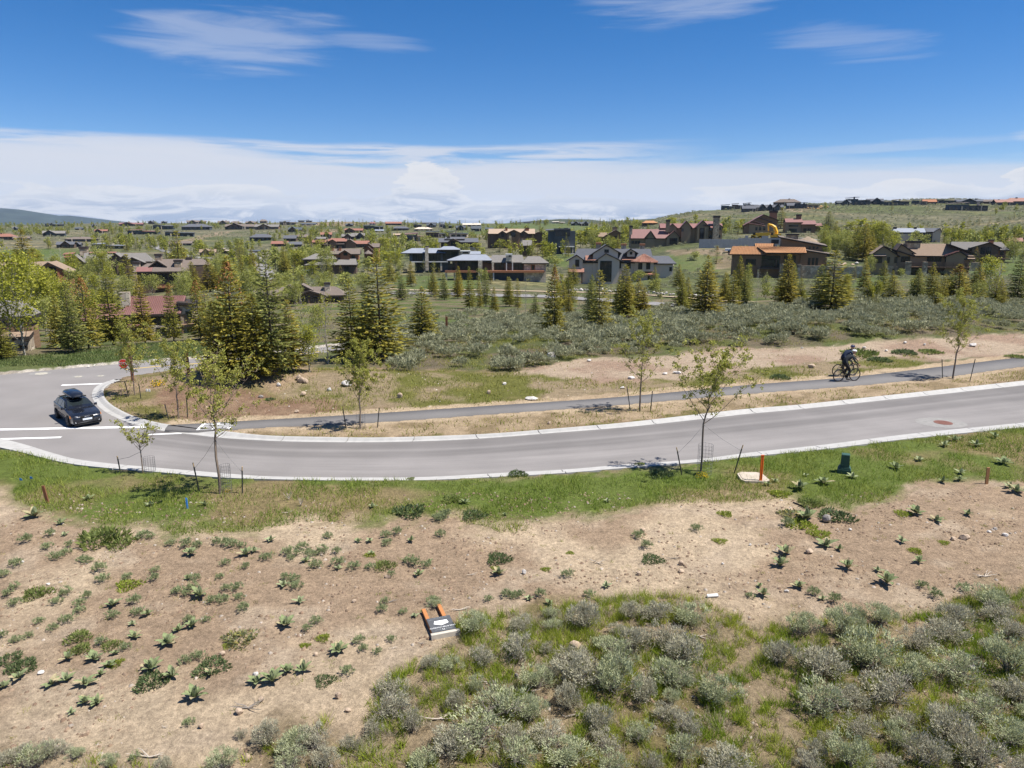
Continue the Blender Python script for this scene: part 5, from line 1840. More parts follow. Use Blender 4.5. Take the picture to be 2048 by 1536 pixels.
# ------------------------------------------------------------------ the far houses: each its own proportions on its own spot
# px0, px1, top py, base py, style, roof, wall
FAR_H = [
 (1443, 1469, 407.5, 418, 'm', 'charcoal', 'charcoal'), (1464, 1491, 405.5, 417, 'm', 'charcoal', 'dwood'), (1490, 1516, 405, 416, 'm', 'charcoal', 'charcoal'), (1484, 1511, 411, 424, 's', 'slate', 'charcoal'), (1509, 1534, 408.5, 422, 'g', 'slate', 'charcoal'), (1529, 1548, 408, 421, 'g', 'slate', 'charcoal'), (1545, 1567, 408, 421, 'g', 'slate', 'charcoal'),
 (1548, 1600, 397.5, 412, 'h', 'dbrown', 'dwood'), (1574, 1601, 406, 417, 's', 'slate', 'charcoal'), (1593, 1636, 405, 417, 'm', 'charcoal', 'charcoal'),
 (1674, 1702, 400, 411, 'g', 'charcoal', 'charcoal'), (1697, 1738, 394, 410.5, 'm', 'slate', 'charcoal'), (1734, 1766, 396, 409, 'g', 'slate', 'charcoal'), (1767, 1795, 401.5, 411, 'm', 'charcoal', 'charcoal'), (1787, 1816, 398.5, 410.5, 'm', 'dbrown', 'charcoal'), (1826, 1852, 398.5, 410, 'm', 'charcoal', 'charcoal'), (1846, 1872, 399, 409, 's', 'rust', 'dwood'), (1868, 1908, 398, 407, 'm', 'charcoal', 'charcoal'),
 (1900, 1970, 405, 421.5, 'm', 'dbrown', 'charcoal'), (1914, 1962, 397.5, 408, 'g', 'slate', 'charcoal'), (1960, 1986, 399, 407.5, 's', 'dbrown', 'dwood'), (1992, 2024, 399, 410.5, 's', 'copper', 'charcoal'), (2012, 2062, 395, 410.5, 'h', 'copper', 'charcoal'),
 (-14, 26, 467, 480, 'h', 'copper', 'wood'), (28, 58, 473, 480, 's', 'dbrown', 'wood'), (88, 128, 460.5, 473, 'g', 'grey', 'charcoal'), (190, 214, 458, 466, 'g', 'copper', 'dwood'), (257, 313, 459, 469, 'm', 'copper', 'charcoal'), (333, 385, 461.5, 473, 'm', 'charcoal', 'charcoal'), (308, 345, 447.5, 459, 'm', 'slate', 'charcoal'), (364, 419, 447.5, 460, 'h', 'slate', 'charcoal'), (450, 512, 447, 459, 'g', 'dbrown', 'dwood'),
 (374, 397, 440, 448, 'g', 'dbrown', 'wood'), (397, 412, 440.5, 447, 'g', 'dbrown', 'wood'), (435, 457, 436.5, 445, 'g', 'dbrown', 'dwood'), (460, 481, 437.5, 445, 'h', 'dbrown', 'wood'), (490, 511, 437.5, 445, 'g', 'dbrown', 'wood'), (519, 535, 439, 446, 'h', 'dbrown', 'wood'), (240, 284, 444.5, 452, 'g', 'red', 'dwood'), (93, 123, 446, 453, 'm', 'slate', 'charcoal'), (150, 166, 454.5, 460, 's', 'charcoal', 'charcoal'), (184, 192, 448, 455, 'g', 'charcoal', 'dwood'), (25, 36, 453.5, 460, 'g', 'slate', 'charcoal'), (296, 310, 441, 448, 'g', 'slate', 'dwood'), (322, 334, 442, 447, 'g', 'slate', 'charcoal'),
 (114, 147, 482, 496, 'g', 'slate', 'dwood'), (131, 187, 473.5, 483, 'h', 'dbrown', 'charcoal'), (145, 162, 484, 494, 'g', 'slate', 'charcoal'), (188, 246, 487, 498, 'm', 'blue', 'charcoal'), (509, 557, 448, 459, 'g', 'grey', 'wood'), (575, 604, 453.5, 465, 'g', 'charcoal', 'dwood'), (499, 544, 467.5, 482, 'h', 'slate', 'charcoal'), (567, 593, 471, 483, 's', 'slate', 'dwood'), (594, 616, 469, 479, 's', 'dbrown', 'dwood'), (641, 664, 463.5, 475, 'g', 'copper', 'dwood'), (689, 726, 456, 465.5, 'g', 'copper', 'wood'), (683, 710, 467, 479, 'g', 'grey', 'dwood'), (703, 730, 465, 478, 'g', 'grey', 'charcoal'), (728, 766, 450, 459, 'm', 'charcoal', 'charcoal'), (690, 706, 446.5, 453, 'g', 'charcoal', 'dwood'),
 (560, 592, 442, 450, 'm', 'dbrown', 'wood'), (596, 609, 440.2, 444.5, 's', 'charcoal', 'dwood'), (612, 624, 440.2, 444.5, 'm', 'charcoal', 'cream'), (600, 632, 446, 451, 's', 'charcoal', 'white'), (738, 752, 443.5, 450, 'h', 'red', 'wood'), (771, 804, 443.5, 450.5, 's', 'copper', 'dwood'), (824, 843, 447, 455, 'm', 'charcoal', 'charcoal'), (852, 872, 446, 455, 'g', 'charcoal', 'charcoal'), (879, 893, 444.5, 455, 'm', 'charcoal', 'white'), (886, 906, 449, 457, 'm', 'charcoal', 'charcoal'), (912, 936, 450, 461, 'g', 'charcoal', 'charcoal'), (942, 963, 452, 463, 's', 'charcoal', 'charcoal'), (829, 866, 454, 462, 'h', 'white', 'white'), (782, 817, 452.5, 461, 'h', 'slate', 'dwood'), (843, 872, 444.5, 448, 's', 'slate', 'dwood'), (925, 962, 446.5, 453, 's', 'cream', 'cream'), (948, 961, 446.5, 452, 'm', 'red', 'wood'),
 (852, 895, 462.5, 475, 'm', 'charcoal', 'dwood'), (890, 934, 462, 475, 'm', 'charcoal', 'stonep'), (811, 856, 466.5, 483, 'm', 'red', 'charcoal'), (750, 768, 459, 464, 's', 'blue', 'charcoal'), (786, 802, 467, 473, 's', 'tan', 'wood'), (970, 987, 455, 461, 's', 'charcoal', 'charcoal'),
 (1046, 1061, 442.5, 446, 's', 'charcoal', 'dwood'), (1106, 1130, 441.5, 445, 'm', 'cream', 'cream'), (1142, 1162, 443, 451, 'g', 'charcoal', 'dwood'), (1160, 1178, 443, 452, 'g', 'charcoal', 'dwood'), (1285, 1316, 441, 451, 'h', 'tile', 'wood'), (338, 362, 484, 493, 's', 'dbrown', 'wood'), (360, 384, 482.5, 491, 's', 'dbrown', 'stonep'), (400, 432, 497, 512, 'g', 'brown', 'wood'), (444, 460, 497, 508, 'm', 'white', 'wood'), (542, 576, 482.5, 493, 's', 'copper', 'wood'), (576, 604, 484, 494, 's', 'slate', 'charcoal'), (632, 652, 474, 481, 's', 'grey', 'dwood'), (498, 520, 500, 505, 's', 'charcoal', 'stonep'), (2015, 2048, 476, 490, 's', 'copper', 'wood'), (1150, 1168, 466, 478, 'g', 'slate', 'dwood'),
]
HL = {'m': 'flat-roofed modern house', 's': 'low-roofed house', 'g': 'gabled house', 'h': 'hip-roofed house'}
RN = {'charcoal': 'charcoal', 'slate': 'slate grey', 'dbrown': 'dark brown', 'copper': 'rusty red', 'red': 'dull red', 'grey': 'grey', 'rust': 'rust', 'blue': 'blue-grey', 'white': 'white', 'cream': 'cream', 'tan': 'tan', 'brown': 'brown', 'tile': 'orange'}
HNAME = {'m': 'flat_roofed_house', 's': 'low_house', 'g': 'gabled_cottage', 'h': 'hip_roofed_house'}
rh = np.random.RandomState(5)
for (x0, x1, yt, yb, st, rf_, wm) in FAR_H:
    cx = (x0 + x1) / 2; w = x1 - x0; hh = yb - yt
    h = House(HNAME[st], cx, yb, '', 'house', rh.uniform(-.15, .15))
    D = min(w * .6, 22)
    zb = yb
    if st == 'm':
        sp = x0 + w * rh.uniform(.35, .6)
        h.wall(x0, sp, yt + hh * .25, None, 0, D, wm); h.wall(sp, x1, yt + hh * .42, None, 1, D * .9, 'stonep' if rh.rand() < .3 else wm)
        h.shed(x0 - 1, yt + hh * .14, sp + 1.5, yt + hh * .02, -2, D + 1, rf_, 1, .3); h.shed(sp - .5, yt + hh * .36, x1 + 1.2, yt + hh * .40, -1.5, D, rf_, .8, .3)
    elif st == 's':
        h.wall(x0 + 1, x1 - 1, yt + hh * .5, None, 0, D, wm); h.gx(x0, x1, yt + hh * .5, yt, -1.5, D + 1.5, rf_)
    elif st == 'h':
        h.wall(x0 + 1, x1 - 1, yt + hh * .5, None, 0, D, wm); h.gx(x0, x1, yt + hh * .5, yt + hh * .05, -1.5, D + 1.5, rf_, x0 + w * .25, x1 - w * .25)
    else:
        h.wall(x0 + 1, x1 - 1, yt + hh * .5, None, 2, D, wm); h.gx(x0, x1, yt + hh * .52, yt + hh * .12, .5, D + 1.5, rf_)
        g = x0 + w * rh.uniform(.3, .65); gw = w * .26
        h.gable(g - gw, yt + hh * .5, g, yt, g + gw, yt + hh * .5, -1.5, D * .7, rf_, wm, 1.0)
    nw = max(2, int(w / 9))
    for i in range(nw):
        a = x0 + w * (i + .18) / nw
        h.win(a, a + w / nw * .62, yt + hh * .58, yb - hh * .10, -1.52 if st == 'g' else (1 if st == 'm' and i > nw / 2 else 0), 2)
    if rh.rand() < .75:
        c = x0 + w * rh.uniform(.2, .8); h.chim(c, c + max(1.6, w * .06), yt - hh * .14, yt + hh * .35, D * .4, ['stone', 'stonep', 'metal'][rh.randint(3)], None)
    for i in range(rh.randint(0, 3)):
        c = x0 + w * rh.uniform(.05, .9); h.box(c, c + max(1.2, w * .035), yt + hh * .45, yb + 1, -2.2, -.8, 'stonep', 'pillar')
    auto(h.r, 'houses of the neighbourhood', RN[rf_] + ' ' + HL[st], cx, yb, 'house')

# where house fronts show in the photograph: random trees keep out of them
FRONTS = [(a, b, c, d) for a, b, c, d, *_ in FAR_H] + [(1132, 1345, 492, 564), (890, 1098, 508, 558), (805, 940, 494, 542), (880, 957, 475, 502), (980, 1090, 457, 488), (608, 760, 487, 546), (626, 738, 476, 496), (1750, 1935, 485, 552), (1908, 2008, 485, 524), (1460, 1650, 476, 556), (1262, 1444, 440, 490), (1489, 1640, 428, 464), (1788, 1872, 455, 478), (278, 412, 520, 580), (143, 298, 507, 548), (60, 138, 525, 600), (262, 390, 594, 672), (566, 688, 568, 604), (1398, 1560, 474, 498)]


def blocks(px, py, hp, wp=4):
    return any(x0 - wp < px < x1 + wp and py > yb - 1 and py - hp < yb - .25 * (yb - yt) for x0, x1, yt, yb in FRONTS)
# ================================================================== trees: near and middle distance
# (base px, base py, top py, width px)
SPRUCES = [
 (472, 752, 516, 112), (436, 757, 604, 72), (228, 690, 541, 72), (178, 698, 550, 56), (147, 705, 567, 56), (122, 697, 590, 42), (292, 690, 554, 46), (348, 682, 565, 40), (401, 680, 556, 44),
 (376, 585, 541, 30), (388, 588, 524, 40), (421, 583, 521, 42), (157, 558, 514, 30), (185, 542, 506, 26), (152, 562, 536, 17), (162, 562, 536, 17), (145, 543, 519, 16), (4, 718, 632, 54), (28, 606, 534, 28),
 (548, 750, 503, 100), (515, 757, 588, 92), (583, 742, 600, 64), (705, 722, 559, 86), (760, 718, 516, 112), (735, 705, 575, 70), (846, 685, 574, 66),
 (822, 573, 524, 22), (858, 575, 541, 19), (878, 556, 536, 14), (886, 575, 546, 17), (893, 598, 559, 15), (916, 597, 549, 19), (939, 618, 534, 28), (959, 616, 557, 15), (972, 613, 536, 26), (988, 623, 574, 21), (1015, 608, 554, 23),
 (1019, 613, 554, 24), (1035, 618, 557, 17), (1071, 636, 590, 26), (1108, 667, 531, 50), (1138, 634, 589, 26), (1147, 570, 529, 27), (1197, 662, 541, 54), (1181, 650, 560, 34), (1249, 634, 531, 56), (1287, 631, 574, 32), (1308, 583, 534, 24), (1321, 629, 590, 23), (1338, 626, 605, 17), (1357, 575, 529, 24),
 (1411, 636, 526, 72), (1433, 527, 493, 19), (1464, 619, 541, 34), (1492, 598, 531, 30), (1532, 583, 545, 23), (1572, 610, 510, 50), (1599, 607, 556, 32), (1660, 618, 502, 80), (1637, 613, 531, 52), (1687, 605, 550, 36), (1707, 565, 534, 19), (1733, 607, 558, 36), (1784, 607, 553, 48),
 (1832, 602, 537, 34), (1859, 602, 526, 34), (1912, 602, 529, 58), (1941, 602, 545, 42), (1886, 600, 548, 36), (2032, 605, 505, 48), (1949, 530, 494, 20), (2024, 514, 467, 15), (2008, 511, 481, 15),
 (1561, 457, 416, 25), (1655, 468, 424, 36), (1691, 463, 438, 26), (1725, 522, 448, 44), (1711, 508, 454, 32), (1939, 479, 465, 11), (1309, 494, 460, 19), (1740, 515, 462, 30),
 (1912, 455, 438, 7), (1929, 455, 439, 7), (1939, 453, 435, 8), (1947, 452, 438, 7), (1958, 450, 434, 9), (1979, 447, 428, 8), (1997, 444, 432, 11), (2017, 440, 427, 8), (2028, 437, 424, 9), (2038, 435, 422, 8),
 (1235, 520, 470, 14), (1100, 520, 487, 22), (1075, 512, 485, 20), (1020, 508, 470, 18), (1063, 520, 488, 16), (1085, 530, 492, 20), (655, 560, 519, 26), (688, 545, 508, 24), (664, 565, 536, 20), (568, 545, 505, 26), (590, 548, 515, 22), (536, 540, 514, 18), (520, 552, 530, 18),
 (296, 545, 515, 16), (308, 548, 519, 15), (330, 560, 530, 18), (1000, 506, 480, 14), (1045, 507, 480, 14), (480, 530, 496, 15), (500, 525, 497, 13), (868, 503, 468, 12), (940, 497, 462, 12), (835, 500, 470, 10), (1475, 470, 449, 20), (1462, 470, 446, 13), (1885, 515, 480, 24), (1912, 510, 478, 20),
]
# (base px, base py, top py, width px, kind)  kinds: y bright aspen, p pale round, b bare, t thin young
BROADS = [
 (50, 710, 497, 74, 'y'), (25, 705, 532, 54, 't'), (94, 672, 536, 62, 'y'), (76, 662, 521, 58, 'y'), (112, 636, 541, 48, 'y'), (65, 640, 505, 50, 'y'), (130, 650, 560, 44, 'y'),
 (233, 547, 519, 25, 'p'), (263, 546, 518, 31, 'p'), (305, 590, 551, 42, 'p'), (122, 522, 494, 26, 'b'), (108, 545, 500, 20, 'b'), (75, 545, 495, 26, 'y'), (42, 560, 500, 24, 'y'),
 (646, 573, 521, 24, 'b'), (626, 568, 521, 24, 'y'), (596, 547, 501, 34, 'y'), (657, 728, 577, 48, 't'), (609, 718, 582, 40, 't'), (619, 743, 648, 44, 'y'), (792, 542, 501, 24, 'y'), (766, 512, 475, 30, 'y'), (774, 532, 500, 28, 'y'), (708, 542, 521, 34, 'p'), (736, 547, 514, 24, 'p'), (622, 487, 470, 15, 'y'), (612, 492, 475, 11, 'y'),
 (850, 494, 472, 24, 'p'), (787, 489, 474, 30, 'p'), (870, 498, 476, 22, 'p'), (868, 550, 520, 15, 't'), (849, 546, 519, 13, 't'), (891, 540, 515, 14, 't'),
 (1109, 532, 513, 34, 'p'), (1162, 487, 460, 30, 'y'), (1185, 487, 453, 32, 'y'), (1142, 497, 472, 26, 'y'), (1101, 492, 466, 32, 'y'), (1251, 489, 450, 22, 'y'), (1274, 454, 440, 26, 'y'), (1226, 487, 458, 15, 'b'), (1203, 565, 511, 30, 'y'), (1228, 565, 519, 18, 'y'), (1183, 558, 521, 20, 'b'), (1277, 563, 541, 28, 'p'), (1290, 560, 537, 20, 'p'),
 (1051, 639, 554, 15, 'b'), (1156, 634, 606, 12, 'b'), (1327, 626, 590, 13, 'b'), (1376, 484, 453, 36, 'p'), (1324, 492, 469, 22, 'y'), (1296, 494, 481, 15, 'y'), (1345, 452, 434, 20, 'y'), (1477, 466, 440, 18, 'y'), (1447, 471, 455, 14, 'y'), (1283, 490, 470, 16, 'p'),
 (1749, 503, 446, 34, 'y'), (1762, 506, 443, 36, 'y'), (1784, 503, 463, 30, 'y'), (1693, 492, 462, 28, 'p'), (1687, 495, 470, 22, 'p'), (1650, 506, 475, 26, 'p'), (1829, 487, 462, 24, 'p'), (1850, 484, 459, 22, 'b'), (1888, 482, 459, 26, 'b'), (1917, 482, 459, 26, 'p'), (1931, 479, 458, 24, 'y'), (1990, 607, 523, 52, 'b'), (2002, 607, 545, 26, 'b'), (1753, 599, 553, 20, 'b'), (1703, 605, 556, 18, 'b'), (1513, 613, 537, 16, 'b'), (1529, 594, 540, 14, 'b'), (1738, 551, 513, 22, 'p'), (1802, 554, 537, 16, 'p'), (1976, 594, 511, 44, 'y'), (1720, 470, 436, 28, 'y'), (1745, 470, 440, 30, 'y'), (1700, 470, 442, 22, 'y'), (1850, 492, 470, 20, 'p'),
 (1390, 520, 503, 22, 'p'), (1340, 540, 520, 16, 't'), (1500, 590, 545, 16, 't'), (930, 508, 488, 26, 'p'), (955, 505, 485, 22, 'y'), (1000, 500, 478, 22, 'y'), (1120, 500, 470, 26, 'y'), (1205, 492, 462, 26, 'y'), (1060, 500, 476, 22, 'y'), (600, 530, 505, 22, 'y'), (640, 500, 478, 22, 'y'), (430, 560, 525, 36, 'p'), (455, 575, 535, 36, 'p'), (410, 540, 508, 22, 'y'), (365, 520, 495, 20, 'y'), (480, 560, 530, 30, 'p'), (495, 540, 510, 22, 'y'), (560, 605, 560, 36, 'p'), (690, 580, 545, 40, 'p'), (725, 585, 548, 40, 'p'), (600, 560, 532, 34, 'p'), (655, 600, 560, 44, 'p'), (770, 565, 535, 26, 'p'), (200, 640, 590, 40, 'y'), (250, 650, 600, 30, 'p'), (440, 660, 600, 44, 'p'),
]
rm = np.random.RandomState(31)
for (x0, y0, x1, y1, n, lo, hi, kinds) in [(0, 560, 250, 690, 34, 60, 110, 'yyyp'), (255, 590, 420, 655, 10, 40, 70, 'yp'), (420, 545, 700, 690, 36, 35, 75, 'pppyt'), (100, 545, 300, 570, 10, 25, 45, 'yp'), (560, 500, 780, 560, 24, 24, 48, 'yyp'), (1090, 490, 1240, 512, 22, 26, 44, 'yp'), (1640, 490, 1800, 520, 14, 30, 50, 'ypp'), (1840, 485, 2100, 545, 14, 22, 48, 'ypb'), (780, 500, 1000, 570, 16, 18, 34, 'ypt'), (1100, 540, 1340, 600, 22, 20, 44, 'yypb'), (1480, 560, 2040, 608, 34, 26, 54, 'ypbyt')]:
    for _ in range(n):
        b = rm.uniform(y0, y1); hh = rm.uniform(lo, hi) * (.75 + .25 * (b - y0) / (y1 - y0)); kd = kinds[rm.randint(len(kinds))]
        px = rm.uniform(x0, x1)
        if blocks(px, b, hh, hh * .2) and rm.rand() < .5: continue
        BROADS.append((px, b, b - hh, hh * {'y': .36, 'p': .75, 't': .28, 'b': .5}[kd], kd))
for (x0, y0, x1, y1, n, lo, hi) in [(0, 560, 420, 680, 22, 60, 110), (420, 540, 760, 600, 14, 35, 70), (1000, 596, 1400, 640, 16, 34, 78), (1400, 585, 2040, 614, 30, 38, 84), (780, 560, 1010, 604, 14, 28, 58), (1640, 480, 1780, 520, 8, 35, 60)]:
    for _ in range(n):
        b = rm.uniform(y0, y1); hh = rm.uniform(lo, hi); px = rm.uniform(x0, x1)
        if blocks(px, b, hh, hh * .2) and rm.rand() < .5: continue
        SPRUCES.append((px, b, b - hh, hh * rm.uniform(.4, .55)))
SPR = []
for i, (w_, lv, dn, hue) in enumerate([(1.75, 36, 1.0, 0), (1.5, 34, 1.0, 2), (1.9, 33, .95, 1), (1.35, 32, .85, 0), (1.6, 36, .9, 3)]):
    SPR.append((spruce_meshes(100 + i, 7.0, w_, lv, dn, hue=hue), w_))
SPR_LO = [(spruce_meshes(140 + i, 7.0, 1.7, 17, .55, hue=[0, 2, 1, 3][i]), 1.7) for i in range(4)]
CONES = cone_clumps(3)
YEL = ((.245, .262, .030), (.42, .405, .055))
PAL = ((.25, .28, .062), (.42, .41, .115))
BRO = {'y': [broadleaf_meshes(200 + i, 7, 1.15, 22, 2300, .7, 1.6, .17, .22, YEL) for i in range(3)],
       'p': [broadleaf_meshes(220 + i, 5, 1.9, 20, 2400, .4, .75, .18, .28, PAL) for i in range(3)],
       't': [broadleaf_meshes(240 + i, 7, 1.0, 16, 420, 1.4, 1.3, .13, .16, YEL) for i in range(2)],
       'b': [broadleaf_meshes(260 + i, 7, 1.6, 18, 170, 1.2, 1.2, .10, .12, PAL) for i in range(2)]}
BRO_LO = {'y': [broadleaf_meshes(280 + i, 7, 1.2, 11, 460, .5, 1.5, .40, .30, YEL, levels=1) for i in range(2)],
          'p': [broadleaf_meshes(290 + i, 5, 1.8, 11, 480, .3, .7, .42, .36, PAL, levels=1) for i in range(2)]}
TRUNK_M = {}


def place_tree(kind, px, py, top, w, tmpl, h0, w0, label_noun, cat, group, extra=None, parts=True):
    p = hitg(px, py)
    k = mpp(p)
    hgt = (py - top) * k / 1.0
    sx = (w * k) / (2 * w0) * (1.2 if kind == 'spruce_tree' else 1.05)
    sc = (sx, sx, hgt / h0)
    rz = rng.uniform(0, 6.28)
    crown, trunk = tmpl
    r = empty(kind, p, rz, sc)
    if trunk: meshobj('trunk', trunk, r)
    if crown: meshobj('crown', crown, r)
    if extra: meshobj('cones', extra, r)['kind'] = 'stuff'
    auto(r, group, label_noun, px, py, cat)
    return r


for i, (px, py, top, w) in enumerate(SPRUCES):
    big = (py - top) >= 40
    if big:
        t, w0 = SPR[i % 5] if w / (py - top) > .3 else SPR[3]
    else:
        t, w0 = SPR_LO[i % 4]
    cone = CONES if i in (0, 3, 7, 8, 40, 52, 66, 70) else None
    hh = py - top
    noun = ('tall ' if hh > 130 else 'medium ' if hh > 60 else 'small ') + ('spruce with rusty cones at its top' if cone else ['olive green spruce', 'yellowish spruce', 'dark green spruce', 'slim spruce', 'bluish green spruce'][i % 5] if big else 'dark spruce')
    place_tree('spruce_tree', px, py, top, w, t, 7.0, w0, noun, 'spruce tree', 'spruces between the road and the houses', cone)
NB = {'y': 'bright yellow-green aspen', 'p': 'pale green bushy tree', 'b': 'bare white-stemmed tree', 't': 'thin young aspen with few leaves'}
KB = {'y': 'aspen_tree', 'p': 'bushy_tree', 'b': 'bare_tree', 't': 'young_aspen'}
for i, (px, py, top, w, kd) in enumerate(BROADS):
    hh = py - top
    lo = hh < 36 and kd in BRO_LO
    tl = (BRO_LO if lo else BRO)[kd]
    t = tl[i % len(tl)]
    place_tree(KB[kd], px, py, top, w, t, 5.0 if kd == 'p' else 7.0, {'y': 1.2, 'p': 1.9, 't': 1.1, 'b': 1.5}[kd], ('tall ' if hh > 100 else 'medium ' if hh > 45 else 'small ') + NB[kd], 'tree', 'leafing trees among the houses')

# ---- scattered trees of the far neighbourhood: rectangle in the photograph, count, share of conifers
FAR_RECT = [(0, 452, 120, 474, 46, .35), (100, 447, 330, 470, 80, .35), (330, 444, 520, 462, 60, .45), (0, 478, 130, 500, 12, .6), (160, 480, 340, 505, 60, .35), (330, 494, 520, 535, 55, .3), (500, 447, 760, 462, 62, .45), (500, 462, 640, 500, 48, .4),
            (620, 466, 830, 500, 58, .35), (750, 449, 1010, 468, 64, .4), (740, 480, 880, 520, 30, .3), (880, 466, 1010, 488, 34, .4), (1000, 470, 1260, 500, 58, .3), (1020, 447, 1260, 452, 60, .75), (1010, 500, 1140, 522, 16, .4), (1180, 452, 1300, 470, 20, .3), (540, 500, 620, 545, 22, .3),
            (1640, 476, 1830, 500, 22, .4), (1900, 484, 2100, 520, 26, .4), (1800, 470, 2048, 486, 18, .3), (1440, 418, 2048, 424, 14, .6), (1990, 414, 2048, 430, 8, .5), (1330, 455, 1500, 470, 12, .3), (430, 500, 520, 540, 18, .4),
            (-260, 455, 0, 700, 60, .4), (2050, 470, 2300, 600, 30, .6)]
cand = []
rf = np.random.RandomState(11)
for (x0, y0, x1, y1, n, con) in FAR_RECT:
    for _ in range(int(n * 2.3)):
        px = rf.uniform(x0, x1); py = rf.uniform(y0, y1)
        cand.append((px, py, rf.rand() < con))
FAR_TREES = []
for (px, py, con) in cand:
    p = hit(px, py)
    if p.y > 2600:
        continue
    k = mpp(p)
    hm = rf.uniform(5, 9.5) if con else rf.uniform(4.0, 7.5)
    if blocks(px, py, hm / k) and rf.rand() < .9:
        continue
    FAR_TREES.append((px, py, p, con, hm, hm / k))
FAR_TREES.sort(key=lambda t: -t[5])


def lo_one(tmpl, name):
    """crown and trunk in one mesh, for trees too small to show parts"""
    if name in TRUNK_M:
        return TRUNK_M[name]
    crown, trunk = tmpl
    a = np.empty(len(crown.vertices) * 3, np.float32); crown.vertices.foreach_get('co', a)
    f = np.empty(len(crown.loops), np.int32); crown.loops.foreach_get('vertex_index', f)
    c = np.empty(len(crown.vertices) * 4, np.float32); crown.color_attributes['Col'].data.foreach_get('color', c)
    b = np.empty(len(trunk.vertices) * 3, np.float32); trunk.vertices.foreach_get('co', b)
    g = np.empty(len(trunk.loops), np.int32); trunk.loops.foreach_get('vertex_index', g)
    V = np.concatenate([a.reshape(-1, 3), b.reshape(-1, 3)]); F = np.concatenate([f.reshape(-1, 4), g.reshape(-1, 4) + len(crown.vertices)])
    Cc = np.concatenate([c.reshape(-1, 4)[:, :3], np.tile([[.16, .14, .11]], (len(trunk.vertices), 1))])
    me = npmesh(name, V, F, crown.materials[0], Cc, link=False)
    TRUNK_M[name] = (me, V, F, Cc)
    return TRUNK_M[name]


ns = nb = 0
LIM_S = 300 - len(SPRUCES); LIM_B = 300 - len(BROADS)
stuff = {'c': [], 'b': []}
for (px, py, p, con, hm, hp) in FAR_TREES:
    if con:
        j = rf.randint(4); t = SPR_LO[j][0]; nm = 'conifer%d' % j; h0 = 7.0; s = hm / 7.0; sx = s * rf.uniform(.75, 1.05)
        if ns >= LIM_S or hp < 8:
            stuff['c'].append((nm, t, p, sx, s)); continue
        ns += 1
        o = meshobj('conifer', lo_one(t, nm)[0], None, p, rf.uniform(0, 6.28), (sx, sx, s))
        auto(o, 'conifers among the far houses', 'small distant conifer', px, py, 'conifer')
    else:
        kd = 'y' if rf.rand() < .6 else 'p'
        j = rf.randint(2); t = BRO_LO[kd][j]; nm = 'broad%s%d' % (kd, j); h0 = 7.0 if kd == 'y' else 5.0
        s = hm / h0; sx = s * rf.uniform(.9, 1.3) * (1 if kd == 'y' else .8)
        if nb >= LIM_B or hp < 8:
            stuff['b'].append((nm, t, p, sx, s)); continue
        nb += 1
        o = meshobj('leafy_tree', lo_one(t, nm)[0], None, p, rf.uniform(0, 6.28), (sx, sx, s))
        auto(o, 'spring-green trees among the far houses', 'small distant spring-green tree' if kd == 'y' else 'small distant pale green tree', px, py, 'tree')
for key, name, label in (('c', 'far_conifers', ''), ('b', 'far_leafy_trees', '')):
    if not stuff[key]:
        continue
    VV = []; FF = []; CC = []; off = 0
    for nm, t, p, sx, s in stuff[key]:
        me, V, F, Cc = lo_one(t, nm)
        # every third card is enough this far away, made larger
        sel = np.arange(rf.randint(3), len(F), 3)
        F2 = F[sel]; V2 = V[F2.ravel()].reshape(-1, 4, 3)
        cen = V2.mean(1, keepdims=True); V2 = cen + (V2 - cen) * 1.7
        a = rf.uniform(0, 6.28); ca, sa = math.cos(a), math.sin(a)
        q = V2.reshape(-1, 3) * np.array([sx, sx, s])
        q = np.stack([q[:, 0] * ca - q[:, 1] * sa, q[:, 0] * sa + q[:, 1] * ca, q[:, 2]], 1) + np.array(tuple(p))
        VV.append(q); CC.append(Cc[F2.ravel()]); FF.append(np.arange(len(q)).reshape(-1, 4) + off); off += len(q)
    o = npmesh(name, np.concatenate(VV), np.concatenate(FF), M_LEAF, np.concatenate(CC), kind='stuff')
    tag(o, 'scattered ' + ('dark conifers' if key == 'c' else 'pale green trees') + ' too small to tell apart on the far slopes', 'trees')
# ================================================================== street trees with stakes, signs, posts, utilities
M_STAKE = mat('stake_dark_steel', (.030, .034, .030), 0.7, 0.2, 5)
M_STAKET = mat('stake_raw_tip', (.42, .30, .17), 0.85, 0.2, 8)
M_WIRE = mat('galvanised_wire', (.16, .16, .16), 0.6, 0.1, 5, metal=0.5)
M_TRUNK = mat('young_trunk', (.22, .17, .13), 0.9, 0.25, 9, 0.3, stretch=(1, 1, .3))
M_STLEAF = mat('street_tree_leaf', (1, 1, 1), 0.55, 0.12, 3.0, attr='Col', trans=0.4, spec=0.3)
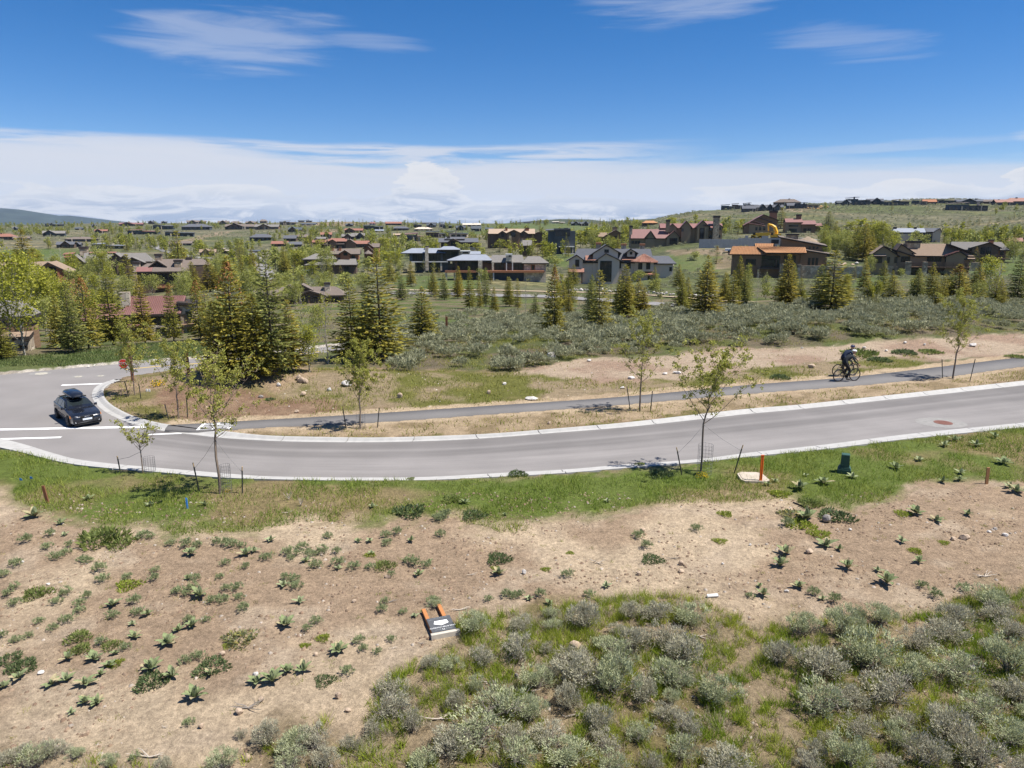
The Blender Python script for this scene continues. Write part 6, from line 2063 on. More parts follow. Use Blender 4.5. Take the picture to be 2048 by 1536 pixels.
# base px, base py, top py, crown half-width px, lean px, seed, leaves, description
STREET = [
 (440, 987, 722, 62, 14, 1, 620, 'wide sparse street tree between two stakes at the near kerb, left of centre'),
 (1402, 942, 716, 62, 34, 2, 800, 'wind-bent street tree leaning right over the near kerb, two stakes beside it'),
 (285, 946, 862, 28, 0, 3, 120, 'short pruned street tree with few leaves at the near kerb by the crosswalk'),
 (721, 857, 688, 34, 8, 4, 950, 'bushy young street tree between the road and the path, left of centre'),
 (1280, 822, 636, 36, 4, 5, 620, 'tall sparse street tree between the road and the path, right of centre'),
 (1906, 757, 592, 36, 4, 6, 950, 'yellow-green street tree beside the path at the right edge'),
 (270, 790, 655, 32, 0, 7, 650, 'young street tree in front of the stop sign at the corner'),
 (358, 836, 690, 34, 4, 8, 650, 'young street tree at the foot of the bare soil bank'),
]
STAKES = [  # base px, py, top px, py, tip colour length
 (400, 985, 392, 924, 1), (484, 987, 489, 932, 1), (242, 946, 238.5, 911, 1), (1366, 950, 1350, 893, 1), (1466, 947, 1482, 889, 1),
 (693, 857, 688, 817, 0), (754, 855, 760, 815, 0), (1262, 820, 1252, 773, 0), (1301, 823, 1303, 782, 0), (1886, 756, 1879, 719, 0), (1939, 763, 1944, 718, 0),
 (258, 793, 253, 762, 0), (282, 797, 281, 768, 0), (338, 839, 333, 808, 0), (375, 834, 377, 791, 0)]


def street_tree(px, py, top, hw, lean, seed, nl, label):
    r = np.random.RandomState(500 + seed)
    p = hitg(px, py); k = mpp(p)
    h = (py - top) * k * 1.03; w = hw * k; ln = lean * k
    th = h * (.42 if seed in (1, 2) else .30 if seed != 3 else .52)
    root = empty('street_tree', p); tag(root, label, 'street tree', 'young street trees along the kerb')
    paths = []; rads = []; S = []
    n = 8
    ax = [np.array((r.normal(0, .012), r.normal(0, .012), th * i / 3)) for i in range(4)]
    for i in range(1, n + 1):
        t = i / n
        ax.append(np.array((ln * t ** 1.4 + r.normal(0, .03), r.normal(0, .03), th + (h - th) * t)))
    ax[0][2] = -.25
    tr = .042 * (h / 4.5) ** .8 * (1.25 if seed == 3 else 1)
    paths.append(ax); rads.append(list(np.linspace(tr * 1.25, tr, 4)) + list(np.linspace(tr * .85, tr * .10, n)))
    for i in range(13 if seed != 3 else 9):
        f = (i / 13) ** 1.2
        j = 3 + f * (n - 1); b = ax[int(j)] * (1 - j % 1) + ax[min(int(j) + 1, len(ax) - 1)] * (j % 1)
        an = i * 2.4 + r.normal(0, .35)
        L = w * (1.25 - .75 * f) * r.uniform(.8, 1.25)
        d = np.array((math.cos(an), math.sin(an), .75 + .5 * r.rand() + .4 * f))
        pts = [b]
        for q in range(5):
            pts.append(pts[-1] + d * L / 5 + r.normal(0, .022 * L, 3)); d = d + np.array((.10 * (1 if lean > 10 else 0), 0, .10))
        paths.append(pts); rads.append(np.linspace(tr * .42 * (1 - .5 * f), .004, 6))
        for q in range(1, 6):
            for s in range(3):
                a2 = r.uniform(0, 6.28); l2 = L * r.uniform(.15, .36)
                dd = np.array((math.cos(a2), math.sin(a2), r.uniform(0, .9)))
                e = pts[q] + dd * l2
                paths.append([pts[q], (pts[q] + e) / 2 + r.normal(0, .02 * L, 3), e]); rads.append([.007, .005, .0025])
                S += [e, e * .6 + pts[q] * .4]
    S += ax[-4:]; S = np.array(S)
    TV, TF = tri_tubes(paths, rads)
    npmesh('trunk', TV, TF, M_TRUNK, parent=root)
    # leaves come in little whorls at the twig ends
    wg = r.gamma(1.1, 1, len(S)) * (0.35 + S[:, 2] / h); wg /= wg.sum()
    nc = int(nl / 1.0)
    C0 = S[r.choice(len(S), nc, p=wg)] + r.normal(0, .05 * h / 4, (nc, 3))
    P = np.repeat(C0, 7, 0) + r.normal(0, .030, (nc * 7, 3)); D = r.normal(0, 1, P.shape) + np.array((0, 0, .25))
    V, F = leaf_quads(P, D, r.uniform(.05, .10, len(P)), r.uniform(.035, .065, len(P)), r)
    C = vary(r, len(P), (.25, .27, .045), .25, (.43, .41, .10))
    npmesh('crown', V, F, M_STLEAF, C, parent=root)
    LANDMARKS.append((label.split(' at ')[0].split(' between')[0].split(' in front')[0].split(' beside')[0].split(' leaning')[0], px, py))
    return root, p, k, th


TREES = [street_tree(*t) for t in STREET]


def stake(bx, by, tx, ty, tip, i):
    p = hitg(bx, by); k = mpp(p)
    v = Vector(((tx - bx) * k, 0, (by - ty) * k * 1.02))
    root = empty('tree_stake', p)
    MB().tube([(0, 0, -.2), v * (.86 if tip else 1)], .024, 8).build('post', M_STAKE, root)
    if tip: MB().tube([v * .86, v], .022, 8).build('tip', M_STAKET, root)
    auto(root, 'stakes that hold the young street trees', 'dark tree stake' + (' with raw wooden tip' if tip else ''), bx, by, 'tree stake')
    return p + v * .8


tops = [stake(*s, i) for i, s in enumerate(STAKES)]
for (ti, si) in ((0, 0), (0, 1), (2, 2), (1, 3), (1, 4)):
    root, p, k, th = TREES[ti]
    a = tops[si] - p; b = Vector((0, 0, th * .98))
    m = (a + b) / 2 - Vector((0, 0, .06))
    MB().tube([a, m, b], .006, 4).build('tie_wire', M_WIRE, root)


def guard(px0, px1, py0, py1, ti, label):
    """ring of welded wire mesh standing round a trunk"""
    root, p, k, th = TREES[ti]
    c = hitg((px0 + px1) / 2, py1); kk = mpp(c)
    g = empty('wire_guard', c); tag(g, label, 'wire guard', 'wire guards round young trunks')
    rad = (px1 - px0) / 2 * kk; hh = (py1 - py0) * kk
    mb = MB()
    for i in range(14):
        a = 2 * math.pi * i / 14
        mb.tube([(math.cos(a) * rad, math.sin(a) * rad, 0), (math.cos(a) * rad, math.sin(a) * rad, hh)], .0035, 3, cap=False)
    for j in range(9):
        mb.ring((0, 0, .02 + (hh - .04) * j / 8), (0, 0, 1), rad, .0035, 20, 3)
    mb.build('mesh_cage', M_WIRE, g, kind='stuff')


guard(445, 464, 926, 985, 0, 'wire mesh guard beside the trunk of the wide sparse street tree')
guard(1394, 1423, 886, 946, 1, 'wire mesh guard round the trunk of the wind-bent street tree')
guard(290, 311, 912, 944, 2, 'wire mesh guard beside the short pruned street tree')
guard(713, 731, 825, 856, 3, 'wire mesh guard round the bushy street tree left of centre')

# ---------------------------------------------------------------- stop sign
M_SRED = mat('sign_red', (.62, .035, .022), 0.5, 0.06, 2, spec=0.4)
M_SWHITE = mat('sign_white', (.80, .80, .78), 0.5, 0.04, 2)
M_CORTEN = mat('weathered_timber_post', (.20, .085, .042), 0.85, 0.25, 6, 0.2, stretch=(1, 1, .2))


def text_mesh(s, size, m, name, parent, loc, rot, ext=.003, align='CENTER'):
    cu = bpy.data.curves.new('txt', 'FONT'); cu.body = s; cu.size = size; cu.align_x = align; cu.align_y = 'CENTER'; cu.extrude = ext; cu.resolution_u = 2
    o = bpy.data.objects.new('txt', cu); COL.objects.link(o)
    dg = bpy.context.evaluated_depsgraph_get()
    me = bpy.data.meshes.new_from_object(o.evaluated_get(dg)); me.name = name
    bpy.data.objects.remove(o); bpy.data.curves.remove(cu)
    me.materials.clear(); me.materials.append(m)
    q = bpy.data.objects.new(name, me); COL.objects.link(q); q.parent = parent; q.location = loc; q.rotation_euler = rot
    return q


def stop_sign():
    p = hitg(266, 762); k = mpp(p)
    r = empty('stop_sign', p, 0.15); tag(r, 'red octagonal STOP sign on a rust-brown timber post at the corner', 'stop sign')
    MB().bx(-.075, .075, -.06, .06, -.3, 2.25).build('post', M_CORTEN, r)
    c = Vector((-.38, -.16, 1.12)); R8 = .30
    MB().bx(-.40, -.05, -.12, -.08, 1.10, 1.16).build('bracket', M_CORTEN, r)
    def octo(rad, y0, y1): return MB().prism([(c.x + rad * math.cos(R(22.5 + 45 * i)), c.z + rad * math.sin(R(22.5 + 45 * i))) for i in range(8)], y0, y1)
    f = octo(R8, -.165, -.155).build('sign_rim', M_SWHITE, r)
    octo(R8 * .93, -.172, -.166).build('sign_face', M_SRED, r)
    text_mesh('STOP', .24, M_SWHITE, 'lettering', r, (c.x, -.176, c.z), (R(90), 0, 0))


stop_sign()
LANDMARKS.append(('the stop sign', 250, 762))


def post(name, px, py, top, w, m, label, cat, lean=0, cap=None, d=None):
    p = hitg(px, py); k = mpp(p); h = (py - top) * k * 1.02; w = w * k
    r = empty(name, p); tag(r, label, cat)
    MB().add(*bent(w, d or w * .5, h, lean)).build('post', m, r)
    if cap: MB().bx(-w * .6, w * .6, -w * .4, w * .4, h, h + w * .4).build('cap', cap, r)
    return r


def bent(w, d, h, lean):
    vs = [(-w / 2, -d / 2, -.2), (w / 2, -d / 2, -.2), (w / 2, d / 2, -.2), (-w / 2, d / 2, -.2)]
    vs += [(x + lean * h, y, h) for x, y, _ in vs]
    return vs, [(0, 3, 2, 1), (4, 5, 6, 7), (0, 1, 5, 4), (1, 2, 6, 5), (2, 3, 7, 6), (3, 0, 4, 7)]


M_LATH = mat('survey_lath', (.33, .17, .075), 0.85, 0.2, 6, stretch=(1, 1, .2))
M_ORANGE = mat('marker_orange', (.75, .13, .012), 0.5, 0.08, 3, spec=0.4)
post('survey_stake', 97, 1006, 970, 5.5, M_CORTEN, 'leaning rust-brown survey stake in the grass at the left edge', 'survey stake', -.16)
post('survey_stake', 1973, 968, 934, 5.5, M_LATH, 'weathered wooden survey stake in bare dirt at the right edge', 'survey stake', -.03)


def orange_post():
    p = hitg(1521, 966); k = mpp(p); h = (966 - 909) * k * 1.02; w = 6 * k
    r = empty('marker_post', p); tag(r, 'bright orange utility marker post beside the concrete lid', 'marker post')
    # ribbed fibreglass blade
    poly = [(-w / 2, 0), (-w * .3, -.012), (-w * .15, -.004), (w * .15, -.004), (w * .3, -.012), (w / 2, 0), (w / 2, .02), (-w / 2, .02)]
    n = len(poly)
    MB().add([(x, y, -.2) for x, y in poly] + [(x, y, h) for x, y in poly], [tuple(range(n - 1, -1, -1)), tuple(range(n, 2 * n))] + [(i, (i + 1) % n, (i + 1) % n + n, i + n) for i in range(n)]).build('blade', M_ORANGE, r)
    MB().bx(-w * .52, w * .52, -.016, .024, h - .03, h + .004).build('cap', M_ORANGE, r)


orange_post()
LANDMARKS.append(('the orange marker post', 1521, 966))
M_LID = mat('vault_concrete', (.42, .36, .29), 0.9, 0.14, 5, 0.25)


def vault():
    p = hitg(1505, 958); k = mpp(p)
    r = empty('vault_lid', p, -.05); tag(r, 'low flat concrete utility vault lid behind the orange post', 'vault lid')
    w, d = 28 * k, .52
    poly = [(-w + .12, -d), (w - .16, -d), (w, -d + .16), (w - .06, d - .15), (w - .25, d), (-w + .22, d), (-w + .02, d - .2), (-w, -d + .15)]
    n = len(poly)
    MB().add([(x, y, -.1) for x, y in poly] + [(x * .985, y * .985, .10) for x, y in poly], [tuple(range(n - 1, -1, -1)), tuple(range(n, 2 * n))] + [(i, (i + 1) % n, (i + 1) % n + n, i + n) for i in range(n)]).build('frame', M_LID, r)
    MB().add([(x * .86, y * .82, .102) for x, y in poly] + [(x * .85, y * .81, .118) for x, y in poly], [tuple(range(n - 1, -1, -1)), tuple(range(n, 2 * n))] + [(i, (i + 1) % n, (i + 1) % n + n, i + n) for i in range(n)]).build('lid', M_LID, r)


vault()
M_GREENB = mat('utility_green', (.038, .085, .062), 0.5, 0.08, 3, spec=0.4)


def pedestal():
    p = hitg(1688, 945); k = mpp(p)
    r = empty('utility_pedestal', p, R(-24)); tag(r, 'dark green plastic utility pedestal on the grass near the road', 'utility pedestal')
    w = 12.5 * k

    def fr(a, z0, b, z1, name):
        mb = MB(); mb.add([(-a, -a, z0), (a, -a, z0), (a, a, z0), (-a, a, z0), (-b, -b, z1), (b, -b, z1), (b, b, z1), (-b, b, z1)], [(0, 3, 2, 1), (4, 5, 6, 7), (0, 1, 5, 4), (1, 2, 6, 5), (2, 3, 7, 6), (3, 0, 4, 7)])
        o = mb.build(name, M_GREENB, r)
        bm = bmesh.new(); bm.from_mesh(o.data); bmesh.ops.bevel(bm, geom=bm.edges[:], offset=.012, segments=2, affect='EDGES'); bm.to_mesh(o.data); bm.free()
    fr(w * 1.02, -.05, w * .97, .17, 'base'); fr(w * .88, .171, w * .86, .23, 'collar'); fr(w * .78, .231, w * .76, .27, 'collar')
    fr(w * .66, .272, w * .60, .72, 'housing'); fr(w * .63, .722, w * .59, .76, 'lid')


pedestal()
LANDMARKS.append(('the green utility pedestal', 1688, 945))
M_BLUE = mat('marker_flag_blue', (.06, .28, .72), 0.6, 0.05, 3)
for (px, py, lab) in ((40, 967, 'left of two small blue marker flags in the grass at the left edge'), (61, 964, 'right of two small blue marker flags in the grass at the left edge')):
    p = hitg(px, py); r = empty('marker_flag', p); tag(r, lab, 'marker flag', 'blue marker flags')
    MB().tube([(0, 0, -.1), (0, 0, .22)], .004, 5).build('wire', M_WIRE, r)
    MB().add([(0, 0, .12), (.10, .02, .12), (.09, -.02, .21), (0, 0, .22), (0, .006, .12), (.10, .026, .12), (.09, -.014, .21), (0, .006, .22)], [(0, 1, 2, 3), (7, 6, 5, 4), (0, 4, 5, 1), (1, 5, 6, 2), (2, 6, 7, 3), (3, 7, 4, 0)]).build('flag', M_BLUE, r)
post('marker_peg', 375, 1018, 996, 3.5, M_BLUE, 'thin pale blue marker peg in the grass left of centre', 'marker peg', -.02, None, .02)
post('signpost', 378, 757, 706, 5.5, M_CORTEN, 'dark timber post beside the crossing road behind a young tree', 'post', 0.0)
post('trail_post', 893, 668, 634, 4.5, M_CORTEN, 'lone brown timber trail post in the green hollow', 'post', 0.02)
# white markers by the corner
for dx in (0, 5):
    post('white_peg', 294 + dx, 783, 778, 3, M_SWHITE, ('left' if dx == 0 else 'right') + ' of two tiny white pegs by the yellow flowers at the corner', 'peg')
# black irrigation hose
p = hitg(1587, 1010)
mb = MB(); pts = []
for px, py in ((1586, 1006), (1600, 1011), (1616, 1018), (1628, 1026)):
    q = hitg(px, py); pts.append(q - p + Vector((0, 0, .03)))
o = mb.tube(pts, .022, 8).build('irrigation_hose', mat('black_plastic', (.012, .012, .013), 0.5, 0.1, 4), None, p)
tag(o, 'short black irrigation hose lying bent on the dirt at right', 'hose')
# white tube lying at the edge of the sagebrush
q0 = hitg(1414, 1195.5); q1 = hitg(1435, 1194.5)
o = MB().tube([Vector((0, 0, .05)), q1 - q0 + Vector((0, 0, .05))], .045, 10).build('white_tube', M_SWHITE, None, q0)
tag(o, 'short white plastic tube lying where grass meets dirt at right', 'tube')

# ---------------------------------------------------------------- fallen lot sign
M_POSTW = mat('stained_timber', (.42, .175, .062), 0.8, 0.2, 4, 0.15, stretch=(1, 8, 8))
M_BOARD = mat('sign_board_grey', (.085, .088, .092), 0.6, 0.08, 2)
M_BEAM = mat('weathered_beam', (.46, .42, .35), 0.9, 0.2, 5, 0.2, stretch=(1, 6, 1))


def fallen_sign():
    A = hitg(866, 1277); B = hitg(838, 1228); Cc = hitg(913, 1268); D_ = hitg(882, 1213)
    o = Vector(A); o.z = float(G(A.x, A.y))
    xax = (Cc - A); xax.z = 0; wd = xax.length; xax.normalize()      # along the top beam
    yax = Vector((-xax.y, xax.x, 0))                                   # towards the post feet
    r = empty('fallen_sign', o + Vector((0, 0, .02))); r.rotation_euler = (0, 0, math.atan2(xax.y, xax.x))
    tag(r, 'fallen wooden lot sign lying upside down on the dirt by the sagebrush', 'sign')
    L = 1.5
    ln = (B - A).dot(yax)
    ln = max(ln, 1.0)
    for x in (.035, wd - .12):
        l2 = ln + (.12 if x > .2 else 0.02)
        MB().bx(x - .045, x + .045, -.02, l2, 0, .09).build('post', M_POSTW, r)
    bl = ln * .56
    b = MB().bx(-.01, wd, .02, bl, .092, .115).build('board', M_BOARD, r)
    MB().bx(-.05, wd + .07, -.075, .018, -.02, .105).build('beam', M_BEAM, r)
    # printed matter, read from the post feet side: up on the board points to the beam
    rot = (0, 0, math.pi)
    z = .1175
    hx, hy = wd * .52, bl * .60
    poly = [(-.15, -.10), (.15, -.10), (.19, .04), (.02, .15), (-.17, .06)]
    MB().add([(hx - x, hy - y * .85, z) for x, y in poly] + [(hx - x, hy - y * .85, z + .003) for x, y in poly], [tuple(range(5)), tuple(range(9, 4, -1))] + [(i, i + 5, (i + 1) % 5 + 5, (i + 1) % 5) for i in range(5)]).build('white_emblem', M_SWHITE, r)
    text_mesh('SAGE RIVER HOMESITE', .062, M_SWHITE, 'lettering', r, (wd * .5, bl * .30, z), rot, .0015)
    text_mesh('72', .075, M_SWHITE, 'lettering', r, (wd * .5, bl * .15, z), rot, .0015)
    M_PG = mat('sign_print_grey', (.30, .32, .33), 0.6, 0.04, 2)
    for a, b_ in ((.14, .40), (.60, .86)):
        MB().bx(wd * a, wd * b_, bl * .145, bl * .155, z - .001, z + .002).build('rule', M_PG, r)
    for s in (-1, 1):
        MB().bx(wd * .5 + s * .07 - .003, wd * .5 + s * .07 + .003, bl * .08, bl * .22, z - .001, z + .002).build('rule', M_PG, r)
    text_mesh('FOR SALE BY OWNER', .034, M_PG, 'lettering', r, (wd * .55, bl * .93, z), rot, .0015).data.materials[0] = M_PG
    text_mesh('LOT', .05, M_PG, 'lettering', r, (wd * .12, bl * .86, z), rot, .0015)


fallen_sign()
LANDMARKS.append(('the fallen sign', 880, 1255))

# ---------------------------------------------------------------- concrete wall of the building site
def site_wall():
    p = hit(1480, 495); k = mpp(p)
    r = empty('concrete_wall', p, -math.atan2(p.x, p.y)); tag(r, 'raw grey concrete foundation wall of the building site, cast in tall panels', 'wall', None)
    X = lambda x: (x - 1480) * k
    Z = lambda y: (495 - y) * k
    x = 1400.0
    while x < 1558:
        top = 479 if x < 1475 else 476.5
        if abs(x - 1487) < 4: top = 471.5
        if abs(x - 1523) < 4: top = 472
        MB().bx(X(x) + .012, X(x + 6.3) - .012, 0 + .02 * (int(x) % 3), .35, -1.5, Z(top)).build('wall_panel', HM['conc'], r)
        x += 6.3
    MB().bx(X(1538), X(1552), -.12, -.02, Z(487), Z(479)).build('opening', HM['frame'], r)


site_wall()


def chunk(px, py, w, h, seed, m, name='boulder', label=None, cat='boulder', group=None, noun=None, sink=.25):
    r = np.random.RandomState(seed)
    p = hitg(px, py); k = mpp(p)
    bm = bmesh.new(); bmesh.ops.create_icosphere(bm, subdivisions=2, radius=1.0)
    pl = [(Vector(r.normal(0, 1, 3)).normalized(), r.uniform(.55, .9)) for _ in range(9)]
    for v in bm.verts:
        for n, d in pl:
            s = v.co.dot(n) - d
            if s > 0: v.co -= n * s
        v.co += Vector(r.normal(0, .018, 3))
    hw = w * k / 2; hh = h * k
    for v in bm.verts: v.co = Vector((v.co.x * hw * 1.15, v.co.y * hw * r.uniform(.85, .9), v.co.z * hh * .75 + hh * (.75 - sink)))
    me = bpy.data.meshes.new(name); bm.to_mesh(me); bm.free(); me.materials.append(m)
    o = bpy.data.objects.new(name, me); o.location = p; o.rotation_euler = (0, 0, r.uniform(-.4, .4)); COL.objects.link(o)
    if label: tag(o, label, cat, group)
    else: auto(o, group, noun, px, py, cat)
    return o


M_RK = {'w': mat('rock_pale', (.52, .49, .45), 0.9, 0.22, 5, 0.5), 't': mat('rock_tan', (.42, .32, .23), 0.9, 0.22, 5, 0.5), 'g': mat('rock_grey', (.26, .235, .21), 0.9, 0.22, 5, 0.5)}
ROCKN = {'w': 'white rock', 't': 'tan rock', 'g': 'grey-brown rock'}
ROCKS = [(602, 765, 15, 10, 't'), (598, 760, 12, 10, 't'), (612, 766, 12, 8, 't'), (558, 772, 9, 6, 'w'), (694, 772, 20, 10, 'w'), (659, 782, 9, 7, 'w'), (607, 792, 13, 8, 't'), (800, 796, 10, 9, 't'), (736, 780, 9, 5, 't'), (594, 825, 10, 5, 't'), (522, 795, 10, 5, 'g'), (1103, 717, 16, 13, 'w'), (1063, 799, 24, 6, 'w'), (1354, 747, 16, 5, 'w'), (1262, 758, 14, 5, 'w'), (1245, 777, 10, 4, 'w'), (1330, 749, 10, 4, 'w'), (1009, 770, 8, 6, 'w'), (978, 788, 9, 7, 't'), (1178, 723, 8, 5, 'w'), (1448, 706, 8, 4, 'w'), (1946, 693, 14, 6, 'w'), (1623, 736, 14, 7, 't'), (1728, 697, 7, 4, 'w'), (1810, 687, 7, 4, 'w'), (1772, 703, 6, 4, 'w'), (1849, 691, 5, 4, 'w'), (1604, 697, 5, 3, 'w'), (1720, 660, 14, 9, 't'), (1098, 848, 8, 5, 't'),
         (1653, 1043, 17, 13, 'g'), (1618, 1107, 15, 9, 't'), (1906, 1080, 12, 6, 't'), (1930, 1077, 24, 9, 't'), (1152, 1296, 26, 13, 't'), (1033, 1355, 9, 9, 'g'), (1278, 1149, 10, 7, 't'), (1285, 1066, 11, 8, 't'), (1362, 1130, 11, 8, 't'), (1362, 1143, 12, 6, 't'), (1048, 1148, 9, 8, 'w'), (1340, 1400, 12, 8, 't'), (1365, 1455, 11, 8, 't'), (445, 1308, 12, 8, 't'), (478, 1427, 16, 11, 't'), (522, 1402, 10, 10, 't'), (632, 1310, 9, 7, 't'), (677, 1397, 13, 13, 't'), (402, 1455, 10, 10, 't'), (494, 1517, 14, 12, 't'), (512, 1353, 14, 10, 'w'), (696, 1424, 13, 6, 't'), (82, 1348, 12, 6, 'w'), (1573, 1184, 8, 5, 'w'), (1990, 1060, 9, 5, 'g'), (2010, 1072, 12, 5, 'w'), (1978, 1066, 8, 4, 'w'), (776, 1156, 12, 5, 't'), (1365, 1455, 10, 8, 't'), (708, 1204, 9, 6, 't'), (1500, 1092, 6, 4, 'w'), (1310, 1456, 8, 6, 'g'), (1940, 1340, 20, 8, 'w'), (2010, 1270, 18, 6, 'w'), (97, 1172, 8, 4, 'w'), (46, 1125, 6, 4, 'w'), (1700, 1060, 7, 4, 'w'), (1445, 1128, 6, 4, 'w')]
for i, (a, b, w, h, c) in enumerate(ROCKS):
    chunk(a, b, w, h, 900 + i, M_RK[c], 'rock', None, 'rock', 'rocks lying on the ground', ('large ' if w > 15 else 'small ' if w < 9 else '') + ROCKN[c])
# rubble of stone retaining edges
for i in range(44):
    r = np.random.RandomState(1700 + i)
    a = r.choice([r.uniform(1595, 1625), r.uniform(1672, 1722), r.uniform(1650, 1690), r.uniform(1330, 1345)])
    b = {0: r.uniform(552, 556), 1: r.uniform(546, 551), 2: r.uniform(528, 532), 3: r.uniform(524, 540)}[0 if a < 1626 and a > 1500 else 3 if a < 1500 else int(r.choice([1, 2]))]
    chunk(a, b, r.uniform(4, 8), r.uniform(2.5, 4.5), 1700 + i, M_RK['t' if i % 3 else 'w'], 'landscape_stone', None, 'stone', 'landscape stones round the houses', 'pale landscaping stone')
for i in range(46):
    r = np.random.RandomState(1800 + i)
    a = 1120 + 330 * i / 46 + r.uniform(-3, 3); b = 582 + max(0, (a - 1200)) * .055 + r.uniform(-1.5, 1.5)
    chunk(a, b, r.uniform(4, 8), r.uniform(3, 5), 1800 + i, M_RK['g' if i % 2 else 'w'], 'trail_stone', None, 'stone', 'stones lining the valley trail', 'grey stone lining the valley trail')
for i in range(26):
    r = np.random.RandomState(1900 + i)
    chunk(r.uniform(1602, 1660), r.uniform(414, 419), r.uniform(3, 6), r.uniform(2, 3), 1900 + i, mat('rock_ochre', (.45, .28, .12), 0.9, 0.2, 3, 0.3), 'hill_boulder', None, 'boulder', 'ochre boulders of the hilltop retaining wall', 'ochre boulder of the hilltop retaining wall')
# spoil heap behind the site
p = hit(1615, 486); k = mpp(p); mb = MB(); n = 20
vs = [(0, 0, 13 * k)]; fs = []
for j in range(1, 6):
    for i in range(n):
        a = 2 * math.pi * i / n; q = j / 5
        vs.append((math.cos(a) * 32 * k * q * (1 + .1 * math.sin(3 * a)), math.sin(a) * 16 * k * q, 13 * k * (1 - q) ** 1.1 - .3 * (j == 5)))
for i in range(n): fs.append((0, 1 + i, 1 + (i + 1) % n))
for j in range(4):
    for i in range(n): fs.append((1 + j * n + i, 1 + (j + 1) * n + i, 1 + (j + 1) * n + (i + 1) % n, 1 + j * n + (i + 1) % n))
o = mb.add(vs, fs).build('spoil_heap', mat('spoil_earth', (.27, .205, .145), 0.95, 0.2, 1.5, 0.4), None, p, True); tag(o, 'heap of bare tan earth behind the orange-roofed house', 'earth heap')
# ================================================================== car, riders, machines
M_PAINT = mat('car_paint_black', (.010, .012, .018), 0.25, 0.05, 1.0, spec=0.5, coat=0.5)
M_TYRE = mat('tyre_rubber', (.018, .018, .018), 0.85, 0.1, 8)
M_RIM = mat('wheel_rim', (.10, .10, .105), 0.4, 0.1, 4, metal=0.7)
M_CHROME = mat('chrome', (.6, .6, .6), 0.2, 0.03, 3, metal=1.0)
M_LAMP = mat('headlamp_glass', (.62, .64, .66), 0.15, 0.06, 6, spec=0.6)
M_AMBER = mat('indicator_amber', (.65, .22, .04), 0.3, 0.05, 4)
M_PLATE = mat('number_plate', (.62, .66, .70), 0.5, 0.1, 20)
M_TRIM = mat('black_trim', (.012, .012, .012), 0.6, 0.1, 4)


def loft(sections, name, m, parent, smooth=True, closed=True, bevel=0):
    """sections: list of equal-length point loops"""
    n = len(sections[0]); V = [p for s in sections for p in s]; F = []
    for i in range(len(sections) - 1):
        for k in range(n):
            F.append((i * n + k, i * n + (k + 1) % n, (i + 1) * n + (k + 1) % n, (i + 1) * n + k))
    F.append(tuple(range(n - 1, -1, -1))); F.append(tuple(range((len(sections) - 1) * n, len(sections) * n)))
    o = MB().add(V, F).build(name, m, parent)
    bm = bmesh.new(); bm.from_mesh(o.data); bmesh.ops.recalc_face_normals(bm, faces=bm.faces); bm.to_mesh(o.data); bm.free()
    if smooth:
        o.data.polygons.foreach_set('use_smooth', [True] * len(o.data.polygons))
        o.data.set_sharp_from_angle(angle=R(38))
    return o


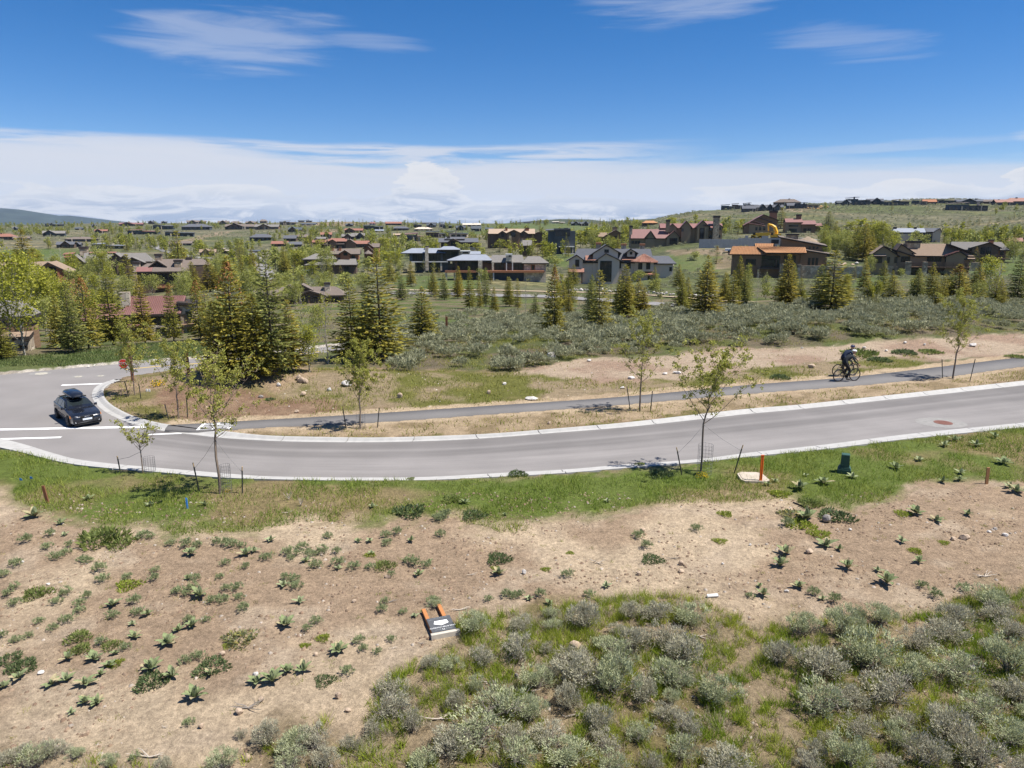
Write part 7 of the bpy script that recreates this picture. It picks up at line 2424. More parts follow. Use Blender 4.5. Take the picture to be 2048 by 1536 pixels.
def build_car():
    yaw = R(44.5); CS = .78              # nose (local -Y) swings towards the right of the view
    p = flat(169, 847.5, ROAD_Z) - Vector((math.sin(yaw), -math.cos(yaw), 0)) * 1.42 * CS
    r = empty('parked_car', p, yaw, CS); tag(r, 'black estate car with a black roof box turning at the junction', 'car')
    W_ = .885
    # lower body: cross sections from nose (y=-2.3) to tail (y=2.3)
    def sec(y, w, zl, zs, zb, wt):
        pts = [(w * .90, zl), (w, zl + .12), (w, zs), (w * .97, zb - .03), (wt, zb)]
        return [(x, y, z) for x, z in pts] + [(-x, y, z) for x, z in reversed(pts)]
    S = [sec(-2.29, .62, .30, .48, .62, .45), sec(-2.22, .78, .22, .52, .70, .62), sec(-2.0, .86, .19, .58, .78, .70), sec(-1.6, W_, .20, .62, .85, .74), sec(-1.0, W_, .22, .66, .93, .80), sec(-.75, W_, .22, .68, .97, .82), sec(.0, W_, .22, .70, .99, .83), sec(1.2, W_, .22, .72, 1.01, .83), sec(1.9, .87, .24, .74, 1.02, .80), sec(2.2, .82, .28, .74, 1.00, .74), sec(2.28, .74, .34, .70, .90, .66)]
    body = loft(S, 'body', M_PAINT, r)
    # cabin: roof and pillars
    def cab(y, wb, zb, wt, zt):
        return [(wb, y, zb), (wt + .03, y, zt - .06), (wt - .10, y, zt), (-wt + .10, y, zt), (-wt - .03, y, zt - .06), (-wb, y, zb)]
    C = [cab(-.98, .78, .92, .76, .985), cab(-.20, .79, .985, .60, 1.40), cab(.3, .80, .985, .60, 1.44), cab(1.2, .80, 1.0, .58, 1.425), cab(1.75, .78, 1.01, .54, 1.37), cab(2.16, .72, 1.0, .66, 1.06)]
    loft(C, 'cabin', M_PAINT, r)
    GL = HM['glass']

    def quad(a, b, c, d, name, m, off):
        q = [Vector(v) for v in (a, b, c, d)]; n = (q[1] - q[0]).cross(q[3] - q[0]).normalized()
        mb = MB().add([v + n * off for v in q] + [v - n * .02 for v in q], [(0, 1, 2, 3), (7, 6, 5, 4), (0, 4, 5, 1), (1, 5, 6, 2), (2, 6, 7, 3), (3, 7, 4, 0)])
        o = mb.build(name, m, r)
        bm = bmesh.new(); bm.from_mesh(o.data); bmesh.ops.recalc_face_normals(bm, faces=bm.faces); bm.to_mesh(o.data); bm.free()
        return o
    quad((-.70, -.92, .975), (.70, -.92, .975), (.55, -.22, 1.375), (-.55, -.22, 1.375), 'windscreen', GL, .03)
    for s in (-1, 1):
        a, b = (.815, .645)
        for y0, y1, y2, y3 in ((-.62, .22, .22, -.08), (.28, 1.08, 1.05, .28), (1.14, 1.80, 1.60, 1.12)):
            pts = [(s * a, y0, 1.01), (s * a, y1, 1.01), (s * b, y2, 1.33), (s * b, y3, 1.33)]
            quad(*(pts if s > 0 else [pts[1], pts[0], pts[3], pts[2]]), 'side_window', GL, .018)
        # mirror
        m = loft([[(s * .86, -.60 + dy, 1.0 + dz) for dy, dz in ((-.05, -.05), (.05, -.05), (.05, .06), (-.05, .06))], [(s * 1.03, -.60 + dy * 1.4, 1.01 + dz * 1.3) for dy, dz in ((-.05, -.05), (.05, -.05), (.05, .06), (-.05, .06))]], 'wing_mirror', M_PAINT, r)
        # headlight
        h = quad(*([(s * .82, -2.02, .60), (s * .50, -2.255, .575), (s * .48, -2.235, .70), (s * .80, -1.95, .735)] if s < 0 else [(s * .50, -2.255, .575), (s * .82, -2.02, .60), (s * .80, -1.95, .735), (s * .48, -2.235, .70)]), 'headlight', M_LAMP, .035)
        quad(*([(s * .86, -1.94, .61), (s * .82, -2.03, .60), (s * .80, -1.96, .735), (s * .83, -1.88, .74)] if s < 0 else [(s * .82, -2.03, .60), (s * .86, -1.94, .61), (s * .83, -1.88, .74), (s * .80, -1.96, .735)]), 'indicator', M_AMBER, .04)
        MB().disc((s * .62, -2.245, .36), (0, 1, 0), .055, .05, 12).build('fog_light', M_LAMP, r)
        quad(*[(s * .70, 2.262, .72), (s * .45, 2.275, .72), (s * .45, 2.25, .90), (s * .70, 2.22, .92)], 'tail_light', M_SRED, .03)
        MB().tube([(s * .60, -.05, 1.43), (s * .60, .0, 1.475), (s * .59, 1.45, 1.46), (s * .58, 1.55, 1.41)], .016, 6).build('roof_rail', M_TRIM, r)
        for y0 in (-.05, 1.0):
            MB().bx(s * .890 - .012, s * .890 + .012, y0 + .55, y0 + .72, .80, .83).build('door_handle', M_PAINT, r)
        MB().bx(s * .893 - .006, s * .893 + .006, -.75, 1.75, .56, .60).build('side_trim', M_TRIM, r)
    # grille, plate, badge, lower intake
    MB().bx(-.36, .36, -2.31, -2.25, .40, .70).build('grille', M_TRIM, r)
    b = MB()
    for i in range(4): b.ring((-.105 + .07 * i, -2.318, .655), (0, 1, 0), .044, .008, 18, 5)
    b.build('badge', M_CHROME, r, kind='stuff')
    MB().bx(-.26, .26, -2.335, -2.312, .455, .565).build('number_plate', M_PLATE, r)
    MB().bx(-.72, .72, -2.26, -2.16, .22, .33).build('lower_intake', M_TRIM, r)
    MB().bx(-.70, .70, -2.33, -2.20, .185, .215).build('splitter', M_TRIM, r)
    for s in (-1, 1):
        for y in (-1.42, 1.35):
            w = empty('wheel', (s * .80, y, .325)); w.parent = r
            MB().disc((s * .025, 0, 0), (1, 0, 0), .385, .14, 24).build('wheel_arch', M_TRIM, w)
            MB().disc((s * .03, 0, 0), (1, 0, 0), .325, .22, 28).build('tyre', M_TYRE, w)
            mb = MB().disc((s * .125, 0, 0), (1, 0, 0), .07, .05, 12); mb.ring((s * .13, 0, 0), (1, 0, 0), .215, .022, 24, 5)
            for k in range(7):
                a = 2 * math.pi * k / 7
                mb.tube([(s * .135, 0, 0), (s * .135, math.cos(a) * .21, math.sin(a) * .21)], .022, 5)
            mb.build('rim', M_RIM, w)
    # roof box stands on the rails: a thing of its own
    bx = empty('roof_box', p + Vector((0, 0, 1.50 * CS)), yaw, CS); tag(bx, 'glossy black streamlined cargo box on the roof of the car', 'roof box')
    def bsec(y, w, z0, z1): return [(w * .8, y, z0), (w, y, z0 + (z1 - z0) * .35), (w * .95, y, z0 + (z1 - z0) * .7), (w * .6, y, z1), (-w * .6, y, z1), (-w * .95, y, z0 + (z1 - z0) * .7), (-w, y, z0 + (z1 - z0) * .35), (-w * .8, y, z0)]
    loft([bsec(-.62, .18, .10, .16), bsec(-.52, .34, .05, .24), bsec(-.2, .43, .04, .33), (bsec(.6, .45, .04, .37)), bsec(1.15, .44, .04, .36), bsec(1.38, .38, .07, .31), bsec(1.46, .28, .10, .24)], 'shell', M_PAINT, bx)
    for y in (.0, .95): MB().bx(-.62, .62, y - .03, y + .03, -.02, .035).build('crossbar', M_TRIM, bx)


build_car()
LANDMARKS.append(('the black car', 146, 845))

# ---------------------------------------------------------------- riders
M_SKIN = mat('skin', (.42, .25, .17), 0.6, 0.08, 5)
M_JK1 = mat('jacket_black', (.020, .024, .028), 0.8, 0.15, 8)
M_JK2 = mat('jacket_navy', (.014, .024, .050), 0.8, 0.15, 8)
M_TIGHT = mat('tights_black', (.012, .012, .013), 0.75, 0.15, 8)
M_HW = mat('helmet_white', (.78, .79, .80), 0.4, 0.05, 5)
M_HN = mat('helmet_navy', (.018, .026, .085), 0.4, 0.1, 5)
M_SLEEVE = mat('sleeve_pale', (.50, .44, .34), 0.85, 0.1, 6)
M_FRAMEB = mat('bicycle_frame', (.02, .022, .024), 0.35, 0.1, 4, spec=0.5)
M_BOTTLE = mat('bottle_pale', (.42, .60, .58), 0.5, 0.05, 4)


def bicycle(p, rz, label, lean=0.0):
    """wheel contact points at x=-.52 and +.52; rides towards +X"""
    r = empty('bicycle', p, rz, 1.14); tag(r, label, 'bicycle', 'bicycles on the path')
    for x in (-.50, .52):
        w = empty('wheel', (x, 0, .345)); w.parent = r
        MB().ring((0, 0, 0), (0, 1, 0), .335, .021, 36, 7).build('tyre', M_TYRE, w)
        mb = MB().ring((0, 0, 0), (0, 1, 0), .308, .013, 36, 5); mb.disc((0, 0, 0), (0, 1, 0), .022, .09, 10)
        mb.build('rim', M_FRAMEB, w)
        mb = MB()
        for k in range(14):
            a = 2 * math.pi * k / 14
            mb.tube([(0, .03 * (-1) ** k, 0), (math.cos(a) * .305, 0, math.sin(a) * .305)], .0022, 3, cap=False)
        mb.build('spokes', M_CHROME, w, kind='stuff')
    bb = (-.08, 0, .29); st = (-.24, 0, .82); hd = (.37, 0, .88); hb = (.42, 0, .70); re_ = (-.50, 0, .345); fr = (.52, 0, .345)
    fm = MB()
    for a, b, q in ((bb, st, .019), (st, hd, .019), (bb, hb, .024), (hd, hb, .021)): fm.tube([a, b], q, 8)
    for s in (-1, 1):
        for a, b, q in ((bb, re_, .011), (st, re_, .010)):
            fm.tube([(a[0], s * .03, a[2]), (b[0], s * .055, b[2])], q, 6)
    fm.build('frame', M_FRAMEB, r)
    fk = MB()
    for s in (-1, 1): fk.tube([(hb[0], s * .02, hb[2]), (.46, s * .05, .52), (fr[0], s * .052, fr[2])], .013, 6)
    fk.build('fork', M_FRAMEB, r)
    MB().tube([st, (-.27, 0, .93)], .014, 8).build('seat_post', M_FRAMEB, r)
    loft([[(-.40, y, z) for y, z in ((-.07, .93), (.07, .93), (.06, .96), (-.06, .96))], [(-.25, y, z) for y, z in ((-.045, .925), (.045, .925), (.04, .96), (-.04, .96))], [(-.13, y, z) for y, z in ((-.018, .93), (.018, .93), (.016, .955), (-.016, .955))]], 'saddle', M_TRIM, r)
    hbm = MB().tube([hd, (.46, 0, .93)], .015, 8); hbm.tube([(.46, -.21, .93), (.46, .21, .93)], .015, 8)
    for s in (-1, 1): hbm.tube([(.46, s * .21, .93), (.55, s * .215, .93), (.58, s * .22, .86), (.52, s * .22, .80), (.45, s * .22, .79)], .014, 6)
    hbm.build('handlebar', M_TRIM, r)
    cr = MB().disc((bb[0], -.055, bb[2]), (0, 1, 0), .085, .008, 20)
    cr.tube([(bb[0], -.075, bb[2]), (bb[0] + .05, -.085, bb[2] - .16)], .011, 6); cr.tube([(bb[0], .075, bb[2]), (bb[0] - .05, .085, bb[2] + .16)], .011, 6)
    cr.build('crank', M_TRIM, r)
    for s, dx, dz in ((-1, .05, -.16), (1, -.05, .16)): MB().bx(bb[0] + dx - .045, bb[0] + dx + .045, s * .13 - .04, s * .13 + .04, bb[2] + dz - .012, bb[2] + dz + .012).build('pedal', M_TRIM, r)
    MB().tube([(.06, 0, .47), (.17, 0, .62)], .036, 10).build('bottle', M_BOTTLE, r)
    ch = MB()
    for dz in (-.06, .06): ch.tube([(bb[0], -.056, bb[2] + dz), (re_[0], -.058, re_[2] + dz * .5)], .004, 4)
    ch.disc((re_[0], -.058, re_[2]), (0, 1, 0), .045, .01, 14); ch.tube([(re_[0], -.06, re_[2] - .02), (re_[0] + .02, -.06, re_[2] - .14)], .008, 4)
    ch.build('chain', M_CHROME, r)
    return r


def skin_body(verts, edges, radii, root, name, m, parent, sub=2):
    me = bpy.data.meshes.new(name); me.from_pydata([tuple(v) for v in verts], edges, []); me.update()
    o = bpy.data.objects.new(name, me); COL.objects.link(o)
    sk = o.modifiers.new('s', 'SKIN'); sk.use_smooth_shade = True
    for i, d in enumerate(me.skin_vertices[0].data):
        q = radii[i]; d.radius = (q, q) if not hasattr(q, '__len__') else q; d.use_root = (i == root)
    ss = o.modifiers.new('u', 'SUBSURF'); ss.levels = sub; ss.render_levels = sub
    dg = bpy.context.evaluated_depsgraph_get(); dg.update()
    em = bpy.data.meshes.new_from_object(o.evaluated_get(dg)); em.name = name
    bpy.data.objects.remove(o); bpy.data.meshes.remove(me)
    for mm in (m if isinstance(m, list) else [m]): em.materials.append(mm)
    q = bpy.data.objects.new(name, em); COL.objects.link(q); q.parent = parent
    return q


def rider(p, rz, label, jacket, helmet, stretch, sleeve=None):
    r = empty('person', p, rz, 1.14); tag(r, label, 'person', 'riders on the path')
    # hips on the saddle, trunk bent forward, hands on the hoods; local +X is forward
    hip = (-.25, 0, 1.02); wa = (-.16, 0, 1.16); che = (.06, 0, 1.35); nk = (.20, 0, 1.45); hd0 = (.27, 0, 1.52)
    V = [hip, wa, che, nk, hd0]; E = [(0, 1), (1, 2), (2, 3), (3, 4)]; Q = [(.16, .13), (.15, .12), (.17, .135), .062, .058]
    hands = []
    for s in (-1, 1):
        i = len(V)
        sh = (.13, s * .17, 1.39)
        if stretch and s > 0:
            el = (.36, s * .21, 1.22); ha = (.66, s * .20, 1.12)
        else:
            el = (.24, s * .24, 1.14); ha = (.50, s * .22, .965)
        V += [sh, el, ha]; Q += [.068, .046, .032]; E += [(2, i), (i, i + 1), (i + 1, i + 2)]; hands.append((Vector(el), Vector(ha), s))
    feet = []
    for s, kn, an, to in ((-1, (.10, -.10, .64), (-.06, -.12, .20), (.09, -.13, .135)), (1, (.19, .10, .78), (-.17, .12, .50), (-.03, .13, .46))):
        i = len(V)
        V += [(-.20, s * .095, .97), kn, an]; Q += [.105, .068, .042]; E += [(0, i), (i, i + 1), (i + 1, i + 2)]; feet.append((Vector(an), Vector(to)))
    b = skin_body(V, E, Q, 0, 'body', [jacket, M_TIGHT] + ([sleeve] if sleeve else []), r)
    for f in b.data.polygons:
        c = f.center
        if c.z < 1.08 and c.x < .30 and abs(c.y) < .19: f.material_index = 1
        if sleeve and c.y > .15 and c.x > .27: f.material_index = 2
    # head with face, helmet, hands, shoes
    hc = Vector((.34, 0, 1.60)); bm = bmesh.new(); bmesh.ops.create_uvsphere(bm, u_segments=16, v_segments=12, radius=1)
    for v in bm.verts:
        x, y, z = v.co; j = max(0, -z)
        v.co = Vector((x * .098 * (1 - .12 * j) + (.012 if x > .3 and z < .1 else 0), y * .076 * (1 - .25 * j), z * .118))
    hm = bpy.data.meshes.new('head'); bm.to_mesh(hm); bm.free(); hm.materials.append(M_SKIN)
    h = bpy.data.objects.new('head', hm); COL.objects.link(h); h.parent = r; h.location = hc; h.rotation_euler = (0, R(14), 0); hm.polygons.foreach_set('use_smooth', [True] * len(hm.polygons))
    MB().add([(.090, -.016, -.03), (.090, .016, -.03), (.095, 0, .02), (.122, 0, -.025)], [(0, 1, 3), (1, 2, 3), (2, 0, 3), (0, 2, 1)]).build('nose', M_SKIN, h)
    MB().tube([(.088, -.06, .012), (.108, -.03, .012), (.11, 0, .010), (.108, .03, .012), (.088, .06, .012)], .018, 6).build('sunglasses', M_TRIM, h)
    MB().tube([(.088, -.022, -.062), (.095, 0, -.064), (.088, .022, -.062)], .006, 5).build('mouth', mat('lips', (.30, .12, .10), 0.6, 0.05, 5), h)
    for s in (-1, 1): MB().disc((-.005, s * .078, -.008), (0, 1, .1), .026, .016, 10).build('ear', M_SKIN, h)
    bm = bmesh.new(); bmesh.ops.create_uvsphere(bm, u_segments=18, v_segments=12, radius=1)
    bmesh.ops.delete(bm, geom=[v for v in bm.verts if v.co.z < -.12], context='VERTS')
    for v in bm.verts: v.co = Vector((v.co.x * .142 - .012, v.co.y * .102, v.co.z * .112 + .048 - max(0, -v.co.x) * .02))
    bmesh.ops.solidify(bm, geom=bm.faces[:], thickness=.02)
    e = bpy.data.meshes.new('helmet'); bm.to_mesh(e); bm.free(); e.materials.append(helmet)
    eo = bpy.data.objects.new('helmet', e); COL.objects.link(eo); eo.parent = h; e.polygons.foreach_set('use_smooth', [True] * len(e.polygons))
    ve = MB()
    for s in (-1, 0, 1): ve.tube([(.09, s * .045, .125), (.0, s * .05, .155), (-.09, s * .045, .135)], .010, 5)
    ve.build('helmet_vents', M_TRIM if helmet is M_HN else M_FRAMEB, eo, kind='stuff')
    for el, ha, s in hands:
        d = (ha - el).normalized(); mb = MB()
        pc = ha + d * .045
        mb.tube([ha - d * .01, ha + d * .03, ha + d * .085], [.030, .040, .034], 8)
        side = Vector((0, 1, 0))
        for q in range(4):
            b0 = ha + d * .085 + side * (-.03 + .02 * q); L = (.052, .060, .056, .044)[q]
            mb.tube([b0, b0 + d * L * .6 + Vector((0, 0, -.012)), b0 + d * L * .7 + Vector((0, 0, -.045)), b0 + d * L * .35 + Vector((0, 0, -.06))], [.0095, .009, .0085, .007], 6)
        b0 = ha + d * .03 - side * s * .035
        mb.tube([b0, b0 + d * .03 - side * s * .018 + Vector((0, 0, -.02)), b0 + d * .06 - side * s * .012 + Vector((0, 0, -.035))], [.012, .011, .008], 6)
        mb.build('hand', M_SKIN, r, smooth=True)
    for an, to in feet:
        d = (to - an); d.z = 0; d.normalize()
        hl = an - d * .05 - Vector((0, 0, .055))
        MB().tube([hl + Vector((0, 0, .01)), an + d * .03 - Vector((0, 0, .05)), an + d * .12 - Vector((0, 0, .07)), an + d * .20 - Vector((0, 0, .072))], [.036, .044, .040, .020], 8).build('shoe', M_TRIM, r, smooth=True)
    return r


def riders():
    a = flat(1674.5, 764.5, .03); b = flat(1709, 760, .03)
    rz = R(14)
    p1 = flat(1692, 762.5, .03); p2 = flat(1692, 751.5, .03); p2.x -= .10
    bicycle(p1, rz, 'nearer dark bicycle on the path, carrying the rider in the white helmet')
    rider(p1, rz, 'cyclist in black jacket and white helmet, nearer of two riding side by side', M_JK1, M_HW, False)
    bicycle(p2, rz, 'farther dark bicycle on the path, under the rider in the navy helmet')
    rider(p2, rz, 'cyclist in navy jacket and navy helmet leaning forward behind the white-helmeted rider', M_JK2, M_HN, True, M_SLEEVE)


riders()
LANDMARKS.append(('the two cyclists', 1692, 762))

# ---------------------------------------------------------------- digger and dump truck on the building site
M_YEL = mat('machine_yellow', (.70, .40, .030), 0.5, 0.12, 2, 0.1)
M_DARKM = mat('machine_dark', (.03, .03, .03), 0.7, 0.15, 4)


def machines():
    p = hit(1549, 479); k = mpp(p)
    r = empty('excavator', p, -math.atan2(p.x, p.y)); tag(r, 'yellow tracked excavator with raised bent boom on the building site', 'excavator')
    X = lambda x: (x - 1549) * k
    Z = lambda y: (479 - y) * k
    for s, d in ((0, -1.3), (1, 1.3)):
        t = empty('track', (0, d, 0)); t.parent = r
        pts = [(X(1539), 0, .15), (X(1541), 0, .85), (X(1557), 0, .85), (X(1559), 0, .15)]
        loft([[(x, -.3, z) for x, _, z in pts], [(x, .3, z) for x, _, z in pts]], 'track_belt', M_DARKM, t, smooth=False)
    MB().bx(X(1543), X(1560.5), -1.35, 1.35, .95, 2.3).build('engine_house', M_YEL, r)
    MB().bx(X(1540.5), X(1547), -1.4, -.2, .95, 3.1).build('cab', M_YEL, r)
    MB().bx(X(1541), X(1546), -1.44, -1.38, 1.7, 2.9).build('cab_window', HM['glass'], r)
    boom = [(X(1550.5), 0, Z(472)), (X(1551.5), 0, Z(464)), (X(1548), 0, Z(455)), (X(1542), 0, Z(451)), (X(1535), 0, Z(449))]
    MB().tube(boom, [.75, .72, .65, .5, .36], 6).build('boom', M_YEL, r)
    MB().tube([(X(1535.5), 0, Z(448)), (X(1536), 0, Z(456)), (X(1536.5), 0, Z(463))], [.42, .36, .24], 6).build('dipper_arm', M_YEL, r)
    loft([[(X(1534) + dx, -.6, Z(468) + dz) for dx, dz in ((0, 0), (.7, -.4), (1.2, .3), (.8, 1.1))], [(X(1534) + dx, .6, Z(468) + dz) for dx, dz in ((0, 0), (.7, -.4), (1.2, .3), (.8, 1.1))]], 'bucket', M_DARKM, r, smooth=False)
    MB().tube([(X(1552), .3, Z(470)), (X(1545), .3, Z(458))], .10, 6).build('boom_ram', M_CHROME, r)
    p = hit(1519, 480); k = mpp(p)
    r = empty('dump_truck', p, -math.atan2(p.x, p.y)); tag(r, 'yellow articulated dump truck beside the excavator behind the concrete wall', 'dump truck')
    X = lambda x: (x - 1519) * k
    Z = lambda y: (480 - y) * k
    q = [(X(1512), Z(471)), (X(1510), Z(466.5)), (X(1523), Z(466)), (X(1537), Z(465)), (X(1538), Z(470)), (X(1530), Z(473)), (X(1516), Z(474))]
    MB().prism(q, -1.4, 1.4).build('dump_body', M_YEL, r)
    MB().bx(X(1502.5), X(1511.5), -1.3, 1.3, Z(475), Z(470)).build('hood', M_YEL, r)
    MB().bx(X(1505.5), X(1511), -1.1, 1.1, Z(470) + .01, Z(465.5)).build('cab', M_DARKM, r)
    MB().bx(X(1504), X(1534), -.6, .6, Z(477), Z(474.5)).build('chassis', M_DARKM, r)
    for x in (1506, 1520, 1530):
        for s in (-1, 1):
            w = empty('wheel', (X(x), s * 1.25, .8)); w.parent = r
            MB().disc((0, 0, 0), (0, 1, 0), .85, .55, 20).build('tyre', M_TYRE, w); MB().disc((0, s * .29, 0), (0, 1, 0), .42, .04, 14).build('rim', M_YEL, w)
    # white trailer parked below the wall
    p = hit(1458, 505); k = mpp(p)
    r = empty('work_trailer', p, -math.atan2(p.x, p.y)); tag(r, 'small white work trailer parked below the concrete wall', 'trailer')
    w = 9 * k
    MB().bx(-w * .9, w * .75, -1, 1, .55, 8 * k).build('box_body', M_SWHITE, r); MB().bx(w * .752, w * .80, -.8, .8, .7, 7 * k).build('rear_door', M_DARKM, r); MB().tube([(-w * .9, 0, .6), (-w * 1.5, 0, .5)], .06, 6).build('drawbar', M_DARKM, r)
    for s in (-1, 1): MB().disc((0, s * 1.03, .38), (0, 1, 0), .38, .2, 18).build('wheel', M_TYRE, r)


machines()
# ================================================================== foreground plants
MULL = [(70,1034,48),(120,1049,27),(130,1071,20),(383,1112,36),(542,1083,30),(492,1112,36),(509,1105,26),(612,1124,24),(677,1140,24),(376,1162,24),(567,1172,30),(400,1196,46),(226,1215,34),(296,1232,30),(265,1252,22),(357,1263,30),(384,1256,36),(270,1276,34),(337,1288,50),(137,1321,36),(190,1321,42),(232,1309,24),(219,1334,36),(202,1351,26),(171,1369,46),(133,1362,40),(103,1369,40),(38,1358,36),(7,1375,36),(302,1341,50),(345,1355,44),(420,1350,34),(390,1396,56),(571,1251,44),(513,1369,38),(545,1365,48),(574,1345,40),(607,1343,44),(171,1406,34),(195,1406,38),(143,1427,26),(677,1304,46),(600,1206,30),
 (717,1087,20),(740,1087,24),(822,1085,26),(743,1110,18),(837,1150,27),(998,1150,34),(858,1126,18),(829,1234,20),(685,1299,28),(1059,1199,26),(1100,1210,26),(1213,1174,26),(1010,1030,14),(1613,1040,54),(1833,1030,38),(1873,1044,36),(1936,1032,26),(1652,1092,50),(1678,1099,26),(1572,1110,44),(1560,1133,40),(1803,1085,30),(1695,1138,38),(1755,1143,24),(1837,1126,32),(1773,1169,50),(1598,1177,36),(1527,1191,34),(1519,1172,18),(1645,1201,24),
 (1647,968,38),(1705,957,28),(1599,980,40),(1550,965,20),(1536,972,22),(1611,953,16),(1792,938,32),(1839,922,26),(1885,965,28),(1921,948,26),(1919,962,26),(2006,928,38),(2033,986,44),(2019,976,28),(1909,882,28),(1888,893,28),(1990,877,28),(1952,893,30),(176,1000,26),(300,1012,24),(410,1012,22),(745,1015,22),(930,1008,24),(1215,1005,20)]
SEED1 = [(90,315),(295,135),(20,380),(835,150),(885,155),(155,170),(275,210),(390,240),(330,270),(580,345),(600,410),(740,390),(910,350),(905,400),(485,285),(515,295),(90,455),(45,495),(90,540),(340,530),(390,485),(510,500),(465,545),(470,585),(665,620),(790,535),(230,650),(310,690),(395,650),(20,730),(95,755),(165,730),(810,600),(1105,640),(1205,635),(1150,400),(1285,390),(1320,455),(1385,450),(1050,480),(1130,455),(1090,495),(1240,525),(1310,520),(1420,570),(1440,325),(1320,310),(1405,500),(1270,185),(1320,195),(1360,205),(1420,205),(1150,205),(1090,205),(1000,195),(1680,245),(1700,275),(1740,250),(1800,240),(1830,260),(1890,240),(1970,240),(1920,150),(1770,210),(1560,275),(1670,390),(1720,400),(1740,440),(1975,310),(1795,690),(1850,645),(1080,880),(1160,855),(590,780),(735,800),(1110,1230),(790,1440),(405,200),(1850,320)]
SEED2 = [(260,525),(370,590),(245,580),(545,530),(110,755),(300,750),(135,805),(220,820),(50,940),(405,295),(440,310),(590,140),(180,330),(80,330),(335,130),(270,145),(270,190),(500,315),(300,375),(1050,490),(1010,495),(970,490),(1170,490),(870,515),(1740,140),(1330,375),(1790,205),(1460,485),(590,35),(575,50),(620,25)]
SEED3 = [(1450,440),(1690,455),(1530,495),(940,530),(820,485),(450,495),(130,105),(660,80)]
SEEDS = [(a / 2.926, 1026 + b / 2.926) for a, b in SEED1] + [(680 + a / 2.926, 1026 + b / 2.926) for a, b in SEED2] + [(1348 + a / 2.926, 1026 + b / 2.926) for a, b in SEED3]
BIG = [(783,1393,65),(947,1262,65),(1039,1262,52),(1104,1262,42),(861,1338,36),(899,1340,50),(1035,1318,72),(967,1330,66),(1073,1372,74),(1107,1352,52),(1005,1430,110),(1158,1370,94),(1227,1382,100),(1141,1325,66),(1329,1295,86),(1346,1372,86),(1312,1240,66),(953,1486,112),(902,1510,90),(844,1538,76),(783,1436,66),(824,1462,60),(1135,1525,90),(1193,1455,74),(1278,1480,60),
 (1369,1325,80),(1433,1405,74),(1368,1368,56),(1560,1330,80),(1608,1270,64),(1649,1350,100),(1638,1425,100),(1697,1415,66),(1734,1330,110),(1775,1400,110),(1837,1302,86),(1826,1365,82),(1895,1282,86),(1912,1364,94),(1908,1255,70),(1980,1214,80),(1997,1245,66),(2028,1278,66),(2018,1350,94),(2032,1405,88),(1963,1442,88),(1895,1484,102),(1799,1490,76),(1843,1528,88),(1946,1530,100),(2025,1495,90),(1444,1540,96),(1365,1515,62),
 (533,1488,60),(588,1500,70),(629,1494,70),(482,1476,28),(444,1537,70),(14,1528,56),(75,1532,62),(103,1515,48),(154,1517,40),(133,1507,32),(44,1507,40),(219,1534,36),(328,1536,40),(580,1534,70),(650,1530,60),(870,1215,34),(700,1500,44),(745,1470,46),(1060,1440,70),(1090,1490,80),(1240,1330,66),(1270,1300,60),(1210,1300,60),(1340,1440,60),(1720,1470,80),(1700,1530,80),(1290,1400,70),(1040,1530,80),(910,1420,50)]
SAGEC = ((.315, .345, .190), (.52, .53, .325))
SG = [sage_meshes(400 + i, 100, 30, .5, [.60, .72, .52, .66, .80, .56, .62][i], SAGEC if i % 2 else ((.33, .315, .215), (.51, .48, .355)), sparse=.12 if i % 3 else .42, leaf=.058) for i in range(7)]
SD = [sage_meshes(430 + i, 46, 13, .30, .36, ((.225, .265, .125), (.35, .385, .205)), leaf=.075) for i in range(4)]
SM = [sage_meshes(450 + i, 44, 10, .5, [.55, .68, .5, .62, .75][i], ((.245, .258, .150), (.425, .415, .268)), leaf=.135) for i in range(5)]
rp = np.random.RandomState(21)
# fill the thicket between the hand-placed bushes
fill = []
tries = 0
while len(fill) < 28 and tries < 6000:
    tries += 1
    px, py = rp.uniform(760, 2080), rp.uniform(1235, 1560)
    if not inpoly(np.array([px]), np.array([py]), Z_SAGE)[0]: continue
    # open grassy glade in the middle of the thicket
    if 1380 < px < 1600: continue
    if px < 1000 and py < 1330: continue
    w = rp.uniform(40, 80) * (py / 1400)
    if any(abs(px - a) < .42 * (w + c) and abs(py - b) < .26 * (w + c) for a, b, c in BIG + fill): continue
    fill.append((px, py, w))


def sage(px, py, w, tmpl, noun, group, parts=True, hs=None):
    p = hitg(px, py); k = mpp(p); s = w * k / 1.10
    r = empty('sagebrush', p, rp.uniform(0, 6.28), (s * rp.uniform(.85, 1.2), s * rp.uniform(.85, 1.2), s * rp.uniform(.75, 1.15)))
    meshobj('stems', tmpl[1], r); meshobj('foliage', tmpl[0], r)
    auto(r, group, noun, px, py, 'sagebrush')


for i, (px, py, w) in enumerate(BIG + fill):
    j = i % 7
    sage(px, py, w * 1.12, SG[j], ('huge ' if w > 95 else 'large ' if w > 66 else 'medium ' if w > 44 else 'small ') + ('twiggy half-bare grey sagebrush' if j % 3 == 0 else 'leafy grey-green sagebrush'), 'sagebrush of the foreground')
for i, (px, py) in enumerate(SEEDS):
    p = hitg(px, py); k = mpp(p); s = rp.uniform(20, 32) * k / .62
    t = SD[i % 4]
    o = meshobj('sage_seedling', t[0], None, p, rp.uniform(0, 6.28), (s, s, s))
    auto(o, 'young sage plants on the bare dirt', 'small round young sage plant', px, py, 'sage plant')

# mullein rosettes: broad leaves, each a part where it is large enough to pick out
LEAFM = []
for s in range(3):
    for young, m in ((0, M_MULL), (1, M_MULL2)):
        me = mullein_leaf(s, young); me.materials.append(m); LEAFM.append(me)
dry = mullein_leaf(9, 0); dry.materials.append(M_MULL3)
SMALLM = {}


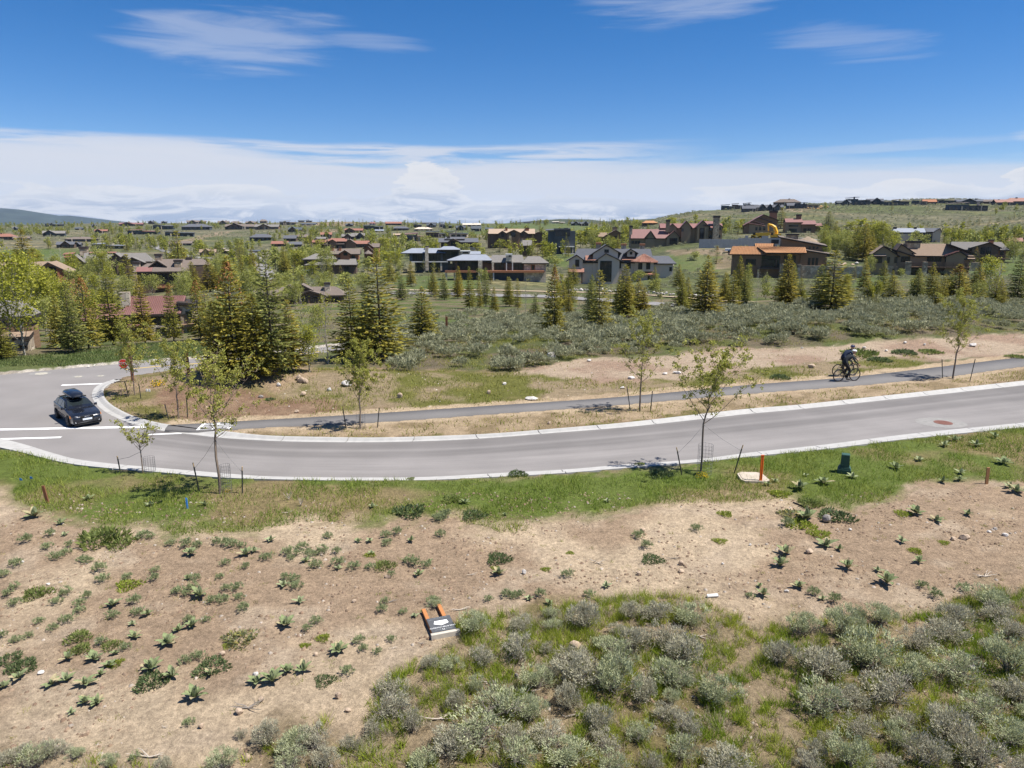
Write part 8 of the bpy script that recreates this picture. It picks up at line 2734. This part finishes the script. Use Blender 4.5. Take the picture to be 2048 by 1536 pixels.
def rosette_leaves(r, n):
    out = []
    for i in range(n):
        f = i / n
        young = f > .45
        L = (.52 * (1 - .45 * f)) * r.uniform(.8, 1.15)
        rz = i * 2.399 + r.normal(0, .2)
        out.append((LEAFM[(r.randint(3)) * 2 + (1 if young else 0)] if not (f < .2 and r.rand() < .35) else dry, rz, r.uniform(-.42, -.02) - (.70 * max(0, f - .30)), L))
    return out


for i, (px, py, w) in enumerate(MULL):
    r = np.random.RandomState(2000 + i)
    p = hitg(px, py); k = mpp(p)
    s = w * k / .86
    root_noun = ('big ' if w > 42 else 'medium ' if w > 27 else 'small ') + 'mullein rosette of broad grey-green leaves'
    if w >= 34:
        root = empty('mullein', p, r.uniform(0, 6.28), (s * r.uniform(.9, 1.1), s * r.uniform(.85, 1.05), s * r.uniform(.75, 1.2)))
        for me, rz, tilt, L in rosette_leaves(r, r.randint(13, 23)):
            o = meshobj('leaf', me, root, (0, 0, .02)); o.rotation_euler = (0, tilt, rz); o.scale = (L, L * r.uniform(.85, 1.15), L)
    else:
        key = i % 4
        if key not in SMALLM:
            V = []; F = []; C = []; off = 0; rr = np.random.RandomState(60 + key)
            for me, rz, tilt, L in rosette_leaves(rr, 12):
                a = np.empty(len(me.vertices) * 3, np.float32); me.vertices.foreach_get('co', a); a = a.reshape(-1, 3) * L
                f = np.empty(len(me.loops), np.int32); me.loops.foreach_get('vertex_index', f)
                M = np.array((Matrix.Rotation(rz, 3, 'Z') @ Matrix.Rotation(tilt, 3, 'Y')))
                V.append(a @ M.T + np.array([0, 0, .02])); F.append(f.reshape(-1, 4) + off); off += len(a)
            SMALLM[key] = npmesh('mullein', np.concatenate(V), np.concatenate(F), M_MULL if key % 2 else M_MULL2, link=False, smooth=True)
        root = meshobj('mullein', SMALLM[key], None, p, r.uniform(0, 6.28), s)
    auto(root, 'mullein rosettes on the dirt', root_noun, px, py, 'mullein')

# low broad-leaved weed mats
WEEDS = [(204,1082,84,0),(240,1090,56,0),(480,1278,62,2),(425,1334,64,1),(157,1280,46,0),(160,1303,40,0),(223,1294,36,0),(18,1322,48,1),(47,1336,50,1),(303,1366,60,1),(75,1190,50,0),(258,1173,46,3),(650,1362,40,1),(998,1120,46,1),(1305,1120,42,1),(1092,1138,18,3),(1584,1032,46,2),(1670,1034,64,1),(820,1026,60,1),(948,1034,46,1),(1034,950,34,1),(822,958,14,0),(905,1000,40,0),(1320,952,44,1),(1280,930,20,0),(645,1276,26,3),(610,1290,20,3),(740,1113,22,3),(770,1135,40,0),(1450,1030,26,3),(1440,1084,26,3),(1600,1052,50,3),(1640,1070,40,3),(1560,990,40,3),(1620,1010,44,0),(1805,1030,30,3),(1830,1103,24,3),(1888,1085,20,3),(230,1330,30,3),(455,1290,20,3),(990,1136,16,3),(1720,712,60,0),(1760,722,40,1),(1560,757,34,1),(1810,708,40,1),(1860,706,40,0),(2030,715,30,0),(540,800,20,1),(1420,752,16,1),(1140,1105,14,3)]
WPAL = [((.135, .175, .045), (.235, .265, .080)), ((.085, .125, .048), (.155, .195, .080)), ((.145, .185, .105), (.34, .30, .08)), ((.20, .26, .030), (.34, .37, .055))]
WM = []
for q in range(4):
    r = np.random.RandomState(700 + q); n = 420
    a = r.uniform(0, 6.28, n); d = np.sqrt(r.uniform(0, 1, n)) * .5 * (1 + .25 * np.sin(3 * a + q))
    P = np.stack([np.cos(a) * d, np.sin(a) * d, r.uniform(.01, .13, n) * (1 - d)], 1)
    D = np.stack([np.cos(a) * .6 + r.normal(0, .5, n), np.sin(a) * .6 + r.normal(0, .5, n), r.uniform(.1, 1.0, n)], 1)
    V, F = leaf_quads(P, D, r.uniform(.08, .17, n), r.uniform(.03, .065, n), r)
    WM.append(npmesh('weed_clump', V, F, M_LEAF, vary(r, n, WPAL[q][0], .25, WPAL[q][1]), link=False))
for (px, py, w, q) in WEEDS:
    p = hitg(px, py); s = w * mpp(p)
    o = meshobj('weed_clump', WM[q], None, p, rp.uniform(0, 6.28), (s, s, s * rp.uniform(.8, 1.4)))
    auto(o, 'low weed clumps', ('wide ' if w > 50 else 'small ' if w < 28 else '') + ['green weed clump', 'dark green weed clump', 'bluish weed clump with yellow flowers', 'bright green grassy weed clump'][q], px, py, 'weed')
# yellow flowers
for (px, py, w, lab) in ((316, 772, 30, 'bright yellow flowering clump on the corner mound beside a young tree'), (1404, 955, 26, 'yellow flowering weeds round the trunk of the wind-bent street tree'), (347, 754, 8, 'tiny yellow flower clump above the larger one on the corner mound'), (455, 984, 12, 'small yellow-green flower clump behind the guard of the wide street tree')):
    p = hitg(px, py); s = w * mpp(p); r = np.random.RandomState(px); n = 170
    a = r.uniform(0, 6.28, n); d = np.sqrt(r.uniform(0, 1, n)) * .5
    P = np.stack([np.cos(a) * d, np.sin(a) * d * .7, r.uniform(0.02, .36, n)], 1); D = r.normal(0, 1, (n, 3)) + np.array([0, 0, .6])
    V, F = leaf_quads(P, D, r.uniform(.07, .13, n), r.uniform(.05, .08, n), r)
    fl = (r.uniform(0, 1, n) < .6)[:, None]
    C = np.where(fl, np.array([[.75, .50, .012]]), np.array([[.12, .16, .03]]))
    o = npmesh('flower_clump', V * s, F, M_LEAF, np.repeat(C, 4, 0)); o.location = p; tag(o, lab, 'flowers', None)

# dead wood
DEAD = [(495,1416,52),(297,1514,54),(328,1456,14),(120,1160,10),(943,1150,20),(1196,1126,30),(1346,1117,24),(919,1220,34),(786,1298,14),(841,1288,16),(878,1440,50),(970,1365,34),(1158,1427,60),(1059,1382,30),(1970,1155,38),(1987,1273,28),(1539,1215,24),(1400,1275,30),(578,1000,24),(602,1012,22),(575,1026,24),(1690,1400,40),(560,1350,20),(160,1100,16),(780,1205,24),(1880,1330,34)]
for i, (px, py, w) in enumerate(DEAD):
    r = np.random.RandomState(3000 + i); p = hitg(px, py); L = w * mpp(p)
    up = px in (578, 602)
    paths = []; rads = []
    a0 = r.uniform(-.5, .5)
    for j in range(5 if w > 28 or up else 3):
        a = a0 + r.normal(0, .5) + (math.pi if j % 2 else 0)
        d = np.array((math.cos(a), math.sin(a) * .7, .10)) if not up else np.array((.45 * (j - 2) / 2, r.normal(0, .2), 1.0))
        pts = [np.array((0, 0, .02))]
        for q in range(4):
            pts.append(pts[-1] + d * L * .17 * r.uniform(.7, 1.2) + np.append(r.normal(0, .03 * L, 2), abs(r.normal(0, .02 * L))))
        paths.append(pts); rads.append(np.linspace(.028 * L + .004, .006 * L + .002, 5))
        if w > 20:
            e = pts[2] + r.normal(0, .12 * L, 3); e[2] = abs(e[2]) + .02
            paths.append([pts[2], (pts[2] + e) / 2 + r.normal(0, .01 * L, 3), e]); rads.append([.012 * L, .008 * L, .004 * L])
    V, F = tri_tubes(paths, rads)
    o = npmesh('dead_branch', V, F, mat('bleached_wood', (.45, .39, .32), 0.9, 0.25, 14) if i % 3 or up else M_TWIG); o.location = p
    auto(o, 'dead branches on the ground', ('upright white dead stalks' if up else ('long ' if w > 36 else 'short ' if w < 22 else '') + 'bleached dead branch'), px, py, 'branch')

# ------------------------------------------------------------------ mid-distance sagebrush band
def scatter(n, box, test, seed):
    r = np.random.RandomState(seed)
    x = r.uniform(box[0], box[1], n); y = r.uniform(box[2], box[3], n)
    z = G(x, y); px, py = project(x, y, z)
    m = test(px, py, x, y, r)
    return x[m], y[m], z[m], px[m], py[m]


def dens_band(px, py, x, y, r):
    c = fbm(x / 4.5, y / 4.5, 51, 3)
    a = inpoly(px, py, Z_SAGEBAND) & (r.uniform(0, 1, px.size) < sm(c, .28, .50) * .95)
    b = (px > 760) & (px < 2080) & (py > 585) & (py < 660) & (r.uniform(0, 1, px.size) < .30 * sm(c, .35, .6))
    return a | b


bx_, by_, bz_, bpx, bpy_ = scatter(3300, (-20, 75, 44, 96), dens_band, 61)
extra = [(-14, 60), (-9, 55), (-16.5, 50.5), (-13, 49.5), (-11.5, 50), (-22, 62), (-25, 64), (-28, 66)]
size = rp.uniform(.8, 1.9, len(bx_))
order = np.argsort(by_ / size)
lim = 300 - len(BIG) - len(fill)
BX = {}


def one_mesh(t, name):
    if name not in BX:
        fol, st = t
        a = np.empty(len(fol.vertices) * 3, np.float32); fol.vertices.foreach_get('co', a)
        c = np.empty(len(fol.vertices) * 4, np.float32); fol.color_attributes['Col'].data.foreach_get('color', c)
        V = a.reshape(-1, 3); Cc = c.reshape(-1, 4)[:, :3]; F = np.arange(len(V)).reshape(-1, 3)
        BX[name] = (npmesh('sagebrush', V, F, M_SAGE, Cc, link=False), V, F, Cc)
    return BX[name]


stuffb = []
for cnt, j in enumerate(order):
    t = int(rp.randint(5)); me, V, F, Cc = one_mesh(SM[t], 'm%d' % t)
    s = float(size[j]); rz = rp.uniform(0, 6.28)
    if cnt < lim:
        o = meshobj('sagebrush', me, None, (bx_[j], by_[j], bz_[j]), rz, (s, s, s * .9))
        auto(o, 'sagebrush of the band behind the path', 'grey-green sagebrush in the band behind the path', float(bpx[j]), float(bpy_[j]), 'sagebrush')
    else:
        stuffb.append((V, F, Cc, np.array([bx_[j], by_[j], bz_[j]]), s, rz, 1))


def far_test(px, py, x, y, r):
    c = fbm(x / 12, y / 12, 55, 3)
    z1 = (py > 470) & (py < 600) & (px > -100) & (px < 2150)
    return z1 & (r.uniform(0, 1, px.size) < .55 * sm(c, .42, .62))


fx, fy, fz, fpx, fpy = scatter(9000, (-200, 230, 96, 330), far_test, 62)
for j in range(len(fx)):
    t = int(rp.randint(5)); me, V, F, Cc = one_mesh(SM[t], 'm%d' % t)
    stuffb.append((V, F, Cc, np.array([fx[j], fy[j], fz[j]]), rp.uniform(.8, 1.9), rp.uniform(0, 6.28), 3 if fy[j] < 180 else 5))
def hill_test(px, py, x, y, r):
    c = fbm(x / 40, y / 40, 58, 4)
    return (py > 398) & (py < 482) & (px > -150) & (px < 2200) & ~((px > 980) & (px < 1260) & (py < 462)) & (r.uniform(0, 1, px.size) < (.15 + .85 * sm(c, .40, .58)) * np.where(px > 1250, 1.0, .45))


fx, fy, fz, fpx, fpy = scatter(15000, (-560, 720, 320, 800), hill_test, 63)
for j in range(len(fx)):
    t = int(rp.randint(5)); me, V, F, Cc = one_mesh(SM[t], 'm%d' % t)
    stuffb.append((V, F, Cc, np.array([fx[j], fy[j], fz[j]]), rp.uniform(1.1, 2.6), rp.uniform(0, 6.28), 12))
VV = []; CC = []
for V, F, Cc, p, s, rz, sub in stuffb:
    V3 = V.reshape(-1, 3, 3); C3 = Cc.reshape(-1, 3, 3)
    if sub > 1:
        V3 = V3[rp.randint(sub)::sub]; C3 = C3[:len(V3)]
        cen = V3.mean(1, keepdims=True); V3 = cen + (V3 - cen) * (1.5 if sub == 3 else 2.0 if sub == 5 else 2.8)
    q = V3.reshape(-1, 3) * np.array([s, s, s * .9]); ca, sa = math.cos(rz), math.sin(rz)
    VV.append(np.stack([q[:, 0] * ca - q[:, 1] * sa, q[:, 0] * sa + q[:, 1] * ca, q[:, 2]], 1) + p); CC.append(C3.reshape(-1, 3))
VV = np.concatenate(VV)
o = npmesh('sagebrush_cover', VV, np.arange(len(VV)).reshape(-1, 3), M_SAGE, np.concatenate(CC), kind='stuff')
tag(o, 'grey-green sagebrush growing as one cover behind the path and between the houses', 'sagebrush')

# ------------------------------------------------------------------ grass: blades on the strips, tufts in the thicket
def blades(name, x, y, hgt, wid, c0, c1, seed, label, tilt=.5):
    r = np.random.RandomState(seed); n = len(x)
    P = np.stack([x, y, G(x, y) - .01], 1)
    D = np.stack([r.normal(0, tilt, n), r.normal(0, tilt, n), np.ones(n)], 1)
    V, F = leaf_tris(P, D, hgt, wid, r)
    t = np.clip(fbm(x / 1.3, y / 1.3, seed, 3) * 1.7 - .35 + r.normal(0, .18, n), 0, 1)[:, None]
    C = (np.array([c0]) * (1 - t) + np.array([c1]) * t) * (1 + r.uniform(-.25, .25, (n, 1)))
    o = npmesh(name, V, F, M_LEAF, np.repeat(C, 3, 0), kind='stuff')
    tag(o, label, 'grass')


INR = lambda x, y: inpoly(x, y, DEP_POLY) | inpoly(x, y, PATH_POLY)


def t_strip(px, py, x, y, r):
    wob = (fbm(x / 1.7, y / 1.7, 41, 4) - .5) * 40 + (fbm(x / 5 + 9, y / 5, 43, 3) - .5) * 70
    c = fbm(x / 1.1, y / 1.1, 71, 3); c2 = fbm(x / 3.4, y / 3.4, 72, 2)
    return inpoly(px, py + wob, Z_GRASS) & ~INR(x, y) & (r.uniform(0, 1, px.size) < sm(c, .30, .52) * (.25 + .75 * sm(c2, .32, .55)))


x, y, z, px, py = scatter(330000, (-26, 34, 18, 37), t_strip, 81)
n = len(x)
blades('grass', x, y, rp.uniform(.07, .26, n), rp.uniform(.013, .030, n), (.155, .235, .030), (.30, .325, .068), 82, 'ragged green grass along the near kerb')


def t_verge(px, py, x, y, r):
    c = fbm(x / 1.4, y / 1.4, 73, 3)
    up = [(a, b + 8) for a, b in PATH_LO]
    v = inpoly(px, py, up + FAR_OUT) & (r.uniform(0, 1, px.size) < .30 * sm(c, .36, .56))
    w = inpoly(px + 18 * (c - .5), py + 14 * (c - .5), Z_WEED) & (r.uniform(0, 1, px.size) < .62 * sm(c, .36, .58))
    k = inpoly(px, py, Z_CORNER) & (r.uniform(0, 1, px.size) < .35 * sm(c, .45, .6))
    s = inpoly(px, py, Z_SAGEBAND) & (r.uniform(0, 1, px.size) < .6 * sm(c, .36, .56))
    b = inpoly(px, py, Z_BARE) & (r.uniform(0, 1, px.size) < .05 * sm(c, .5, .65))
    return (v | w | k | s | b) & ~INR(x, y)


x, y, z, px, py = scatter(300000, (-24, 48, 30, 75), t_verge, 83)
n = len(x)
blades('weed_grass', x, y, rp.uniform(.08, .26, n), rp.uniform(.025, .055, n), (.20, .235, .034), (.38, .34, .10), 84, 'sparse yellow-green grass and weeds on the verges of the path')


def t_lawn(px, py, x, y, r):
    c = fbm(x / 2.4, y / 2.4, 75, 3)
    return inpoly(px, py, Z_LAWN) & (r.uniform(0, 1, px.size) < .8 * sm(c, .25, .5))


x, y, z, px, py = scatter(90000, (-52, -16, 48, 66), t_lawn, 85)
n = len(x)
blades('bank_grass', x, y, rp.uniform(.10, .26, n), rp.uniform(.04, .08, n), (.125, .175, .052), (.20, .225, .080), 86, 'cool green grass on the bank beyond the crossing road')

r = np.random.RandomState(87)
tx, ty, tz, tpx, tpy = scatter(19000, (-14, 16, 8.5, 20), lambda px, py, x, y, r: (inpoly(px, py, Z_SAGE) & (r.uniform(0, 1, px.size) < .72 * sm(fbm(x / .9, y / .9, 76, 3), .26, .44))) | (inpoly(px, py, Z_SAGE_L) & (r.uniform(0, 1, px.size) < .12)), 88)
k = 36
bxs = np.repeat(tx, k) + r.normal(0, .055, len(tx) * k); bys = np.repeat(ty, k) + r.normal(0, .055, len(tx) * k)
hh = np.repeat(r.uniform(.11, .34, len(tx)), k) * r.uniform(.5, 1.2, len(bxs))
dryt = np.repeat(r.uniform(0, 1, len(tx)) < .28, k)
blades('tuft_grass', bxs[~dryt], bys[~dryt], hh[~dryt], r.uniform(.009, .018, (~dryt).sum()), (.20, .285, .024), (.36, .39, .055), 89, 'fresh green grass tufts among the foreground sagebrush')
blades('dry_grass', bxs[dryt], bys[dryt], hh[dryt], r.uniform(.008, .015, dryt.sum()), (.36, .30, .20), (.50, .44, .33), 90, 'dry straw-coloured grass among the foreground sagebrush', .9)
# stray grass on the dirt
tx, ty, tz, tpx, tpy = scatter(900, (-18, 22, 10, 24), lambda px, py, x, y, r: (py > 1000) & ~inpoly(px, py, Z_SAGE) & (r.uniform(0, 1, px.size) < .5), 91)
k = 16
bxs = np.repeat(tx, k) + r.normal(0, .05, len(tx) * k); bys = np.repeat(ty, k) + r.normal(0, .05, len(tx) * k)
blades('stray_grass', bxs, bys, r.uniform(.03, .12, len(bxs)), r.uniform(.008, .016, len(bxs)), (.19, .24, .032), (.36, .33, .085), 92, 'stray little grass shoots on the bare dirt', .8)
# clods and pebbles
def pebbles(name, n, box, test, seed, lo, hi, cols, label):
    x, y, z, px, py = scatter(n, box, test, seed)
    r = np.random.RandomState(seed); m = len(x)
    base = np.array([(1, 0, -.3), (-.5, .87, -.3), (-.5, -.87, -.3), (.3, .5, .55), (-.6, 0, .5), (.3, -.5, .6)])
    f = np.array([(0, 1, 3), (1, 4, 3), (1, 2, 4), (2, 5, 4), (2, 0, 5), (0, 3, 5), (3, 4, 5)])
    s = lo * (hi / lo) ** (r.uniform(0, 1, m) ** 2.2)
    a = r.uniform(0, 6.28, m)
    V = base[None] * (1 + r.uniform(-.3, .3, (m, 6, 3)))
    q = np.stack([V[..., 0] * np.cos(a)[:, None] - V[..., 1] * np.sin(a)[:, None], V[..., 0] * np.sin(a)[:, None] + V[..., 1] * np.cos(a)[:, None], V[..., 2] * .7 + .12], -1) * s[:, None, None] + np.stack([x, y, z], 1)[:, None, :]
    F = (f[None] + (np.arange(m) * 6)[:, None, None]).reshape(-1, 3)
    C = np.array(cols)[r.randint(0, len(cols), m)] * (1 + r.uniform(-.2, .2, (m, 1)))
    o = npmesh(name, q.reshape(-1, 3), F, mat('pebble', (1, 1, 1), 0.95, 0.15, 20, attr='Col', spec=0.1), np.repeat(C, 6, 0), kind='stuff')
    tag(o, label, 'pebbles')


SOIL = [(.20, .14, .095), (.23, .165, .115), (.17, .12, .085), (.26, .195, .14), (.21, .15, .10), (.19, .13, .09), (.34, .29, .24)]
pebbles('soil_clods', 44000, (-18, 22, 9, 24.5), lambda px, py, x, y, r: (py > 985) & (r.uniform(0, 1, px.size) < sm(fbm(x / 1.6, y / 1.0, 57, 3), .40, .62)), 93, .009, .070, SOIL, 'small clods and pebbles strewn over the bare dirt')
pebbles('verge_gravel', 9000, (-22, 46, 30, 62), lambda px, py, x, y, r: (inpoly(px, py, Z_BARE) | inpoly(px, py, Z_WEED) | inpoly(px, py, Z_BANK)) & ~INR(x, y) & (r.uniform(0, 1, px.size) < .6), 94, .012, .07, [(.30, .22, .16), (.36, .29, .22), (.24, .18, .13), (.45, .41, .36)], 'gravel and small stones on the bank behind the path')
pebbles('road_edge_gravel', 5000, (-50, -8, 48, 58), lambda px, py, x, y, r: inpoly(px, py, [(a, b - 4.5) for a, b in CROSS_UP] + [(a, b + .5) for a, b in CROSS_UP][::-1]), 95, .02, .09, [(.50, .47, .42), (.42, .38, .33), (.58, .55, .50)], 'pale gravel along the far edge of the crossing road')
# ================================================================== thin blue air over the valley
def build_haze():
    m = bpy.data.materials.new('haze'); m.use_nodes = True
    N, L = m.node_tree.nodes, m.node_tree.links
    for n in list(N):
        if n.type != 'OUTPUT_MATERIAL': N.remove(n)
    v = N.new('ShaderNodeVolumePrincipled')
    v.inputs['Color'].default_value = (.55, .74, 1.0, 1); v.inputs['Density'].default_value = HAZE_DENSITY
    v.inputs['Anisotropy'].default_value = 0.0
    L.new(v.outputs[0], N['Material Output'].inputs['Volume'])
    o = MB().bx(-9000, 9000, -60, 9200, -75, 330).build('haze', m)
    o['kind'] = 'stuff'


HAZE_DENSITY = 0.000034
build_haze()
# ================================================================== labels that single each thing out
ORD = ['first', 'second', 'third', 'fourth', 'fifth', 'sixth', 'seventh', 'eighth', 'ninth', 'tenth', 'eleventh', 'twelfth', 'thirteenth', 'fourteenth', 'fifteenth', 'sixteenth', 'seventeenth', 'eighteenth', 'nineteenth', 'twentieth']
LANDMARKS += [('the near manhole', 1882, 845), ('the bare soil bank', 450, 800), ('the lower left corner', 20, 1500), ('the lower right corner', 2030, 1500), ('the bottom centre edge', 1050, 1530), ('the left edge of the dirt', 10, 1200), ('the right edge of the dirt', 2040, 1100), ('the grass glade', 1480, 1400), ('the far left hillside', 60, 462), ('the white skyline houses', 950, 450), ('the hilltop houses', 1720, 405), ('the right skyline ridge', 2030, 410), ('the yellow excavator', 1549, 470), ('the concrete wall', 1480, 490), ('the bottom left sagebrush', 560, 1500), ('the trail post', 893, 666), ('the dark navy house', 360, 470), ('the green meadow', 1080, 450), ('the far left meadow', 80, 505), ('the black hose', 1600, 1012), ('the white tube', 1424, 1195), ('the hillside lane', 1650, 490)]


def label_all():
    used = {}
    for group, items in AUTO.items():
        buckets = {}
        for it in items:
            o, noun, px, py = it
            best = min(LANDMARKS, key=lambda l: ((l[1] - px) ** 2 + (2.2 * (l[2] - py)) ** 2))
            dx, dy = px - best[1], py - best[2]
            if abs(dx) > 1.6 * abs(dy): rel = 'left of' if dx < 0 else 'right of'
            else: rel = 'behind' if dy < 0 else 'in front of'
            if best[0].endswith('edge') or best[0].endswith('corner') or best[0].endswith('dirt'): rel = 'near'
            if best[0] == 'the black car' and rel == 'behind': rel = 'beyond'
            buckets.setdefault((noun, rel, best[0]), []).append(it)
        for (noun, rel, lm), lst in buckets.items():
            lst.sort(key=lambda t: t[2])
            n = len(lst)
            for i, (o, _, px, py) in enumerate(lst):
                base = '%s %s %s' % (noun, rel, lm)
                if n == 1: s = base
                elif n == 2: s = '%s one of two: %s' % (('left', 'right')[i], base)
                elif i == 0: s = 'leftmost ' + base
                elif i == n - 1: s = 'rightmost ' + base
                elif i < 20: s = '%s from left, %s' % (ORD[i], base)
                elif n - 1 - i < 20: s = '%s from right, %s' % (ORD[n - 1 - i], base)
                else: s = base
                w = s.split()
                if len(w) > 16:
                    s = s.replace(' of broad grey-green leaves', '').replace(' in the band behind the path', '').replace(' with few leaves', '').replace(' with yellow flowers', '').replace('bright green grassy', 'bright green')
                o['label'] = s


label_all()
